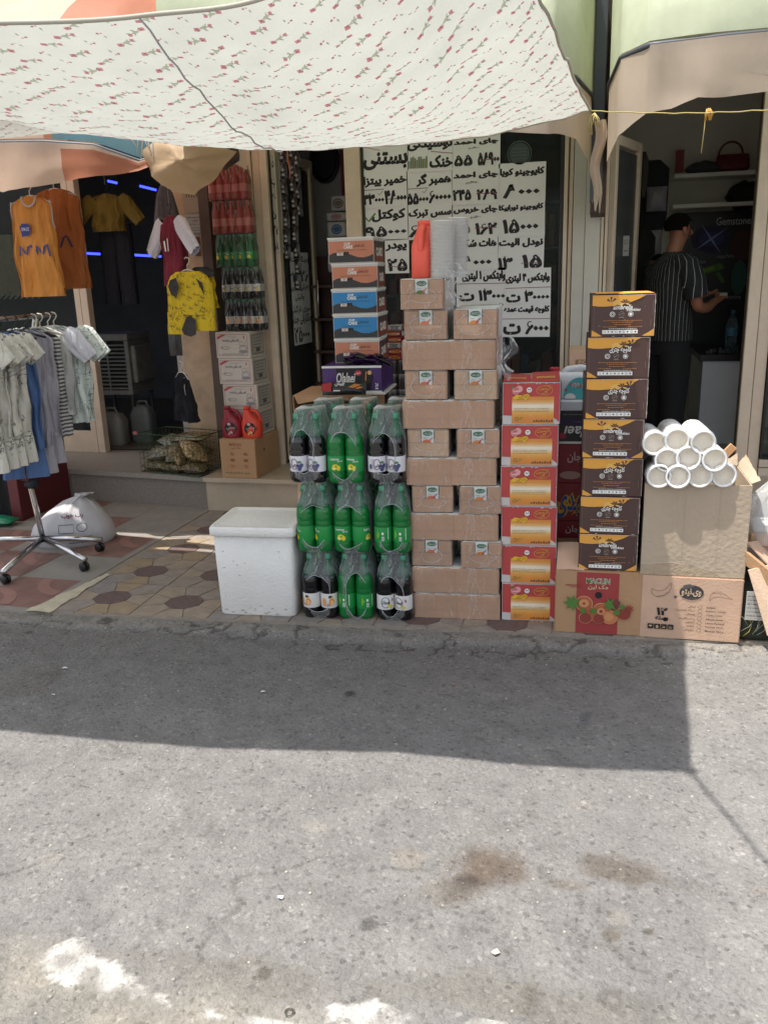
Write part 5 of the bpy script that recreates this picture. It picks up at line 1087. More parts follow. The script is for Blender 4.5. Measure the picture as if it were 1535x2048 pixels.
# strips of black sachets hanging in the doorway
SB = mat('sachet_black', '17181a', .25, var=.3, vs=40); SW = mat('sachet_print', '8f8d86', .4)
for j, (px0, n_, ytop, lab) in enumerate(((563, 7, 290, 'left strip of black sachets hanging in the grocery doorway'), (580, 9, 285, 'middle strip of black sachets, the longest, in the grocery doorway'), (590, 4, 300, 'short right strip of black sachets beside the orange string'))):
    top = P(px0, ytop, 5.84); t = thing('sachet_strip', lab, 'sachets', tuple(top), R(-14), 'strips of black sachets'); first = None
    for i in range(n_):
        if first is None:
            mb = MB(); mb.grid(lambda u, v: Vector((-.028+.056*u, -.010*math.sin(math.pi*u)*math.sin(math.pi*v), -.105*v)), 6, 8, SB); mb.grid(lambda u, v: Vector((-.028+.056*u, .008*math.sin(math.pi*u)*math.sin(math.pi*v), -.105*v)), 6, 8, SB)
            mb.add([(x, -.0125, z) for x, z in star(0, -.05, .016, 4, .5)], [tuple(range(8))], SW); mb.add([(-.012, -.0105, -.088), (.012, -.0105, -.088), (.012, -.011, -.072), (-.012, -.011, -.072)], [(0, 1, 2, 3)], SW); first = o = mb.build('sachet', t)
        else: o = first.copy(); COL.objects.link(o); o.parent = t
        o.location = (.004*math.sin(i*2+j), .004*j, -.107*i); o.rotation_euler = (R(3*math.sin(i)), 0, R(6*math.sin(i*1.7)))
mb = MB(); c = P(573, 290, 5.82); mb.tube([c, c+Vector((.004, 0, -.10)), c+Vector((.014, 0, -.17)), c+Vector((.008, 0, -.21))], .004, mat('string_orange', 'c4745a', .7)); mb.build('orange_string', label='orange string hanging in front of the black sachets', cat='string')
# inside the grocery
t = thing('wall_clock', 'large dark oval wall plate on the grey wall above the grocery doorway', 'clock', tuple(P(649, 320, 7.0))); mb = MB(); Tm = Matrix.Rotation(R(90), 4, 'X')
mb.lathe([(0, .0), (.10, .0), (.105, .02), (.118, .03), (.122, .02), (.122, -.01)], mat('clock_dark', '20222a', .3), 32, Tm, sy=1.45); mb.build('body', t)
mb = MB(); mb.lathe([(0, .006), (.095, .006)], mat('clock_face', '34363f', .25), 32, Tm, sy=1.45); mb.build('face', t)
mb = MB(); x0, x1, z0, z1 = RC(630, 290, 700, 800, 7.3); mb.box(x0-.2, x1+.3, 7.05, 7.1, FL, 2.9, mat('inner_wall_light', 'b9b9bd', .8, var=.08)); bw(mb, 'partition', bld)
mb = MB(); x0, x1, z0, z1 = RC(681, 300, 693, 392, 6.9); mb.box(x0, x1, 6.9, 6.93, z0, z1, mat('strip_red', '7d2430', .5)); mb.build('red_strip', label='narrow dark red strip on the wall beside the window post', cat='strip')
TI = mat('tissue_wrap', 'b9b9bb', .35, var=.12, vs=14, bump=.3, bs=30)
for (a0, a1, b0, b1, oc, lab) in ((660, 692, 391, 422, '6f6258', 'tissue pack with brown oval, top of the pile in the doorway'), (650, 694, 424, 442, 'a06a6a', 'flat tissue pack with small print below the topmost pack'), (652, 694, 443, 474, '2f5f8c', 'tissue pack with blue oval in the doorway pile'), (653, 694, 475, 508, '1d2b45', 'tissue pack with dark blue spots, fourth of the pile'), (653, 694, 508, 545, '3a4a62', 'tissue pack low in the doorway pile beside the cake cartons')):
    x0, x1, z0, z1 = RC(a0, b0, a1, b1, 6.4); mb = MB(); h = z1-z0; mb.loft([((0, 0, zz*h), ((x1-x0)/2*q, 0, 0), (0, .09*q, 0)) for zz, q in ((.02, .9), (.12, 1), (.88, 1), (.98, .92))], TI, 28, e=6, capt=True, capb=True)
    a = Art(); a.circ(0, h*.5, .042, h*.33, flat(oc)); a.ring(0, h*.5, .030, h*.2, .004, flat('9aa0a6')); a.add(mb, lambda x, y, o: (x, -.091-o, y)); o = mb.build('tissue_pack', label=lab, cat='tissues', group='tissue packs piled in the doorway'); o.location = ((x0+x1)/2, 6.4+.09, z0)
mb = MB(); x0, x1, z0, z1 = RC(600, 500, 660, 880, 6.8); CH = mat('cherry_wood', '4a2c28', .5, var=.3, vs=6); mb.box(x0, x1+.3, 6.75, 6.8, FL, 1.75, CH)
for k in range(6): mb.box(x0, x1+.3, 6.5, 6.749, FL+.25*k+.02, FL+.25*k+.04, CH)
mb.build('wooden_shelf', label='dark cherry wood shelving inside the grocery door', cat='shelf')
mb = MB(); c0 = P(635, 560, 6.2); c1 = P(637, 640, 6.2); mb.tube([c0, c1], .006, CHROME); mb.build('metal_rod', label='thin shiny metal rod standing inside the grocery doorway', cat='rod')
# goods behind the window
rdg = random.Random(8); GC = [mat('goods_'+str(i), c, .4, var=.2, vs=20) for i, c in enumerate(['6a6f75', '7a3c2c', '8a7a52', '3c4a5e', '8f8d88', '5c2a2a', '9a6a32'])]
sh = thing('window_shelves', 'dim metal shelves packed with small goods behind the grocery window', 'shelf', (-.9, 6.5, FL)); mb = MB()
for z in (.55, .85, 1.15, 1.45, 1.75, 2.05): mb.box(-1.5, -.25, 6.3, 6.65, z-.02, z, mat('shelf_metal', '55585c', .5, .3))
for x in (-1.5, -.88, -.26): mb.box(x, x+.03, 6.62, 6.66, FL, 2.3, mat('shelf_metal', '55585c'))
bw(mb, 'frame', sh); mb = MB()
for z in (.55, .85, 1.15, 1.45, 1.75):
    x = -1.48
    while x < -.3: wd = rdg.uniform(.04, .09); hh = rdg.uniform(.10, .24); mb.box(x, x+wd-.006, 6.33, 6.45, z+.001, z+hh, rdg.choice(GC), .006); x += wd
tag(bw(mb, 'goods', sh), kind='stuff')
# ================================================================== MIDDLE: CAKE CARTONS
def cake(colr):
    t = thing('cake_carton', 'x', 'carton'); w_, d_, h = .262, .34, .1385; mb = MB(); crate_box(mb, w_, d_, h, WHITE, seed=2, amp=.002, bev=.003); a = Art(); MC = flat(colr); DK = flat('3a3839'); hb = h*.86
    a.rect(.003, w_-.003, .004, hb, MC); a.poly([(.003, .004), (w_-.003, .004), (w_-.003, h*.33), (w_*.9, h*.25), (w_*.78, h*.20), (w_*.64, h*.22), (w_*.5, h*.32), (w_*.34, h*.42), (w_*.22, h*.44), (w_*.1, h*.40), (.003, h*.32)], DK)
    a.text('CUP', w_*.35, w_*.49, h*.70, h*.80, INKW, .05); a.text('CAKE', w_*.34, w_*.54, h*.56, h*.69, INKW, .05, up=False); a.text('کیک فنجانی', w_*.56, w_*.80, h*.60, h*.74, DK, .02, up=False)
    a.rect(w_*.19, w_*.33, h*.30, h*.42, flat('d9cdc4')); a.text('۲۴', w_*.24, w_*.29, h*.32, h*.40, flat('a8483a'), .02); a.rect(w_*.35, w_*.40, h*.34, h*.44, INKK, False); a.rect(w_*.41, w_*.45, h*.34, h*.44, INKK, False); a.scrib(w_*.2, w_*.85, h*.5, .002, DK, 3)
    a.front(mb, w_, d_); s_a = Art(); s_a.rect(.004, d_-.004, .004, hb, flat('4a3a36')); s_a.poly([(.0, h*.5), (.06, h*.8), (.12, h*.3), (.2, h*.7), (.34, h*.5), (.34, .006), (.0, .006)], flat('8a4a3a')); s_a.text('CAKE', .06, .26, h*.25, h*.6, INKW, .06); s_a.add(mb, lambda x, y, o: (w_/2+o, -d_/2+x, y)); mb.build('box', t); 
    mb = MB(); mb.box(-w_/2-.004, w_/2+.004, -d_/2-.004, d_/2+.004, h-.012, h+.001, WHITE, .002); mb.build('lid', t); return t
ck = {'o': cake('cb8264'), 'b': cake('3287c0')}; uc = set(); c = P(704, 600, 4.85)
for i, (k, lab) in enumerate([('o', 'lowest orange cake carton, half hidden by the chocolate bags'), ('b', 'lower blue cake carton'), ('b', 'upper blue cake carton below the orange ones'), ('o', 'second orange cake carton from the top'), ('o', 'topmost orange cake carton')]):
    o = ck[k] if k not in uc else copy_tree(ck[k]); uc.add(k); put(o, (c.x+[0, .002, -.002, 0, -.008][i], 4.85+.17, 1.103+i*.1405), R([6, 4, 5, 7, 4][i]), lab, 'cake cartons in a stack')
t = thing('chocolate_carton', 'purple and black chocolate cake carton with white trays and packs heaped on top', 'carton', (P(698, 740, 4.68).x, 4.68+.2, .952), R(4)); w_, d_, h = .345, .40, .15
mb = MB(); PUR = mat('purple_card', '4a2a6a', .4, var=.06, vs=6); crate_box(mb, w_, d_, h, PUR, seed=5); a = Art(); a.poly([(w_*.22, h*.98), (w_*.28, h*.5), (w_*.4, h*.06), (w_*.8, h*.06), (w_*.86, h*.6), (w_*.78, h*.98)], flat('1c1720'))
def olal(a, x0, x1, y0, y1, flip=False): a.text('Olalaei', x0, x1, y0, y1, INKW, .02, .25, rot=180 if flip else 0)
olal(a, w_*.24, w_*.56, h*.36, h*.76); a.circ(w_*.61, h*.74, .020, .015, flat('c03040')); a.text('شیرین', w_*.575, w_*.645, h*.69, h*.80, INKW, .02); a.circ(w_*.74, h*.45, .03, .022, flat('2c2018')); a.line([(w_*.73, h*.45), (w_*.745, h*.8)], .006, flat('c98a3a')); a.circ(w_*.80, h*.75, .012, .012, flat('d9b07a')); a.text('24', w_*.89, w_*.94, h*.22, h*.36, INKW, .03); a.rect(w_*.89, w_*.94, h*.13, h*.18, INKW, False)
a.rect(0, w_, -.004, h*.07, INKW); a.rect(0, w_, h*.93, h+.002, INKW, False); a.front(mb, w_, d_); mb.build('box', t)
mb = MB(); mb.box(-w_/2-.006, w_/2+.02, -d_/2-.006, d_/2, -.012, 0, WHITE, .002); mb.build('tray', t)
CB = mat('choc_wrap', '3a1f4a', .2, var=.5, vs=30); CB2 = mat('choc_wrap_dark', '1b141c', .2, var=.4, vs=30)
def pillow(mb, m, L, W_, H_, seed, crimp=True):
    def f(u, v, s): a_ = math.sin(math.pi*u)**.5*math.sin(math.pi*v)**.5; return Vector(((u-.5)*L, (v-.5)*W_, s*H_/2*a_+.12*H_*noise.noise(Vector((u*6+seed, v*6, s)))*a_))
    mb.grid(lambda u, v: f(u, v, 1), 12, 9, m); mb.grid(lambda u, v: f(u, 1-v, -1), 12, 9, m)
def place(mb, T, k=0): mb.v[k:] = [tuple(T @ Vector(v)) for v in mb.v[k:]]
c = P(735, 690, 4.76); rc = random.Random(3)
for i in range(13):
    mb = MB(); pillow(mb, CB if i % 3 else CB2, .09, .05, .022, i); o = mb.build('chocolate_pack', label='shiny dark purple chocolate pack, '+('front' if i < 7 else 'back')+' of the heap, '+['leftmost', 'second from left', 'third from left', 'middle', 'third from right', 'second from right', 'rightmost'][i % 7], cat='chocolate', group='chocolate packs in a heap')
    o.location = (c.x-.11+(i % 7)*.035+rc.uniform(-.01, .01), 4.74+.03*(i // 7)+rc.uniform(0, .03), 1.115+.022*(i//7)+rc.uniform(0, .012)); o.rotation_euler = (R(rc.uniform(-25, 25)), R(rc.uniform(-25, 25)), R(rc.uniform(-60, 60)))
t = thing('snack_bag', 'black and red crisp bag lying in front of the purple carton', 'crisp bag', tuple(P(688, 773, 4.60)), R(6)); t.location.z = .96; mb = MB(); pillow(mb, mat('snack_black', '1e1c1d', .25, var=.2, vs=9, bump=.4, bs=14), .25, .075, .05, 4); place(mb, Matrix.Rotation(R(62), 4, 'X')); mb.build('bag', t)
for v in mb.v: pass
mb = MB(); a = Art(); a.poly([(-.135, .005), (-.075, -.0), (-.07, .085), (-.13, .07)], flat('b02a2e')); a.poly([(.03, .04), (.07, .07), (.11, .06), (.06, .03)], flat('c9823a')); a.poly([(.07, .03), (.10, .045), (.12, .035), (.09, .02)], flat('c9823a'), False); a.text('چیپس', -.05, .01, .045, .08, INKW, .03); a.rect(-.06, -.02, .004, .014, INKW, False); a.add(mb, lambda x, y, o: (x*.93, -.026-o-.004*math.cos(x*9), y*.62-.012), .0008, .002); mb.build('print', t); t.location.y = 4.60; t.location.z = .985
OCX = P(660, 800, 4.66); t = thing('snack_carton', 'kraft carton open at the front with red crisp bags inside, under the purple carton', 'carton', (OCX.x, 4.66+.2, .50), R(3)); w_, d_, h = .46, .42, .44; mb = MB(); q = .005
mb.box(-w_/2, w_/2, -d_/2, d_/2, h-q, h, KRAFT3, .001); mb.box(-w_/2, w_/2, d_/2-q, d_/2, 0, h-q, KRAFT3); mb.box(-w_/2, -w_/2+q, -d_/2, d_/2-q, 0, h-q, KRAFT3); mb.box(w_/2-q, w_/2, -d_/2, d_/2-q, 0, h-q, KRAFT3); mb.box(-w_/2+q, w_/2-q, -d_/2, d_/2-q, 0, q, KRAFT3)
mb.box(-w_/2+q, -w_/2+.08, -d_/2, -d_/2+.004, q, h-.1, KRAFT3); mb.box(w_/2-.12, w_/2-q, -d_/2-.001, -d_/2+.003, q, h-q, KRAFT3); mb.poly = None
mb.add([(-w_/2+.01, -d_/2-.001, h-.004), (w_/2-.12, -d_/2-.001, h-.004), (w_/2-.13, -d_/2-.001, h-.03), (-.02, -d_/2-.004, h-.022), (-.12, -d_/2-.006, h-.035), (-w_/2+.03, -d_/2-.003, h-.05)], [tuple(range(6))], KRAFT3); mb.build('box', t)
for i in range(6):
    mb = MB(); pillow(mb, mat('crisp_red', '7a1d20', .3, var=.25, vs=12, bump=.3, bs=20), .12, .16, .05, i); o = mb.build('crisp_bag', label='dark red crisp bag inside the open kraft carton, '+('lower' if i < 3 else 'upper')+' row, '+['left', 'middle', 'right'][i % 3], cat='crisp bag', group='red crisp bags in the kraft carton'); o.rotation_euler = (R(75), R(10*(i % 3-1)), R(6)); o.location = (OCX.x-.12+.11*(i % 3), 4.66+.10, .60+.17*(i//3))
mb = MB(); crate_box(mb, .48, .42, .495, KRAFT, seed=4); o = mb.build('plain_carton', label='plain kraft carton standing behind the bottle packs under the open carton', cat='carton'); o.location = (OCX.x, 4.67+.21, 0); o.rotation_euler = (0, 0, R(3))
# cans and noodle packets in front of the window
c0, c1 = P(772, 750, 5.42), P(818, 750, 5.42); CAN0 = c0; nC = 0; cp_ = None; CANM = mat('can_body', '8f8c84', .35, .4, var=.2, vs=30); CANT = mat('can_label', '3f3a3c', .4, var=.5, vs=26)
PLC = True
for r_ in range(4, 8):
    for i in range(4):
        if cp_ is None:
            cp_ = thing('food_can', 'x', 'can'); mb = MB(); mb.lathe([(0, .003), (.030, .003), (.032, 0), (.032, .004), (.031, .006), (.031, .094), (.032, .096), (.032, .1), (.03, .097), (0, .097)], CANM, 18); mb.build('body', cp_); mb = MB(); mb.lathe([(.0314, .012), (.0318, .013), (.0318, .087), (.0314, .088)], CANT, 18); mb.build('label', cp_); o = cp_
        else: o = copy_tree(cp_)
        put(o, (c0.x+.03+.066*i+.003*(r_ % 2), 5.46+.01*(i % 2), .252+.1005*r_), R(i*40+r_*30), 'silver food can with dark label, '+['bottom visible row', 'third row down', 'second row down', 'top row'][r_-4]+', '+['leftmost', 'second from left', 'third from left', 'rightmost'][i], 'food cans stacked in front of the window')
for r_ in range(6):
    for i in range(2):
        mb = MB(); red = (r_+i) % 3 != 2; mb.box(-.047, .047, -.035, .035, 0, .036, mat('noodle_red' if red else 'noodle_white', '9c3230' if red else 'a9a4a0', .35, var=.2, vs=20), .006); a = Art(); a.rect(.02, .075, .008, .028, flat('b8742e' if red else '6a6a6e')); a.scrib(.012, .085, .017, .008, INKW, r_); a.add(mb, lambda x, y, o_: (x-.047, -.035-o_, y)); o = mb.build('noodle_packet', label='small '+('red' if red else 'pale')+' noodle packet, '+('left' if i == 0 else 'right')+' pile, '+['lowest, on the cans', 'second from the bottom', 'third from the bottom', 'third from the top', 'second from the top', 'topmost'][r_], cat='packet', group='noodle packets piled on the cans'); o.location = (c0.x+.055+.10*i+.01*math.sin(r_*3), 5.47, 1.058+.0375*r_); o.rotation_euler = (0, 0, R(5*math.sin(r_*2+i)))
# ================================================================== BETWEEN THE RED AND THE BROWN STACKS
def plain(name, label, w_, d_, h, m, loc, rz=0, art=None, cat='carton', group=None, seed=1):
    t = thing(name, label, cat, loc, rz, group); mb = MB(); crate_box(mb, w_, d_, h, m, seed=seed)
    if art: a = Art(); art(a, w_, h); a.front(mb, w_, d_)
    mb.build('box', t); return t
Yb = 4.10; xb = P(1106, 900, Yb).x+.19; zb = [P(1135, y, Yb).z for y in (1075, 1040, 965, 887, 821, 801)]
plain('plain_carton', 'kraft carton lowest in the gap between the red and brown stacks', .38, .34, zb[0]-.002, KRAFT3, (xb+.01, Yb+.17, 0), R(2))
RM = mat('carton_maroon', '8a2028', .5, var=.1, vs=6)
def hij(a, w_, h): a.text('هیجان', w_*.16, w_*.44, h*.52 if h > .12 else h*.25, h*.80 if h > .12 else h*.75, flat('c9b7b0'), .02); a.circ(w_*.2, h*.2, .05, .02, flat('b08a7a')) if h > .12 else None
def hij2(a, w_, h):
    for k, (m_, b) in enumerate(((flat('d0a02e'), .10), (flat('2a4a86'), .02))): a.text('مشهدی', w_*.02, w_*.62, h*.08, h*.86, m_, b)
plain('biscuit_carton', 'lowest dark red biscuit carton with white Persian word in the gap', .38, .34, zb[1]-zb[0]-.002, RM, (xb, Yb+.17, zb[0]), R(2), hij, group='dark red biscuit cartons')
plain('biscuit_carton', 'dark red biscuit carton with big yellow and blue lettering', .38, .34, zb[2]-zb[1]-.002, RM, (xb, Yb+.17, zb[1]), R(3), hij2, group='dark red biscuit cartons')
plain('biscuit_carton', 'dark red biscuit carton with pale biscuits printed, under the black carton', .38, .34, zb[3]-zb[2]-.002, RM, (xb, Yb+.17, zb[2]), R(2), hij, group='dark red biscuit cartons')
def ola2(a, w_, h): a.rect(0, w_, .0, h*.07, INKW); olal(a, w_*.10, w_*.62, h*.20, h*.55, True); a.circ(w_*.08, h*.24, .022, .016, flat('a03040')); a.poly([(0, h*.6), (w_, h*.55), (w_, h*.75), (0, h*.8)], flat('33204a')); a.scrib(w_*.1, w_*.9, h*.9, .004, flat('8a8690'), 2); a.scrib(w_*.2, w_*.9, h*.68, .004, flat('a99fb5'), 4)
plain('black_carton', 'black chocolate cake carton placed upside down under the white tray', .38, .34, zb[4]-zb[3]-.002, mat('black_card', '141216', .4), (xb, Yb+.17, zb[3]), R(2), ola2)
mb = MB(); mb.box(-.2, .2, -.18, .18, 0, zb[5]-zb[4]-.001, mat('foam_lid', 'd5d8de', .6), .005); o = mb.build('foam_tray', label='white foam tray under the bleach jug', cat='tray'); o.location = (xb, Yb+.165, zb[4])
t = thing('bleach_jug', 'white plastic jug with teal label and red cap on the foam tray', 'jug', (P(1142, 800, Yb).x, Yb+.10, zb[5]), R(2)); mb = MB(); jw = MAT_J = mat('jug_white', 'd9dbdf', .35, var=.03)
jh = P(1142, 733, Yb+.1).z-zb[5]; W2 = .115
mb.loft([((0, 0, 0), (W2*.9, 0, 0), (0, .055, 0)), ((0, 0, .01), (W2, 0, 0), (0, .062, 0)), ((0, 0, jh*.55), (W2, 0, 0), (0, .062, 0)), ((.0, 0, jh*.72), (W2*.93, 0, 0), (0, .058, 0)), ((-.01, 0, jh*.84), (W2*.74, 0, 0), (0, .045, 0))], jw, 36, e=3.4, capt=True, capb=True); mb.build('body', t)
mb = MB(); mb.tube([(-.05, 0, jh*.80), (-.02, 0, jh*.93), (.04, 0, jh*.98), (.09, 0, jh*.88), (.105, 0, jh*.66)], .014, jw, 12); mb.build('handle', t)
mb = MB(); mb.lathe([(.017, jh*.86), (.024, jh*.87), (.024, jh*.96), (.02, jh*.98), (0, jh*.98)], mat('cap_crimson', 'b02334', .4), 18, Matrix.Translation((-.085, 0, 0))); mb.build('cap', t)
mb = MB(); a = Art(); a.circ(.03, .0, .072, .100, flat('4fb0b4'), 30, a0=0, a1=180); a.circ(-.01, 0, .026, .026, INKW, 24, a0=0, a1=180); a.text('بوژنه', -.015, .055, .050, .078, INKW, .07); a.text('بوژنه', -.015, .055, .050, .078, flat('a8243a'), .02); a.poly(star(-.03, .042, .010, 5), flat('b04a3a')); a.add(mb, lambda x, y, o: (x, -.0645-o*.5+(.004 if y > .11 else 0), .004+y)); mb.build('label', t)
def rec(a, w_, h):
    L_ = flat('8a6e52'); a.rect(w_*.1, w_*.6, h*.80, h*.87, L_); a.text('FOODS', w_*.15, w_*.55, h*.81, h*.86, KRAFT, .03)
    for k in range(3): x = w_*(.1+.2*k); a.line([(x, h*.58), (x+w_*.18, h*.58), (x+w_*.18, h*.76), (x, h*.76), (x, h*.58)], .0025, L_, k == 0)
    a.text('♻', w_*.125, w_*.255, h*.61, h*.73, L_, .02)
c = P(1136, 700, 5.1); plain('recycling_carton', 'kraft carton printed with a recycling symbol behind the bleach jug', .36, .3, .42, KRAFT, (c.x+.18, 5.25, c.z-.42), R(2), rec)
plain('plain_carton', 'kraft carton supporting the recycling carton by the white pillar', .38, .3, c.z-.421, KRAFT3, (c.x+.18, 5.25, 0), R(1))
# ================================================================== LEFT GROUP ON THE STEP
KB = thing('kraft_carton', 'kraft carton with small printed vegetables on the marble step, holding the sauce jugs', 'carton', (-2.375, 5.41+.2, .25), R(-3)); w_, d_, h = .27, .40, .275; mb = MB(); crate_box(mb, w_, d_, h, KRAFT3, seed=6); a = Art(); PR = flat('94503c')
a.text('MACLIN', w_*.28, w_*.62, h*.83, h*.90, PR, .02); a.text('مک لین', w_*.32, w_*.6, h*.74, h*.81, PR, .01, up=False)
for r_ in range(3):
    for q in range(2): x, y = w_*(.30+.38*q), h*(.62-.16*r_); a.circ(x+.012, y, .018, .011, flat(['a0604a', '94503c', 'b0714e'][r_]), 12); a.ring(x-.026, y+.004, .008, .008, .0012, flat('a88a6a'), False); a.circ(x+.004, y+.008, .008, .005, flat('7a8a4a'), 8, up=False)
a.scrib(w_*.12, w_*.8, h*.13, .012, flat('7d7a52'), 3); a.front(mb, w_, d_); sa = Art(); sa.circ(d_*.35, h*.66, .01, .012, INKK); sa.add(mb, lambda x, y, o: (w_/2+.002+o, -d_/2+x, y)); mb.build('box', KB)
def jl(c1, c2):
    def f(a, w_, h): a.circ(-.004, h*.30, .042, h*.20, flat('1e1a1b'), 24); a.poly([(-.040, h*.36), (.045, h*.36), (.045, h*.24), (-.040, h*.26)], flat('2c2a2b')); a.text('سس', -.03, .03, h*.27, h*.36, flat('a9a6a2'), .02); [a.circ(-.004+.011*math.cos(k*1.3), h*.17+.010*math.sin(k*2.1), .006, .006, flat(c1 if k % 2 else c2), 10, up=(k == 0)) for k in range(7)]; a.circ(-.01, h*.45, .012, .009, flat('b9b2a8'))
    return f
for px, cc, l1, lab in ((466, '8f1f30', ('a03a4a', 'd9b0b0'), 'crimson sauce jug with berry label on the kraft carton'), (505, 'd8432c', ('e08a3a', 'f0c070'), 'orange red sauce jug with flame label on the kraft carton')):
    o = jug(cc, .215, .148, .10, lab=jl(*l1)); c = P(px, 860, 5.50); put(o, (c.x, 5.50, .527), R(6), lab, 'sauce jugs on the kraft carton')
def whitebox():
    t = thing('sugar_carton', 'x', 'carton'); w_, d_, h = .262, .24, .178; mb = MB(); crate_box(mb, w_, d_, h, mat('carton_cream', 'c9bfb4', .7, var=.06, vs=7), seed=9); a = Art(); RD, GY = flat('b04a50'), flat('5c5a60')
    x0, x1, y0, y1 = w_*.05, w_*.93, h*.12, h*.92; a.line([(x0+.004, y0), (x1-.004, y0), (x1, y0+.004), (x1, y1-.004), (x1-.004, y1), (x0+.004, y1), (x0, y1-.004), (x0, y0+.004), (x0+.004, y0)], .0022, RD); a.poly([(x0, y1-.034), (x0, y1-.018), (x0+.04, y1), (x0+.075, y1)], RD)
    a.text('قند پاکتی شکسته', w_*.20, w_*.68, h*.62, h*.74, GY, .03); a.scrib(w_*.36, w_*.62, h*.82, .003, GY, 3); a.rect(w_*.82, w_*.845, h*.74, h*.86, RD, False); a.ring(w_*.80, h*.38, .030, .022, .0018, GY); a.ring(w_*.80, h*.38, .022, .014, .0014, GY); a.ring(w_*.76, h*.56, .016, .014, .0014, GY); a.line([(w_*.86, h*.5), (w_*.90, h*.7)], .0014, GY, False); a.ring(w_*.28, h*.40, .030, .009, .0018, GY); a.ring(w_*.18, h*.42, .008, .008, .0015, GY); a.scrib(w_*.18, w_*.82, h*.17, .004, GY, 8); a.circ(w_*.8, h*.26, .034, .010, flat('8a888c'), 14)
    a.front(mb, w_, d_); sa = Art(); sa.rect(.02, d_-.03, h*.12, h*.9, flat('8d877f')); sa.rect(.03, d_-.04, h*.18, h*.84, flat('b0a79c')); 
    for k in range(4): sa.scrib(.05, d_-.07, h*(.74-.12*k), .006, GY, k, k == 0)
    sa.rect(.08, .14, h*.22, h*.38, GY, False); sa.add(mb, lambda x, y, o: (w_/2+.002+o, -d_/2+x, y)); mb.build('box', t); return t
wb = whitebox()
for i, lab in enumerate(('lowest sugar carton, half hidden behind the sauce jugs', 'second sugar carton from the bottom, behind the jugs', 'second sugar carton from the top', 'topmost sugar carton under the drink packs')):
    o = wb if i == 0 else copy_tree(wb); put(o, (-2.40+[.012, .008, -.008, -.016][i], 5.68, .527+i*.1795), R([-4, -3, -5, -4][i]), lab, 'white sugar cartons in a stack')
def smallpack(liq, lab, seed):
    k = .655; t = thing('bottle_pack', 'x', 'drinks pack')
    def pf(q): z = q*.215; s = 1 if z < .125 else 1-.10*(z-.125)/.09; return (.146*s, .062*s)
    film_shell(.30, .214, pf, None, FILM2, seed=seed, e=5, n=64, nz=16, amp=.003).build('film', t)
    B, Cc, Lb = bottle_meshes('small', liq, lab, k); first = None
    for iy in range(2):
        for ix in range(5):
            if first is None: o = B.build('bottle', t); c_ = Cc.build('cap', o); l_ = Lb.build('label', o); first = (o, c_, l_)
            else:
                o, c_, l_ = [q.copy() for q in first]; [COL.objects.link(q) for q in (o, c_, l_)]; o.parent = t; c_.parent = o; l_.parent = o
            o.location = (-.116+.058*ix, -.029+.058*iy, .001); o.rotation_euler = (0, 0, R(-15+20*math.sin(ix*2+iy)))
    return t
sp = [smallpack('dark', 'orange', 1), smallpack('dark', 'star', 2), smallpack('gren', 'lemon', 3), smallpack('red', 'redl', 4)]
for i, (q, lab) in enumerate(((0, 'small bottle pack with orange labels, lowest of the wrapped packs by the door'), (1, 'small dark bottle pack with white labels, second from the bottom by the door'), (2, 'small green lemon bottle pack in the middle of the door stack'), (3, 'small red drink pack, second from the top by the door'), (3, 'topmost small red drink pack by the door post'))):
    o = sp[q] if i < 4 else copy_tree(sp[3]); put(o, (-2.385+[.02, .01, -.015, -.022, -.035][i], 5.70, 1.246+i*.2155), R([-5, -4, -6, -4, -5][i]), lab, 'small shrink-wrapped bottle packs by the grocery door')
# wire basket of nut bags
BK = thing('wire_basket', 'green wire basket of seed bags on the grey step', 'basket', (-2.93, 5.64, .242), R(-14)); WG = mat('wire_green', '2f4a24', .4, .3, var=.3, vs=20); mb = MB(); bw_, bd, bh = .54, .30, .285
def wire(a, b, r=.0022): mb.tube([a, b], r, WG, 5, False)
for z in (0, bh): 
    for a_, b_ in (((-1, -1), (1, -1)), ((1, -1), (1, 1)), ((1, 1), (-1, 1)), ((-1, 1), (-1, -1))): wire((a_[0]*bw_/2, a_[1]*bd/2, z), (b_[0]*bw_/2, b_[1]*bd/2, z), .0035)
for k in range(1, 6):
    z = bh*k/6
    for a_, b_ in (((-1, -1), (1, -1)), ((1, -1), (1, 1)), ((1, 1), (-1, 1)), ((-1, 1), (-1, -1))): wire((a_[0]*bw_/2, a_[1]*bd/2, z), (b_[0]*bw_/2, b_[1]*bd/2, z), .0013)
for k in range(15):
    x = -bw_/2+bw_*k/14
    for s in (-1, 1): wire((x, s*bd/2, 0), (x, s*bd/2, bh), .0014)
for k in range(1, 8):
    y = -bd/2+bd*k/8
    for s in (-1, 1): wire((s*bw_/2, y, 0), (s*bw_/2, y, bh), .0014)
for k in range(9): wire((-bw_/2+bw_*k/8, -bd/2, 0), (-bw_/2+bw_*k/8, bd/2, 0), .0014)
mb.build('wire_body', BK)
mb = MB(); mb.box(-.02, .02, -.006, .006, 0, .024, mat('tag_pink', 'a05a62', .5), .002); mb.build('tag', BK).location = (-bw_/2-.02, -bd/2, bh-.01)
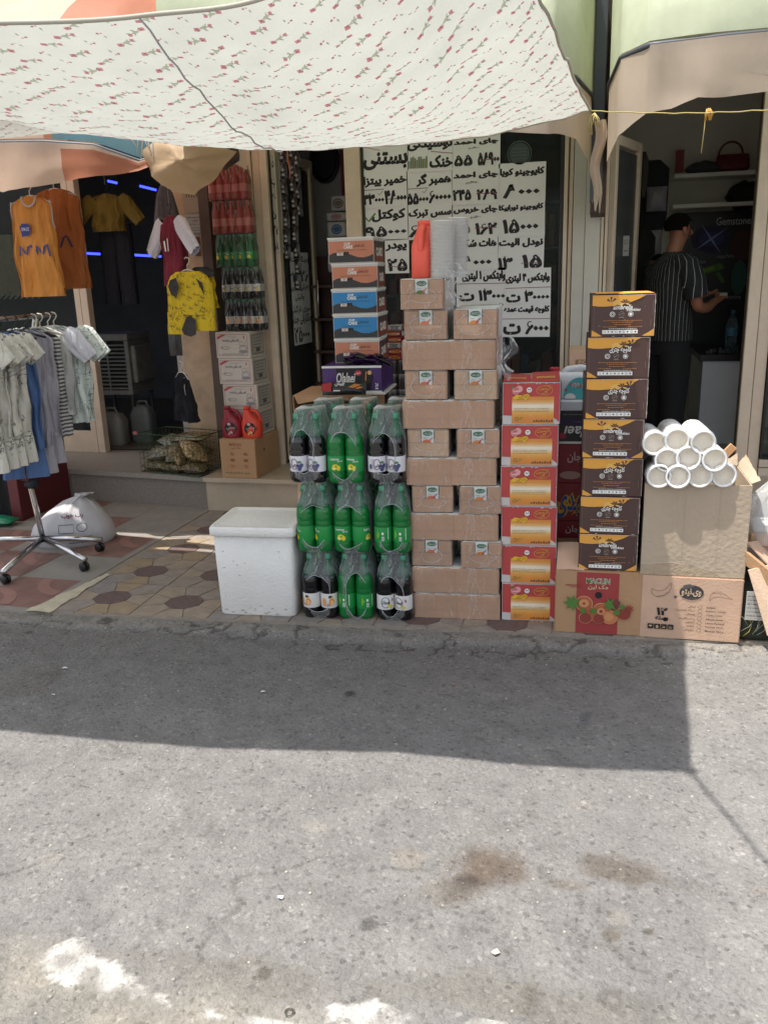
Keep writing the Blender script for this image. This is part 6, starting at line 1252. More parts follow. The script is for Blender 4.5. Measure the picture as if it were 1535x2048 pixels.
def seedmat(nm, c1, c2):
    m = mat(nm, c1, .25, spec=.6, bump=.3, bs=40); n = m.node_tree; b = n.nodes['Principled BSDF']; v = n.nodes.new('ShaderNodeTexVoronoi'); v.inputs['Scale'].default_value = 90; tc = n.nodes.new('ShaderNodeTexCoord'); n.links.new(tc.outputs['Object'], v.inputs['Vector']); r = n.nodes.new('ShaderNodeValToRGB'); sp_ = n.nodes.new('ShaderNodeSeparateColor'); n.links.new(v.outputs['Color'], sp_.inputs[0]); n.links.new(sp_.outputs[0], r.inputs[0])
    r.color_ramp.elements[0].color = (*srgb(c2), 1); r.color_ramp.elements[1].color = (*srgb(c1), 1); n.links.new(r.outputs[0], b.inputs['Base Color']); return m
SM = [seedmat('seed_dark', '8a7a56', '3c3424'), seedmat('seed_pale', 'c9b086', '6a5232'), seedmat('seed_grey', '8c8874', '4a4638')]
rb = random.Random(6)
for i, (x, y, z, L, W_, H_, rx, ry, rz, k, d_) in enumerate([(-.17, -.06, .045, .22, .16, .09, 8, 0, 8, 0, 'lowest left'), (.0, -.07, .04, .22, .15, .08, 5, -4, -6, 0, 'lowest middle'), (.17, -.06, .045, .20, .16, .09, 4, 4, 12, 0, 'lowest right'), (-.16, -.05, .13, .21, .17, .10, 12, -10, 16, 2, 'left, second layer, greyish'), (.0, -.04, .13, .17, .16, .10, 40, 10, 30, 0, 'middle, second layer, tilted'), (.16, -.05, .16, .20, .20, .11, 30, 25, 60, 1, 'pale and large on the right'), (-.10, .04, .20, .26, .15, .08, 15, 10, -20, 2, 'upper left'), (.06, .05, .24, .30, .16, .08, 5, -4, 6, 0, 'topmost, lying across the back'), (.06, -.09, .10, .12, .09, .06, 60, 30, 70, 1, 'small pale one in front'), (-.02, .09, .13, .4, .12, .14, 0, 0, 0, 0, 'hidden at the back')]):
    mb = MB(); pillow(mb, SM[k], L, W_, H_, i*2); o = mb.build('seed_bag', label='clear bag of seeds in the wire basket, '+d_, cat='seed bag', group='bags of seeds in the wire basket'); o.matrix_world = Matrix.Translation(BK.location) @ Matrix.Rotation(R(-14), 4, 'Z') @ Matrix.Translation((x, y, z)) @ Matrix.Rotation(R(rz), 4, 'Z') @ Matrix.Rotation(R(rx), 4, 'X') @ Matrix.Rotation(R(ry), 4, 'Y')
# notices on the pillar
def notice(label, r, Y, hexc, arts, name='paper_notice'):
    x0, x1, z0, z1 = RC(*r, Y); mb = MB(); mb.box(-(x1-x0)/2, (x1-x0)/2, 0, .002, 0, z1-z0, mat('notice_'+hexc, hexc, .8, var=.05)); a = Art(); arts(a, x1-x0, z1-z0); a.add(mb, lambda x, y, o: (x-(x1-x0)/2, -o, y), .0004, .0008); o = mb.build(name, label=label, cat='notice'); o.location = ((x0+x1)/2, Y, z0)
def n1(a, w_, h): a.text('تعمیرات لوازم خانگی', w_*.1, w_*.92, h*.80, h*.90, INKK, .02); a.text('سرویس', w_*.36, w_*.66, h*.66, h*.75, INKK, .01, up=False); a.text('نصب و راه اندازی', w_*.12, w_*.88, h*.50, h*.60, INKK, .01, up=False); a.scrib(w_*.1, w_*.9, h*.38, .004, INKK, 1); a.scrib(w_*.1, w_*.9, h*.28, .004, INKK, 2); a.text('۰۹۲۲۷۸۷۱۲۵', w_*.2, w_*.92, h*.06, h*.17, INKK, .02, up=False)
notice('white printed notice with Persian text on the marble pillar', (371, 428, 411, 473), 5.855, 'aaa9a8', n1)
notice('beige paper with marker strokes high on the marble pillar', (366, 378, 408, 426), 5.856, 'a59886', lambda a, w_, h: [a.line([(w_*(.2+.12*k), h*.66), (w_*(.18+.12*k), h*.88)], .006, INKK, k == 0) for k in range(6)] and None)
notice('narrow pale paper strip low on the board beside the pillar', (365, 655, 376, 800), 5.895, 'b5b0a8', lambda a, w_, h: a.text('۱۰', w_*.2, w_*.7, h*.86, h*.92, INKK, .03))
t = thing('lock_plate', 'small chrome and brown lock plate on the marble pillar', 'lock', tuple(P(396, 512, 5.855))); mb = MB(); mb.box(-.022, .022, -.004, 0, 0, .13, mat('plate_brown', '5c4136', .4), .002); mb.build('plate', t); mb = MB(); mb.box(-.010, .006, -.010, -.0045, .03, .10, CHROME, .002); mb.build('latch', t)
# ================================================================== CLOTHES
def pat(name, base, ink, kind, sc=20, th=.04, rough=.8):
    m = mat(name, base, rough, var=.05, vs=10); n = m.node_tree; b = n.nodes['Principled BSDF']; L = n.links.new; src = b.inputs['Base Color'].links[0].from_socket
    tc = n.nodes.new('ShaderNodeTexCoord'); mx = n.nodes.new('ShaderNodeMixRGB'); mx.inputs[2].default_value = (*srgb(ink), 1); L(src, mx.inputs[1]); L(mx.outputs[0], b.inputs['Base Color'])
    nz = n.nodes.new('ShaderNodeTexNoise'); nz.inputs['Scale'].default_value = sc; nz.inputs['Detail'].default_value = 3; nz.inputs['Distortion'].default_value = .8; L(tc.outputs['Object'], nz.inputs['Vector'])
    r = n.nodes.new('ShaderNodeMapRange'); a = n.nodes.new('ShaderNodeMath'); a.operation = 'SUBTRACT'; a.inputs[1].default_value = .5; ab = n.nodes.new('ShaderNodeMath'); ab.operation = 'ABSOLUTE'; L(a.outputs[0], ab.inputs[0])
    if kind == 'stripe':
        sp = n.nodes.new('ShaderNodeSeparateXYZ'); L(tc.outputs['Object'], sp.inputs[0]); mm = n.nodes.new('ShaderNodeMath'); mm.operation = 'MULTIPLY'; mm.inputs[1].default_value = sc; L(sp.outputs[2], mm.inputs[0]); fr = n.nodes.new('ShaderNodeMath'); fr.operation = 'FRACT'; L(mm.outputs[0], fr.inputs[0]); gt = n.nodes.new('ShaderNodeMath'); gt.operation = 'GREATER_THAN'; gt.inputs[1].default_value = th; L(fr.outputs[0], gt.inputs[0]); L(gt.outputs[0], mx.inputs[0]); return m
    if kind == 'vstripe':
        sp = n.nodes.new('ShaderNodeSeparateXYZ'); L(tc.outputs['Object'], sp.inputs[0]); at = n.nodes.new('ShaderNodeMath'); at.operation = 'ARCTAN2'; L(sp.outputs[1], at.inputs[0]); L(sp.outputs[0], at.inputs[1]); ws = n.nodes.new('ShaderNodeMath'); ws.operation = 'MULTIPLY_ADD'; ws.inputs[1].default_value = .05; L(nz.outputs[0], ws.inputs[0]); L(at.outputs[0], ws.inputs[2]); mm = n.nodes.new('ShaderNodeMath'); mm.operation = 'MULTIPLY'; mm.inputs[1].default_value = sc; L(ws.outputs[0], mm.inputs[0]); fr = n.nodes.new('ShaderNodeMath'); fr.operation = 'FRACT'; L(mm.outputs[0], fr.inputs[0]); gt = n.nodes.new('ShaderNodeMath'); gt.operation = 'LESS_THAN'; gt.inputs[1].default_value = th; L(fr.outputs[0], gt.inputs[0]); L(gt.outputs[0], mx.inputs[0]); nz.inputs['Scale'].default_value = 9; return m
    L(nz.outputs[0], a.inputs[0]); L(ab.outputs[0], r.inputs[0]); r.inputs[1].default_value = 0; r.inputs[2].default_value = th; r.inputs[3].default_value = 1; r.inputs[4].default_value = 0
    if kind == 'patch':
        n2 = n.nodes.new('ShaderNodeTexNoise'); n2.inputs['Scale'].default_value = sc*.45; L(tc.outputs['Object'], n2.inputs['Vector']); r2 = n.nodes.new('ShaderNodeMapRange'); r2.inputs[1].default_value = .48; r2.inputs[2].default_value = .56; L(n2.outputs[0], r2.inputs[0]); q = n.nodes.new('ShaderNodeMath'); q.operation = 'MULTIPLY'; L(r.outputs[0], q.inputs[0]); L(r2.outputs[0], q.inputs[1]); L(q.outputs[0], mx.inputs[0])
    else: L(r.outputs[0], mx.inputs[0])
    return m
FLOR = pat('print_leafy', 'd6d2c6', '34343a', 'patch', 24, .075); MARBF = pat('print_veins', 'd3dcd6', '46504e', 'veins', 17, .020)
STRI = pat('print_stripes', 'c2bfba', '55545a', 'stripe', 46, .5); BLU = mat('cloth_blue', '54709f', .85, var=.06, vs=12); GRE = mat('cloth_grey', 'a7a3ab', .85, var=.05, vs=12); PGR = mat('cloth_pale', 'b6b5b2', .85, var=.06, vs=14); WCL = mat('cloth_white', 'd5d4dc', .8, var=.03)
ORC = mat('cloth_orange', 'd08a3c', .75, var=.08, vs=8); ORD = mat('cloth_rust', 'a5622e', .8, var=.08, vs=8); TRIM = mat('trim_white', 'b9b4b4', .8); HANG = mat('hanger_white', 'c9c5bb', .4); HANK = mat('hanger_black', '1c1c1e', .4)
def garment(t, L, wS, wH, m, sleeve=0, sm=None, seed=0, trim=None, sl_len=.16, bottom=None, thick=.03):
    """shirt hanging from its hanger: body loft from shoulders to hem, sleeves, optional shorts below"""
    mb = MB(); R_ = []
    for f, ww, dz in ((0, .28, 0), (.02, .62, -.006), (.05, .92, -.02), (.12, 1.0, 0), (.26, .94, 0), (.34, .98, 0)): R_.append(((0, 0, -f*L+dz), (wS*ww*.5, 0, 0), (0, thick*(.35+.65*min(1, f*5)), 0)))
    for k in range(1, 9): f = .34+.66*k/8; ww = .98*wS+(wH-wS)*(k/8); R_.append(((.006*math.sin(k+seed), .006*math.sin(k*.7+seed), -f*L), (ww*.5, 0, 0), (0, thick*(1+.06*k), 0)))
    mb.loft(R_, m, 44, fold=.05, fn=11, seed=seed, e=2.4); mb.build('body', t)
    if sleeve:
        for s in (-1, 1):
            mb = MB(); a = Vector((s*wS*.40, 0, -.025)); d = Vector((s*.62, 0, -.78)).normalized(); pn = Vector((d.z*-s, 0, d.x*s)); RR = []
            for k in range(6): f = k/5; RR.append((a+d*sl_len*f, pn*(.070-.004*k)*(1 if k else .6), Vector((0, 1, 0))*(thick*.8))); 
            mb.loft(RR, sm or m, 24, fold=.016, fn=9, seed=seed+s, e=2.3); mb.build('sleeve', t)
    if trim:
        mb = MB(); mb.tube([(wS*.17*math.cos(a), -.012-.008*math.sin(a), -.002-.06*max(0, math.sin(a))) for a in [math.pi*k/10 for k in range(11)]], .007, trim, 6)
        for s in (-1, 1): mb.tube([(s*wS*.46, -.004, -.03), (s*wS*.485, -.006, -L*.14), (s*wS*.475, -.004, -L*.26), (s*wS*.50, 0, -L*.33)], .0055, trim, 6)
        mb.build('trim', t)
    if bottom:
        for s in (-1, 1):
            mb = MB(); x = s*wH*.22; mb.loft([((x, .01, -L+.06), (wH*.22, 0, 0), (0, thick, 0)), ((x*1.1, .01, -L-.05), (wH*.24, 0, 0), (0, thick*1.1, 0)), ((x*1.2, .01, -L-bottom), (wH*.25, 0, 0), (0, thick*1.1, 0))], m, 24, fold=.02, fn=8, seed=seed+3*s); mb.build('shorts_leg', t)
def hanger(t, m, w_=.3, h=.09):
    mb = MB(); pts = [(.0, 0, 0), (0, 0, .028)]+[(.018*math.sin(a)-.0, 0, .050+.022-.022*math.cos(a)+0) for a in [R(-20+25*k) for k in range(10)]]
    mb.tube([(0, 0, -.01), (0, 0, .03), (.012, 0, .042), (.020, 0, .058), (.012, 0, .074), (-.004, 0, .078), (-.016, 0, .068)], .0035, m, 6); mb.tube([(-w_/2, 0, -.045), (-.03, 0, -.004), (0, 0, .002), (.03, 0, -.004), (w_/2, 0, -.045)], .006, m, 6); mb.build('hanger', t)
# the rack
ra, rbb = Vector((-3.02, 3.62, 1.43)), Vector((-3.06, 4.50, 1.43)); rk = thing('clothes_rack', 'chrome clothes rack on black casters in front of the clothes shop', 'clothes rack', (-3.26, 4.366, 0))
mb = MB(); mb.tube([ra, rbb], .013, CHROME, 12); bw(mb, 'rail', rk)
mb = MB(); hub = Vector((-3.26, 4.366, .09)); mb.tube([hub, hub+Vector((-.02, 0, .22)), hub+Vector((-.05, 0, .5)), Vector((-3.20, 4.34, 1.0)), Vector((-3.05, 4.30, 1.42))], .017, CHROME, 12); bw(mb, 'column', rk)
for e in ((-3.13, 3.81), (-2.79, 4.08), (-2.90, 4.44), (-3.75, 4.30)):
    ev = Vector((*e, .075)); mb = MB(); d = (ev-hub).normalized(); mb.tube([hub, hub.lerp(ev, .5)+Vector((0, 0, .006)), ev], [.019, .018, .017], CHROME, 12); bw(mb, 'leg', rk)
    mb = MB(); c = ev-d*.02; T = Matrix.Translation((c.x, c.y, .028)) @ Matrix.Rotation(R(70), 4, 'Z') @ Matrix.Rotation(R(90), 4, 'Y'); 
    for o_ in (-.012, .012): mb.lathe([(0, o_-.008), (.024, o_-.008), (.027, o_-.005), (.027, o_+.005), (.024, o_+.008), (0, o_+.008)], BLACK, 18, T)
    mb.lathe([(.016, .03), (.016, .045), (.006, .047), (.006, .06)], BLACK, 12, Matrix.Translation((c.x, c.y, 0))); bw(mb, 'caster', rk)
RG = 'clothes hung on the chrome rack'
specs = [(.02, FLOR, 'f', HANG, 'leafy printed shirt and shorts set, first at the near left end of the rack'), (.12, FLOR, 'f', HANG, 'leafy printed set on a thin white hanger, second on the rack'), (.21, FLOR, 'f', HANG, 'leafy printed set, third from the near end of the rack'), (.31, FLOR, 'f', HANG, 'leafy printed set beside the blue vest, its sleeve hanging right'),
 (.44, BLU, 'v', HANK, 'plain blue vest on a black hanger'), (.54, GRE, 'v', HANK, 'grey vest next to the blue vest'), (.65, GRE, 'v', HANK, 'grey vest next to the striped shirt'), (.74, STRI, 's', HANG, 'narrow black and grey striped shirt on the rack'), (.81, PGR, 't', HANG, 'pale grey short-sleeved shirt with white sleeve on the rack'), (.90, MARBF, 'm', HANG, 'mint shirt with dark vein print nearer the rack end'), (.97, MARBF, 'm', HANG, 'mint shirt with dark vein print at the far end of the rack')]
for i, (f, m, kd, hm, lab) in enumerate(specs):
    p = ra.lerp(rbb, f); t = thing('hanging_shirt', lab, 'shirt', (p.x, p.y, p.z-.065), R([22, 28, 20, 26, 30, 34, 30, 32, 24, 20, 16][i]), RG); hanger(t, hm)
    if kd == 'f': garment(t, .52, .29, .27, m, 1, seed=i*3, sl_len=.15, bottom=.17)
    elif kd == 'v': garment(t, .60+(.04 if i < 6 else 0), .27, .24, m, 0, seed=i*3, thick=.022, bottom=.16)
    elif kd == 's': garment(t, .62, .26, .28, m, 0, seed=i*3, thick=.02)
    elif kd == 't': garment(t, .50, .32, .30, m, 1, WCL, seed=i*3, sl_len=.20)
    else: garment(t, .56, .36, .36, m, 1, seed=i*3, sl_len=.20)
# bright scarf knotted on the column
sc_ = thing('scarf', 'red, black and orange scarf knotted round the rack column', 'scarf', tuple(P(57, 950, 4.30))); SCM = pat('print_scarf', 'b03a2c', '1a2a30', 'patch', 14, .3)
for i in range(5): mb = MB(); mb.loft([((.02*math.sin(i*2), 0, .09-.035*i+dz), (r_, 0, 0), (0, r_*.8, 0)) for dz, r_ in ((.03, .012), (.012, .036), (-.01, .040), (-.03, .014))], SCM if i % 2 else mat('scarf_dark', '20282c', .8, var=.3, vs=20), 20, fold=.03, fn=8, seed=i); mb.build('fold', sc_)
# white sack
SKM = mat('sack_white', 'b5b3b5', .55, var=.07, vs=8, bump=.4, bs=18); t = thing('white_sack', 'full white plastic sack with dark printing under the clothes rack', 'sack', (-3.22, 4.62, 0), R(20)); mb = MB()
mb.loft([((0, 0, 0), (.25, 0, 0), (0, .16, 0)), ((0, 0, .03), (.27, 0, 0), (0, .18, 0)), ((.01, 0, .12), (.24, 0, 0), (0, .16, 0)), ((.03, 0, .20), (.17, 0, 0), (0, .13, 0)), ((.05, 0, .26), (.10, 0, 0), (0, .08, 0)), ((.07, 0, .29), (.03, 0, 0), (0, .03, 0)), ((.10, 0, .31), (.06, 0, 0), (0, .03, 0))], SKM, 44, fold=.022, fn=9, seed=4, capb=True); mb.build('sack', t)
mb = MB(); a = Art(); KK = flat('3c3a42'); a.text('رب خوب', -.02, .11, .185, .215, flat('6a2f38'), .03); a.line([(-.04, .10), (.05, .10), (.05, .15), (-.04, .15), (-.04, .10)], .004, KK); a.ring(.10, .13, .03, .025, .004, KK, False); a.scrib(-.12, .16, .075, .006, KK, 2); a.scrib(-.06, .17, .058, .006, KK, 4); a.scrib(.02, .16, .04, .006, KK, 5); a.add(mb, lambda x, y, o: (x, -.192-o+max(0, (y-.05))*.36+.25*x*x*3, y), .0008, .003); mb.build('print', t)
# red cabinet edge, green bag at the far left
g = G(46, 1043); t = thing('dark_cabinet', 'black cloth covered table with dark red side at the left edge of the photo', 'cabinet', (g.x-.35, g.y+.2, 0)); mb = MB(); mb.box(.27, .35, -.2, .4, 0, .95, mat('cabinet_red', '5a1c22', .5, var=.1), .004); mb.build('side_panel', t)
mb = MB(); mb.grid(lambda u, v: Vector((-.7+.965*u, -.2-.0+.015*math.sin(u*40)*(1-v), .02+.92*v)), 60, 4, mat('cloth_black', '0e0f12', .9)); mb.build('cloth', t); mb = MB(); mb.box(-.7, .36, -.2, .4, .951, .97, mat('cabinet_top', '2a1e1e', .6), .003); mb.build('top', t)
mb = MB(); pillow(mb, mat('bag_green', '1f6f50', .4, var=.3, vs=20, bump=.5, bs=20), .26, .14, .07, 3); o = mb.build('green_bag', label='crumpled green plastic bag on the tiles at the left edge', cat='bag'); o.location = G(0, 1052)+Vector((-.02, .02, .035))
# orange sleeveless shirts hung from the awning rail
def hungat(name, lab, px, pyt, Y, rz, hm, hang_top=None):
    c = P(px, pyt, Y); t = thing(name, lab, 'shirt', tuple(c), R(rz)); hanger(t, hm); mb = MB(); mb.tube([(0, 0, .07), (0, 0, .07+(hang_top or .1))], .0015, mat('nylon', 'a9a59c', .4), 5); mb.build('line', t); return t
t = hungat('sleeveless_shirt', 'orange sleeveless shirt with white trim, blue cap print and the word SPACE', 60, 392, 4.9, -4, HANG, .12); garment(t, .60, .31, .33, ORC, 0, seed=2, trim=TRIM, thick=.025)
mb = MB(); a = Art(); NB = flat('27357a'); a.poly([(-.07, -.24), (-.015, -.23), (.0, -.20), (-.012, -.165), (-.06, -.160), (-.08, -.18)], NB); a.text('SPACE', -.068, -.012, -.205, -.185, flat('c9c4d8'), .02)
for x0 in (-.10, .02): a.line([(x0, -.35), (x0+.008, -.295), (x0+.035, -.33), (x0+.05, -.345), (x0+.065, -.30), (x0+.085, -.29), (x0+.10, -.36)], .014, NB, x0 < 0)
a.add(mb, lambda x, y, o: (x+.01, -.040-o, y), .001, .004); mb.build('print', t)
t = hungat('sleeveless_shirt', 'rust orange sleeveless shirt half hidden behind the orange one', 108, 378, 5.15, 6, HANG, .15); garment(t, .62, .34, .34, ORD, 0, seed=7, thick=.025); mb = MB(); a = Art(); a.line([(.02, -.36), (.035, -.33), (.05, -.30), (.07, -.29), (.085, -.32), (.10, -.36)], .014, flat('2a3050')); a.add(mb, lambda x, y, o: (x, -.042-o, y), .001, .004); mb.build('print', t)
# yellow sweatshirt with denim trousers inside the doorway
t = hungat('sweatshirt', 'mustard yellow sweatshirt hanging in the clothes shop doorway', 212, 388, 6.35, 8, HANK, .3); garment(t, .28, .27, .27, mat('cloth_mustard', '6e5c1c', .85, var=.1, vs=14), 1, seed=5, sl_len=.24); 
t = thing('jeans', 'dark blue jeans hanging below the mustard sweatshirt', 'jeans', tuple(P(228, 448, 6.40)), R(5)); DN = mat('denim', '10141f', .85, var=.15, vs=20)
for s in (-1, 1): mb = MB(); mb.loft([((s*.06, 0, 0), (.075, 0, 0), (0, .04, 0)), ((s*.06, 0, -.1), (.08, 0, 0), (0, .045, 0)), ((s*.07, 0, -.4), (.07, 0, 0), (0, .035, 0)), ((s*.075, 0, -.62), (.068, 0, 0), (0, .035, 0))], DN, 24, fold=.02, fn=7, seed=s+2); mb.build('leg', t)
# burgundy and white shirt
BUR = mat('cloth_burgundy', '7a1f34', .8, var=.06, vs=10); t = hungat('football_shirt', 'burgundy shirt with white sleeves hanging by the marble pillar', 340, 432, 5.35, -28, HANK, .25); garment(t, .44, .20, .22, BUR, 1, WCL, seed=6, sl_len=.26, thick=.03)
mb = MB(); a = Art(); a.poly([(-.03, -.15), (-.012, -.15), (-.004, -.22), (-.02, -.22)], INKW); a.poly([(.012, -.14), (.022, -.14), (.022, -.22), (.012, -.22)], INKW, False); a.rect(-.034, -.014, -.155, -.14, INKK); a.add(mb, lambda x, y, o: (x, -.045-o, y), .001, .004); mb.build('print', t)
t = thing('pleated_skirt', 'grey pleated skirt hanging behind the burgundy shirt', 'skirt', tuple(P(328, 372, 5.6))); mb = MB(); mb.loft([((0, 0, 0), (.03, 0, 0), (0, .02, 0)), ((0, 0, -.05), (.06, 0, 0), (0, .03, 0)), ((0, 0, -.22), (.10, 0, 0), (0, .04, 0))], mat('cloth_pleat', '5c5a60', .8, var=.2, vs=30), 40, fold=.03, fn=26, seed=3); mb.build('skirt', t)
# yellow shorts and top set
YEL = pat('print_yellow', 'd9b820', '2a2418', 'patch', 26, .035); t = thing('yellow_shorts', 'bright yellow shorts with black scribble print on a white hanger', 'shorts', tuple(P(375, 540, 5.20)), R(-6)); hanger(t, HANG, .20)
mb = MB(); mb.loft([((0, 0, -.01), (.085, 0, 0), (0, .03, 0)), ((0, 0, -.035), (.13, 0, 0), (0, .035, 0)), ((0, 0, -.09), (.168, 0, 0), (0, .04, 0)), ((0, 0, -.19), (.172, 0, 0), (0, .045, 0)), ((0, 0, -.28), (.174, 0, 0), (0, .045, 0))], YEL, 44, fold=.03, fn=9, seed=2); mb.build('body', t)
for s in (-1, 1): mb = MB(); mb.loft([((s*.088, 0, -.26), (.086, 0, 0), (0, .043, 0)), ((s*.092, 0, -.32), (.082, 0, 0), (0, .043, 0)), ((s*.098, 0, -.40+(.02 if s > 0 else 0)), (.078, 0, 0), (0, .04, 0))], YEL, 28, fold=.02, fn=8, seed=s+4); mb.build('leg', t)
mb = MB(); DG = mat('print_charcoal', '3a3638', .8, var=.3, vs=30); YS = lambda x, y, o: (x, -.058-o+.35*max(0, abs(x)-.08)**1.2, y)
for q in ([(-.10, -.06), (-.05, -.045), (-.035, -.10), (-.06, -.17), (-.10, -.15), (-.12, -.10)], [(-.045, -.37), (.0, -.29), (.03, -.285), (.065, -.31), (.06, -.40), (.02, -.415), (-.03, -.40)], [(.09, -.05), (.13, -.08), (.14, -.16), (.12, -.12)]): mb = MB(); a = Art(); a.poly(q, DG); a.add(mb, YS, .0006, .003); mb.build('dark_patch', t)
mb = MB(); a = Art(); a.l = 1
for k in range(26): x, y = -.13+.05*(k % 6)+.01*math.sin(k), -.09-.065*(k//6)-.02*(k % 2); a.line([(x, y), (x+.004, y+.018)], .003, INKK, k == 0); a.line([(x+.010, y-.004), (x+.013, y+.014)], .003, INKK, False); a.line([(x, y+.006), (x+.014, y+.004)], .0025, INKK, False); a.ring(x+.022, y+.002, .004, .004, .002, INKK, False)
a.add(mb, lambda x, y, o: (x, -.058-o+.35*max(0, abs(x)-.08)**1.2, y), .0006, .003); mb.build('print', t)
t = thing('hanging_shirt', 'second yellow garment with black yoke behind the yellow shorts', 'shirt', tuple(P(402, 535, 5.36)), R(-10)); garment(t, .26, .20, .20, YEL, 0, seed=8, thick=.03); mb = MB(); mb.loft([((0, 0, .004), (.05, 0, 0), (0, .02, 0)), ((0, 0, -.03), (.105, 0, 0), (0, .035, 0)), ((0, 0, -.06), (.106, 0, 0), (0, .036, 0))], HANK, 28); mb.build('yoke', t)
# small dark garment and clear packet lower down
t = thing('dark_dress', 'small navy dress on a white hanger above the wire basket', 'dress', tuple(P(363, 745, 5.42)), R(-25)); hanger(t, HANG, .14); garment(t, .34, .13, .26, mat('cloth_navy', '15161f', .9, var=.2), 0, seed=9, thick=.03)
mb = MB(); mb.tube([(.05, -.02, -.03), (.055, -.03, -.10), (.06, -.03, -.15)], .002, HANG, 5); mb.build('drawstring', t)
mb = MB(); pillow(mb, mat('packet_dark', '3a3a3a', .25, var=.5, vs=20, bump=.4, bs=20), .10, .22, .03, 5); place(mb, Matrix.Rotation(R(90), 4, 'X')); o = mb.build('garment_bag', label='dark garment in a clear packet hanging under the yellow shorts', cat='packet'); o.location = P(350, 680, 5.6)
mb = MB(); mb.box(-.03, .03, -.03, .03, 0, .9, mat('cloth_navy', '15161f'), .02); 
# inside the clothes shop
LED = mat('led_blue', '2f3cff', .5, emit=3.0)
for (x0, y0, x1, y1, Y, lab) in ((158, 506, 200, 508, 7.6, 'blue light strip left of the jeans'), (252, 509, 322, 513, 7.6, 'blue light strip right of the jeans'), (280, 372, 312, 380, 7.6, 'short blue light strip high on the right of the dark shop'), (216, 362, 234, 366, 7.6, 'short blue light strip above the mustard sweatshirt')):
    mb = MB(); mb.tube([P(x0, y0, Y), P(x1, y1, Y)], .011, LED, 8); mb.build('light_strip', label=lab, cat='light', group='blue light strips in the clothes shop')
mb = MB(); mb.tube([P(66, 366, 5.05), P(70, 360, 5.05)], .006, mat('led_red', 'ff3020', .5, emit=4)); mb.tube([P(155, 452, 5.5), P(158, 460, 5.5)], .006, mat('led_red', 'ff3020')); mb.build('red_lamp', label='tiny glowing red lamps beside the orange shirts', cat='light')
t = thing('air_cooler', 'old dirty white air cooler with slatted front inside the clothes shop', 'cooler', tuple(P(236, 900, 6.75))); t.location.z = FL+.016; c = t.location; zt = P(236, 668, 6.75).z-c.z; zm = P(236, 790, 6.75).z-c.z; w2 = (P(272, 740, 6.75).x-P(185, 740, 6.75).x)/2; MBD = mat('cooler_white', '83817c', .6, var=.25, vs=12); mb = MB(); fr_ = .04
mb.box(-w2, w2, 0, .4, zt-.06, zt, MBD, .01); mb.box(-w2, w2, 0, .4, zm, zm+.04, MBD, .006); mb.box(-w2, -w2+fr_, 0, .4, zm+.04, zt-.06, MBD, .006); mb.box(w2-fr_, w2, 0, .4, zm+.04, zt-.06, MBD, .006); mb.box(-w2+fr_, w2-fr_, .05, .38, zm+.04, zt-.06, DARK); mb.build('cabinet', t)
mb = MB(); 
for k in range(12): z = zm+.05+(zt-zm-.12)*k/12; mb.box(-w2+fr_, w2-fr_, .008, .045, z, z+.012, MBD, .002, None)
mb.box(-.006, .006, .002, .008, zm+.04, zt-.06, MBD); mb.build('slats', t)
mb = MB()
for x in (-w2+.02, w2-.02):
    for y in (.02, .36): mb.tube([(x, y, 0), (x, y, zm)], .014, mat('stand_grey', '4c4c4e', .5, .4), 8)
mb.tube([(-w2+.02, .02, .12), (w2-.02, .02, .12)], .01, mat('stand_grey', '4c4c4e'), 8); mb.build('stand', t); mb = MB(); mb.box(w2+.002, w2+.05, .02, .36, zm+.1, zt-.1, MBD, .02); mb.build('side_tank', t)
for px, Y, hx, lab, ww in ((232, 6.45, '77776f', 'grey plastic jerry can below the air cooler', .125), (292, 6.6, '5f6664', 'translucent jerry can beside the dark cloth in the shop', .10)):
    c = P(px, 905 if px < 250 else 880, Y); t = thing('jerry_can', lab, 'jerry can', (c.x, Y, FL+.017)); m = mat('can_'+hx, hx, .5, var=.1); mb = MB(); H_ = P(px, 820 if px < 250 else 806, Y).z-FL-.03
    mb.loft([((0, 0, 0), (ww*.9, 0, 0), (0, .07, 0)), ((0, 0, .02), (ww, 0, 0), (0, .08, 0)), ((0, 0, H_*.75), (ww, 0, 0), (0, .08, 0)), ((0, 0, H_*.92), (ww*.75, 0, 0), (0, .06, 0)), ((0, 0, H_), (ww*.4, 0, 0), (0, .03, 0))], m, 32, e=4, capb=True); mb.build('body', t); mb = MB(); mb.tube([(-.05, 0, H_*.95), (-.03, 0, H_+.03), (.04, 0, H_+.03), (.06, 0, H_*.93)], .01, m, 8); mb.build('handle', t)
# row of empty hangers and pale shirts seen through the left window
t = thing('window_rail', 'row of pale hangers on a rail seen through the left shop window', 'rail', tuple(P(35, 575, 6.6))); mb = MB(); mb.tube([(-.9, 0, 0), (.35, 0, 0)], .01, CHROME, 8); mb.build('rail', t)
for i in range(8): mb = MB(); x = -.12+.055*i; mb.tube([(x, 0, .01), (x+.012, -.03, -.02), (x, -.02, -.05), (x+.01, -.12, -.09)], .005, HANG, 6); mb.build('hanger', t)
mb = MB(); mb.loft([((0, 0, 0), (.08, 0, 0), (0, .03, 0)), ((0, 0, -.05), (.14, 0, 0), (0, .04, 0)), ((0, 0, -.5), (.15, 0, 0), (0, .05, 0))], mat('cloth_cream', '8a7f6a', .8, var=.2, vs=10), 28, fold=.03, fn=9, seed=1); o = mb.build('pale_shirt', label='pale shirt behind glass at the left edge beside the orange shirt', cat='shirt'); o.location = P(8, 470, 6.6)
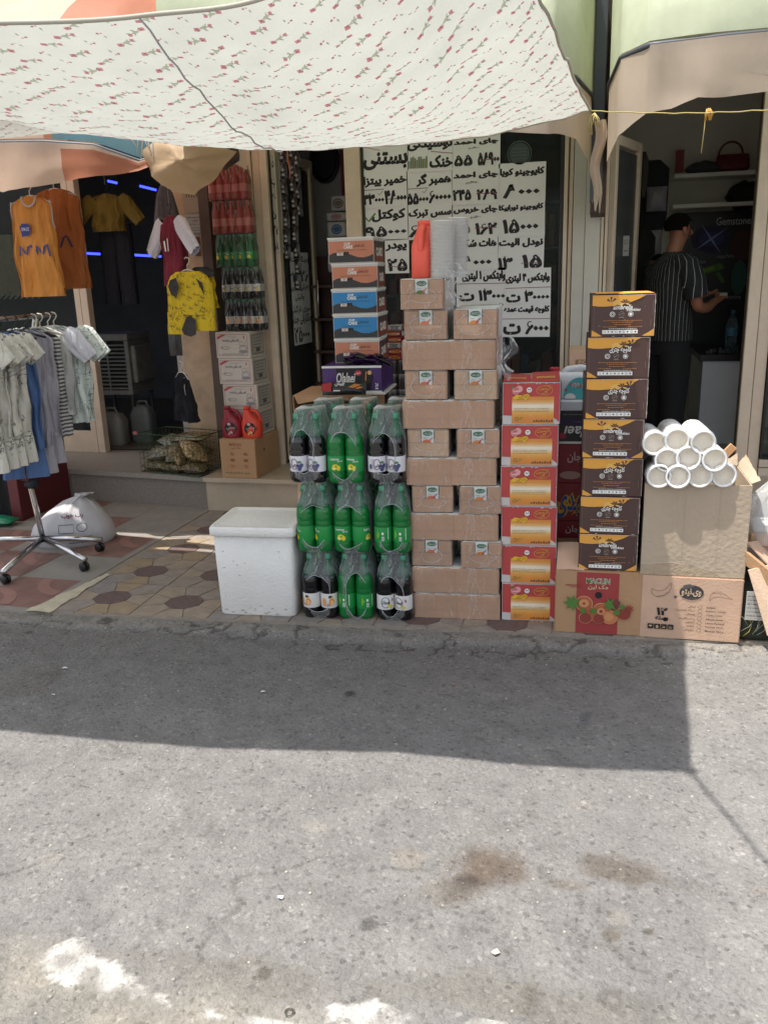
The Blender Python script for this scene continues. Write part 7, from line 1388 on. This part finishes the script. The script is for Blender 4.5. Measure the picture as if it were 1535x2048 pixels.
# ================================================================== RIGHT SHOP
Yw = 7.9
for (x0, y0, x1, y1, lab) in ((1345, 345, 1500, 356, 'upper cream shelf with the red bag'), (1342, 406, 1500, 416, 'lower cream shelf above the black poster')):
    a0, a1, z0, z1 = RC(x0, y0, x1, y1, Yw-.2); mb = MB(); mb.box(a0, a1+.3, Yw-.35, Yw-.005, z0, z0+.03, mat('shelf_white', 'efece2', .6), .002); mb.build('wall_shelf', label=lab, cat='shelf', group='wall shelves in the right shop')
t = thing('handbag', 'dark red handbag with looped handle on the upper shelf', 'handbag', tuple(P(1462, 341, Yw-.2))); mb = MB(); RB = mat('bag_red', '6e2028', .5, var=.1); mb.loft([((0, 0, .0), (.12, 0, 0), (0, .06, 0)), ((0, 0, .02), (.13, 0, 0), (0, .065, 0)), ((0, 0, .11), (.12, 0, 0), (0, .045, 0)), ((0, 0, .12), (.11, 0, 0), (0, .03, 0))], RB, 28, e=4, capt=True, capb=True); mb.build('body', t); mb = MB(); mb.tube([(.09*math.cos(a)-.02, -.03, .11+.10*math.sin(a)) for a in [math.pi*k/10 for k in range(11)]], .008, RB, 8); mb.build('handle', t)
mb = MB(); pillow(mb, mat('bag_grey', '45494c', .6, var=.2, vs=10), .28, .14, .12, 2); o = mb.build('grey_bag', label='grey soft bag lying beside the dark red handbag', cat='bag'); o.location = P(1405, 338, Yw-.2)
mb = MB(); pillow(mb, mat('bag_blackish', '202022', .6, var=.2, vs=10), .3, .2, .22, 6); o = mb.build('black_bag', label='black bag at the right end of the lower shelf', cat='bag'); o.location = P(1490, 392, Yw-.2)
mb = MB(); x0, x1, z0, z1 = RC(1349, 300, 1366, 345, Yw-.1); mb.box(x0, x1, Yw-.12, Yw-.1, z0, z1, mat('strip_crimson', '8a2432', .5)); mb.build('red_box', label='upright dark red box at the left end of the upper shelf', cat='box')
t = thing('poster', 'black gemstone poster with blue star and green crystals on the back wall', 'poster', tuple(P(1430, 680, Yw-.02))); x0, x1, z0, z1 = RC(1340, 422, 1560, 690, Yw-.02); c = t.location; mb = MB(); mb.box(x0-c.x, x1-c.x, -.012, 0, z0-c.z, z1-c.z, mat('poster_black', '0d0e14', .4, var=.3, vs=3)); a = Art()
def pp(px, py): q = P(px, py, Yw-.035); return q.x-c.x, q.z-c.z
def ptext(s, r, m): u0, v1 = pp(r[0], r[1]); u1, v0 = pp(r[2], r[3]); a.text(s, u0, u1, v0, v1, m, .01)
TXG = flat('8f9399'); ptext('Gemstones', (1432, 435, 1506, 448), flat('b9bcc0')); ptext('diamond', (1342, 508, 1381, 516), TXG); ptext('sapphire', (1432, 509, 1467, 517), TXG); ptext('peridot', (1380, 521, 1410, 529), TXG); ptext('citrine', (1452, 590, 1480, 598), TXG)
cx_, cy_ = pp(1421, 478); a.circ(cx_, cy_, .16, .11, flat('20204a'), 28); a.circ(cx_, cy_, .10, .06, flat('343478'), 24); a.poly(star(cx_, cy_, .15, 4, .08, 35), flat('8f98d8')); cx_, cy_ = pp(1485, 490); a.circ(cx_, cy_, .10, .12, flat('45151c'), 24)
GR = flat('4f7a1c'); 
for q in (((1392, 540), (1440, 526), (1448, 536), (1410, 548)), ((1430, 548), (1438, 544), (1450, 566), (1442, 566))): a.poly([pp(*p) for p in q], GR, q[0][0] == 1392)
a.poly([pp(*p) for p in ((1398, 541), (1425, 532), (1428, 538), (1404, 545))], flat('7aa02e')); cx_, cy_ = pp(1476, 555); a.circ(cx_, cy_, .06, .14, flat('2c5a52'), 20); a.add(mb, lambda x, y, o: (x, -.012-o, y)); mb.build('sheet', t)
t = thing('counter', 'shop counter with pale front panel and black cluttered top in the right shop', 'counter', (P(1440, 800, 6.9).x, 6.9, FL+.016)); c = t.location; x0 = P(1400, 790, 6.9).x-c.x; zc = P(1440, 703, 6.9).z-c.z; mb = MB(); mb.box(x0, 1.2, 0, .02, 0, zc-.07, mat('panel_pale', 'e2e2e6', .5, var=.04)); mb.box(x0, x0+.02, .0205, .8, 0, zc-.07, mat('panel_pale', '8f8f94')); mb.build('front', t); mb = MB(); mb.box(x0-.03, 1.2, -.03, .8, zc-.069, zc-.02, mat('counter_black', '18181a', .3), .004); mb.build('top', t)
for k in range(24):
    mb = MB(); x = x0+.02+.03*k; mb.box(x, x+.022, .02+.04*(k % 3), .05+.04*(k % 3), zc-.019, zc+.004+.008*(k % 4), mat('clutter_'+str(k % 3), ['2a2a2c', '4a4a4c', '1a1a20'][k % 3], .3), .002); mb.build('counter_item', t)
t = thing('water_bottle', 'clear water bottle with blue label on the black counter', 'bottle', (P(1462, 660, 6.98).x, 6.98, FL+.016+zc-.019)); mb = MB(); k = 1.0; mb.lathe([(0, .002), (.04, 0), (.043, .02), (.040, .06), (.043, .09), (.041, .13), (.043, .17), (.043, .2), (.03, .25), (.014, .28), (.014, .30)], clear('bottle_clear', (.75, .82, .86), .12, .08, white=(.4, .5, .56)), 20); mb.build('body', t); mb = MB(); mb.lathe([(.0435, .13), (.0438, .19)], mat('label_water', '4a7894', .4), 20); mb.build('label', t); mb = MB(); mb.lathe([(.016, .295), (.016, .32), (0, .32)], mat('cap_blue', '3a5f8a', .4), 14); mb.build('cap', t)
# clothes and bags hanging on the left wall of that shop
for (px, py, Y, wd, hh, hx, lab) in ((1303, 410, 7.0, .22, .62, '17181c', 'dark coat hanging high on the left wall of the right shop'), (1287, 530, 6.7, .14, .5, '101114', 'long black garment hanging behind the man'), (1285, 350, 6.7, .07, .30, '3a352c', 'dark olive frame at the top of the coat pegs')):
    mb = MB(); mb.loft([((0, 0, 0), (wd*.2, 0, 0), (0, .03, 0)), ((0, 0, -.06), (wd*.5, 0, 0), (0, .05, 0)), ((0, 0, -hh*.6), (wd*.5, 0, 0), (0, .05, 0)), ((0, 0, -hh), (wd*.3, 0, 0), (0, .04, 0))], mat('coat_'+hx, hx, .85), 28, fold=.04, fn=7, seed=px); o = mb.build('hanging_coat', label=lab, cat='coat'); c = P(px, py, Y); o.location = (c.x, Y, c.z+hh*.5)
for px, py, Y, lab in ((1312, 398, 6.9, 'pale plastic bag hanging beside the dark coat'), (1302, 485, 6.75, 'pale plastic bag hanging level with the man\'s neck')):
    mb = MB(); pillow(mb, mat('bag_pale', '77757c', .4, var=.1, bump=.4, bs=20), .14, .17, .06, px); place(mb, Matrix.Rotation(R(90), 4, 'X')); o = mb.build('plastic_bag', label=lab, cat='bag'); o.location = P(px, py, Y)
mb = MB(); mb.box(-.02, .02, -.004, 0, 0, .13, mat('tag_white', '9a9894', .6)); a = Art(); a.ring(0, .09, .010, .014, .003, flat('4a4a4c')); a.rect(-.012, .012, .03, .036, flat('4a4a4c')); a.add(mb, lambda x, y, o: (x, -.004-o, y)); o = mb.build('door_sticker', label='small white sticker on the open right glass door', cat='sticker'); o.location = P(1250, 512, 6.2)
# display goods right
t = thing('desk_fan', 'small black desk fan on the display shelf at the right edge', 'fan', (P(1535, 752, 6.12).x, 6.12, 1.20)); mb = MB(); mb.lathe([(.0, 0), (.06, .0), (.055, .015), (.012, .03), (.012, .08)], BLACK, 20); mb.build('base', t); mb = MB(); mb.lathe([(0, -.03), (.05, -.03), (.075, 0), (.05, .03), (0, .03)], BLACK, 24, Matrix.Translation((0, -.02, .13)) @ Matrix.Rotation(R(90), 4, 'X')); mb.build('head', t)
mb = MB(); mb.box(-.06, .06, -.03, .03, 0, .24, mat('pack_red', '8a2a26', .4, var=.2), .006); a = Art(); a.text('MAJESTIC', -.10, .10, -.012, .012, flat('b9a59a'), .02, rot=90); a.add(mb, lambda x, y, o: (x+.01, -.03-o, y+.12)); o = mb.build('red_package', label='red package standing on the lower display shelf, right edge', cat='package'); o.location = (P(1528, 860, 6.15).x, 6.15, .75)
# bundles at the right edge, in the sun
t = thing('net_bag', 'dark green bale with pale strands and a printed tag, bottom right corner', 'bale', (P(1512, 1200, 3.75).x, 3.86, 0)); mb = MB(); NG = mat('bale_green', '23291f', .6, var=.4, vs=30, bump=.4, bs=50); mb.loft([((0, 0, 0), (.10, 0, 0), (0, .14, 0)), ((0, 0, .03), (.12, 0, 0), (0, .16, 0)), ((0, 0, .2), (.12, 0, 0), (0, .16, 0)), ((0, 0, .27), (.10, 0, 0), (0, .13, 0))], NG, 32, fold=.03, fn=8, seed=3, e=4, capb=True); mb.build('bale', t)
mb = MB(); rn = random.Random(4); 
for k in range(16): x, z = rn.uniform(-.10, .10), rn.uniform(.02, .12); L = rn.uniform(.04, .10); an = rn.uniform(.6, 2.4); mb.tube([(x, -.172, z), (x+L*.5*math.cos(an), -.178, z+L*.5*math.sin(an)), (x+L*math.cos(an+.2), -.172, z+L*math.sin(an+.2))], .0014, mat('strand', 'a9a04a' if k % 3 == 0 else '8a8f7a', .6) if k % 3 else mat('strand_yellow', 'b8a63a', .6), 5)
mb.build('strands', t); mb = MB(); mb.box(-.055, .035, -.180, -.176, .11, .24, mat('tag_paper', 'b9b6ae', .7)); a = Art(); [a.scrib(-.05, .03, .22-.018*k, .004, flat('55555a'), k, k == 0) for k in range(6)]; a.add(mb, lambda x, y, o: (x, -.180-o, y)); mb.build('tag', t)
def board(name, lab, pts, th, m=KRAFT2):
    n = (Vector(pts[1])-Vector(pts[0])).cross(Vector(pts[2])-Vector(pts[0])).normalized()*th; c = Vector(pts[0]); V = [Vector(p)-c for p in pts]+[Vector(p)+n-c for p in pts]; k = len(pts); mb = MB(); mb.add(V, [tuple(range(k))[::-1], tuple(range(k, 2*k))]+[(i, (i+1) % k, k+(i+1) % k, k+i) for i in range(k)], m); o = mb.build(name, label=lab, cat='cardboard', group='flattened cardboard at the right edge'); o.location = c
board('cardboard_sheet', 'tan cardboard sheet leaning diagonally on the dark bale', [P(1494, 1140, 3.66), P(1532, 1270, 3.62), P(1570, 1275, 3.62), P(1570, 1120, 3.7)], .012)
board('cardboard_sheet', 'sunlit cardboard sheet lying highest at the right edge', [P(1492, 1086, 3.72), P(1580, 1180, 3.66), P(1620, 1150, 4.0), P(1560, 1075, 4.05)], .006, KRAFT)
board('cardboard_sheet', 'folded brown cardboard edge running down to the corner', [P(1492, 1100, 3.70), P(1494, 1128, 3.70), P(1590, 1215, 3.62), P(1590, 1180, 3.62)], .02, KRAFT3)
t = thing('wrapped_bundle', 'bundle of pale goods in clear plastic at the right edge above the cardboard', 'bundle', (P(1545, 1080, 3.9).x, 3.92, P(1545, 1088, 3.9).z+.02)); mb = MB(); mb.loft([((0, 0, 0), (.13, 0, 0), (0, .12, 0)), ((0, 0, .08), (.135, 0, 0), (0, .12, 0)), ((.01, 0, .18), (.11, 0, 0), (0, .10, 0)), ((.03, 0, .26), (.06, 0, 0), (0, .05, 0)), ((.05, 0, .30), (.02, 0, 0), (0, .02, 0))], clear('bundle_film', (.96, .97, .99), .30, .2, wr=.4, ws=12), 40, fold=.03, fn=9, seed=2, e=3); mb.build('film', t); mb = MB(); mb.box(-.11, .11, -.10, .10, .0, .05, mat('bundle_tan', 'c9a070', .7), .01); mb.box(-.10, .10, -.09, .09, .051, .075, WHITE, .008); mb.build('goods', t)
# ================================================================== THE MAN IN THE RIGHT SHOP
def skin_body(pts, edges, name, m, parent, sub=2):
    me = bpy.data.meshes.new(name); me.from_pydata([p[0] for p in pts], edges, []); o = bpy.data.objects.new(name, me); COL.objects.link(o)
    o.modifiers.new('s', 'SKIN'); 
    for i, p in enumerate(pts): r = p[1]; me.skin_vertices[0].data[i].radius = (r, r) if not isinstance(r, tuple) else r
    me.skin_vertices[0].data[0].use_root = True
    sb = o.modifiers.new('d', 'SUBSURF'); sb.levels = sb.render_levels = sub
    dg = bpy.context.evaluated_depsgraph_get(); ne = bpy.data.meshes.new_from_object(o.evaluated_get(dg)); ne.materials.clear(); ne.materials.append(m); ne.polygons.foreach_set('use_smooth', [True]*len(ne.polygons))
    bpy.data.objects.remove(o); o = bpy.data.objects.new(name, ne); COL.objects.link(o); o.parent = parent; return o
# body frame: x = forward (the way he faces), y = his left, z = up; he faces right and slightly away
MX = P(1350, 680, 6.25).x; man = thing('person', 'man in black pinstriped shirt standing in the right shop doorway, looking at his hands', 'person', (MX, 6.25, FL+.016), R(30))
SK = mat('skin', '8a5a44', .55, var=.06, vs=10)
P_ = [((0, 0, .95), .13), ((0, 0, 1.15), .125), ((-.02, 0, 1.36), .13), ((-.01, 0, 1.47), .065), ((.015, 0, 1.53), .053), ((.035, 0, 1.59), .062), ((.045, 0, 1.66), (.085, .078)), ((.035, 0, 1.72), (.07, .065)),
  ((-.01, -.17, 1.41), .058), ((.03, -.23, 1.27), .048), ((.06, -.235, 1.13), .042), ((.18, -.18, 1.12), .038), ((.30, -.11, 1.165), .027), ((.345, -.09, 1.18), .030), 
  ((-.01, .17, 1.41), .058), ((.04, .22, 1.27), .048), ((.09, .21, 1.15), .042), ((.20, .14, 1.17), .036), ((.30, .05, 1.20), .027), ((.345, .02, 1.21), .030),
  ((.0, -.09, .86), .10), ((.01, -.10, .50), .065), ((-.01, -.10, .10), .045), ((.10, -.10, .04), .04), ((.0, .09, .86), .10), ((.01, .10, .50), .065), ((-.01, .10, .10), .045), ((.10, .10, .04), .04)]
E_ = [(0, 1), (1, 2), (2, 3), (3, 4), (4, 5), (5, 6), (6, 7), (2, 8), (8, 9), (9, 10), (10, 11), (11, 12), (12, 13), (2, 14), (14, 15), (15, 16), (16, 17), (17, 18), (18, 19), (0, 20), (20, 21), (21, 22), (22, 23), (0, 24), (24, 25), (25, 26), (26, 27)]
def fing(base, dirs, r, parent_i):
    global P_, E_
    pv = parent_i; p = Vector(base)
    for d, L in dirs:
        P_.append((tuple(p), r)); E_.append((pv, len(P_)-1)); pv = len(P_)-1; p = p+Vector(d).normalized()*L
    P_.append((tuple(p), r*.85)); E_.append((pv, len(P_)-1))
for pi, sy, (hx_, hy_, hz_) in ((13, 1, (.365, -.09, 1.18)), (19, -1, (.365, .02, 1.21))):
    for k in range(4): fing((hx_, hy_+(k-1.5)*.017, hz_+.006), [((1, .15*sy, .05), .026-.002*abs(k-1)), ((.6, .5*sy, -.2), .020)], .0085, pi)
    fing((hx_-.02, hy_+.028*sy, hz_+.01), [((.6, .5*sy, .5), .024), ((1, .1*sy, .2), .018)], .0095, pi)
man.scale = (.945, .945, .945); man.location.x -= .05
body = skin_body(P_, E_, 'body', SK, man)
mb = MB()                                                           # face and ears
mb.loft([((.125, 0, 1.668), (0, .008, 0), (.006, 0, 0)), ((.137, 0, 1.650), (0, .010, 0), (.010, 0, 0)), ((.142, 0, 1.633), (0, .014, 0), (.012, 0, 0)), ((.125, 0, 1.622), (0, .012, 0), (.008, 0, 0))], SK, 12, capt=True, capb=True); mb.build('nose', man)
for s in (-1, 1): mb = MB(); mb.loft([((.03, s*.074, 1.685), (.012, 0, 0), (0, .006, 0)), ((.026, s*.083, 1.668), (.018, 0, 0), (0, .008, 0)), ((.03, s*.080, 1.635), (.012, 0, 0), (0, .007, 0)), ((.034, s*.076, 1.62), (.005, 0, 0), (0, .004, 0))], SK, 12, capt=True, capb=True); mb.build('ear', man)
for s in (-1, 1): mb = MB(); mb.lathe([(0, -.006), (.010, -.004), (.012, 0), (.010, .004), (0, .006)], mat('eye_dark', '1a1512', .3), 10, Matrix.Translation((.118, s*.030, 1.666))); mb.build('eye', man)
mb = MB(); mb.tube([(.112, -.022, 1.606), (.124, 0, 1.604), (.112, .022, 1.606)], .005, mat('lips', '7a4238', .5), 8); mb.build('mouth', man)
HR = mat('hair_black', '0d0b0a', .9, var=.3, vs=60, bump=.8, bs=120, spec=.1); mb = MB(); V = []; nn = 28; mm = 12
for j in range(mm+1):
    ph = j/mm*R(112)
    for i in range(nn):
        a = 2*math.pi*i/nn; lim = 1.0 if math.cos(a) < .25 else .62; p = min(ph, R(112)*lim) ; x = math.sin(p)*math.cos(a); y = math.sin(p)*math.sin(a); z = math.cos(p); q = 1+.03*noise.noise(Vector((x*5, y*5, z*5))); V.append((.028+x*.100*q, y*.088*q, 1.685+z*.088*q))
mb.add(V, [(j*nn+i, (j+1)*nn+i, (j+1)*nn+(i+1) % nn, j*nn+(i+1) % nn) for j in range(mm) for i in range(nn)], HR, True); mb.build('hair', man)
SHM = pat('shirt_pinstripe', '0f1014', 'a9a9a6', 'vstripe', 6.2, .055); mb = MB(); mb.loft([((.0, 0, .90), (.150, 0, 0), (0, .185, 0)), ((.0, 0, 1.0), (.148, 0, 0), (0, .182, 0)), ((-.005, 0, 1.15), (.145, 0, 0), (0, .185, 0)), ((-.02, 0, 1.30), (.145, 0, 0), (0, .205, 0)), ((-.02, 0, 1.40), (.125, 0, 0), (0, .205, 0)), ((-.015, 0, 1.455), (.085, 0, 0), (0, .135, 0)), ((-.008, 0, 1.49), (.066, 0, 0), (0, .075, 0)), ((-.004, 0, 1.51), (.062, 0, 0), (0, .066, 0))], SHM, 48, fold=.018, fn=5, seed=3, e=2.1); mb.build('shirt', man)
for s in (-1, 1):
    mb = MB(); q = [(-.012, s*.13, 1.42), (-.005, s*.185, 1.405), (.022, s*.228, 1.31), (.045, s*.240, 1.20)]; mb.tube(q, [.085, .085, .080, .078], SHM, 20, cap=False); mb.build('sleeve', man)
TR = mat('trousers_black', '0c0d10', .9); mb = MB(); mb.loft([((0, 0, .92), (.135, 0, 0), (0, .17, 0)), ((0, 0, .80), (.13, 0, 0), (0, .19, 0))], TR, 32)
for s in (-1, 1): mb.loft([((0, s*.09, .83), (.12, 0, 0), (0, .10, 0)), ((.01, s*.10, .5), (.088, 0, 0), (0, .088, 0)), ((-.01, s*.10, .06), (.07, 0, 0), (0, .07, 0))], TR, 24)
mb.build('trousers', man)
mb = MB(); mb.box(.375, .44, -.055, .005, 1.185, 1.215, mat('phone', 'a9a49a', .5), .004); mb.build('paper_slip', man); bpy.data.objects['paper_slip'].parent = None; o = bpy.data.objects['paper_slip']; o.location = man.location; o.rotation_euler = man.rotation_euler; o.scale = man.scale; tag(o, 'small folded pale note held in the man\'s hands', 'note')

plain('plain_carton', 'kraft carton under the food cans, hidden behind the bottle packs', .30, .2, .398, KRAFT3, (CAN0.x+.13, 5.50, .252), 0)
def add_folds(m, sx, sz, st_):
    n = m.node_tree; b = n.nodes['Principled BSDF']; tc = n.nodes.new('ShaderNodeTexCoord'); mp = n.nodes.new('ShaderNodeMapping'); mp.inputs['Scale'].default_value = (sx, sx, sz); n.links.new(tc.outputs['Object'], mp.inputs[0]); nz = n.nodes.new('ShaderNodeTexNoise'); nz.inputs['Scale'].default_value = 1; nz.inputs['Detail'].default_value = 4; nz.inputs['Distortion'].default_value = .7; n.links.new(mp.outputs[0], nz.inputs['Vector']); bp = n.nodes.new('ShaderNodeBump'); bp.inputs['Strength'].default_value = st_; bp.inputs['Distance'].default_value = .03; n.links.new(nz.outputs[0], bp.inputs['Height']); n.links.new(bp.outputs[0], b.inputs['Normal'])
for m in list(bpy.data.materials):
    if m.name.startswith(('cloth_', 'print_', 'denim', 'shirt_')): add_folds(m, 22, 6, .8)
    if m.name.startswith('canvas_'): add_folds(m, 4, 2, .35)
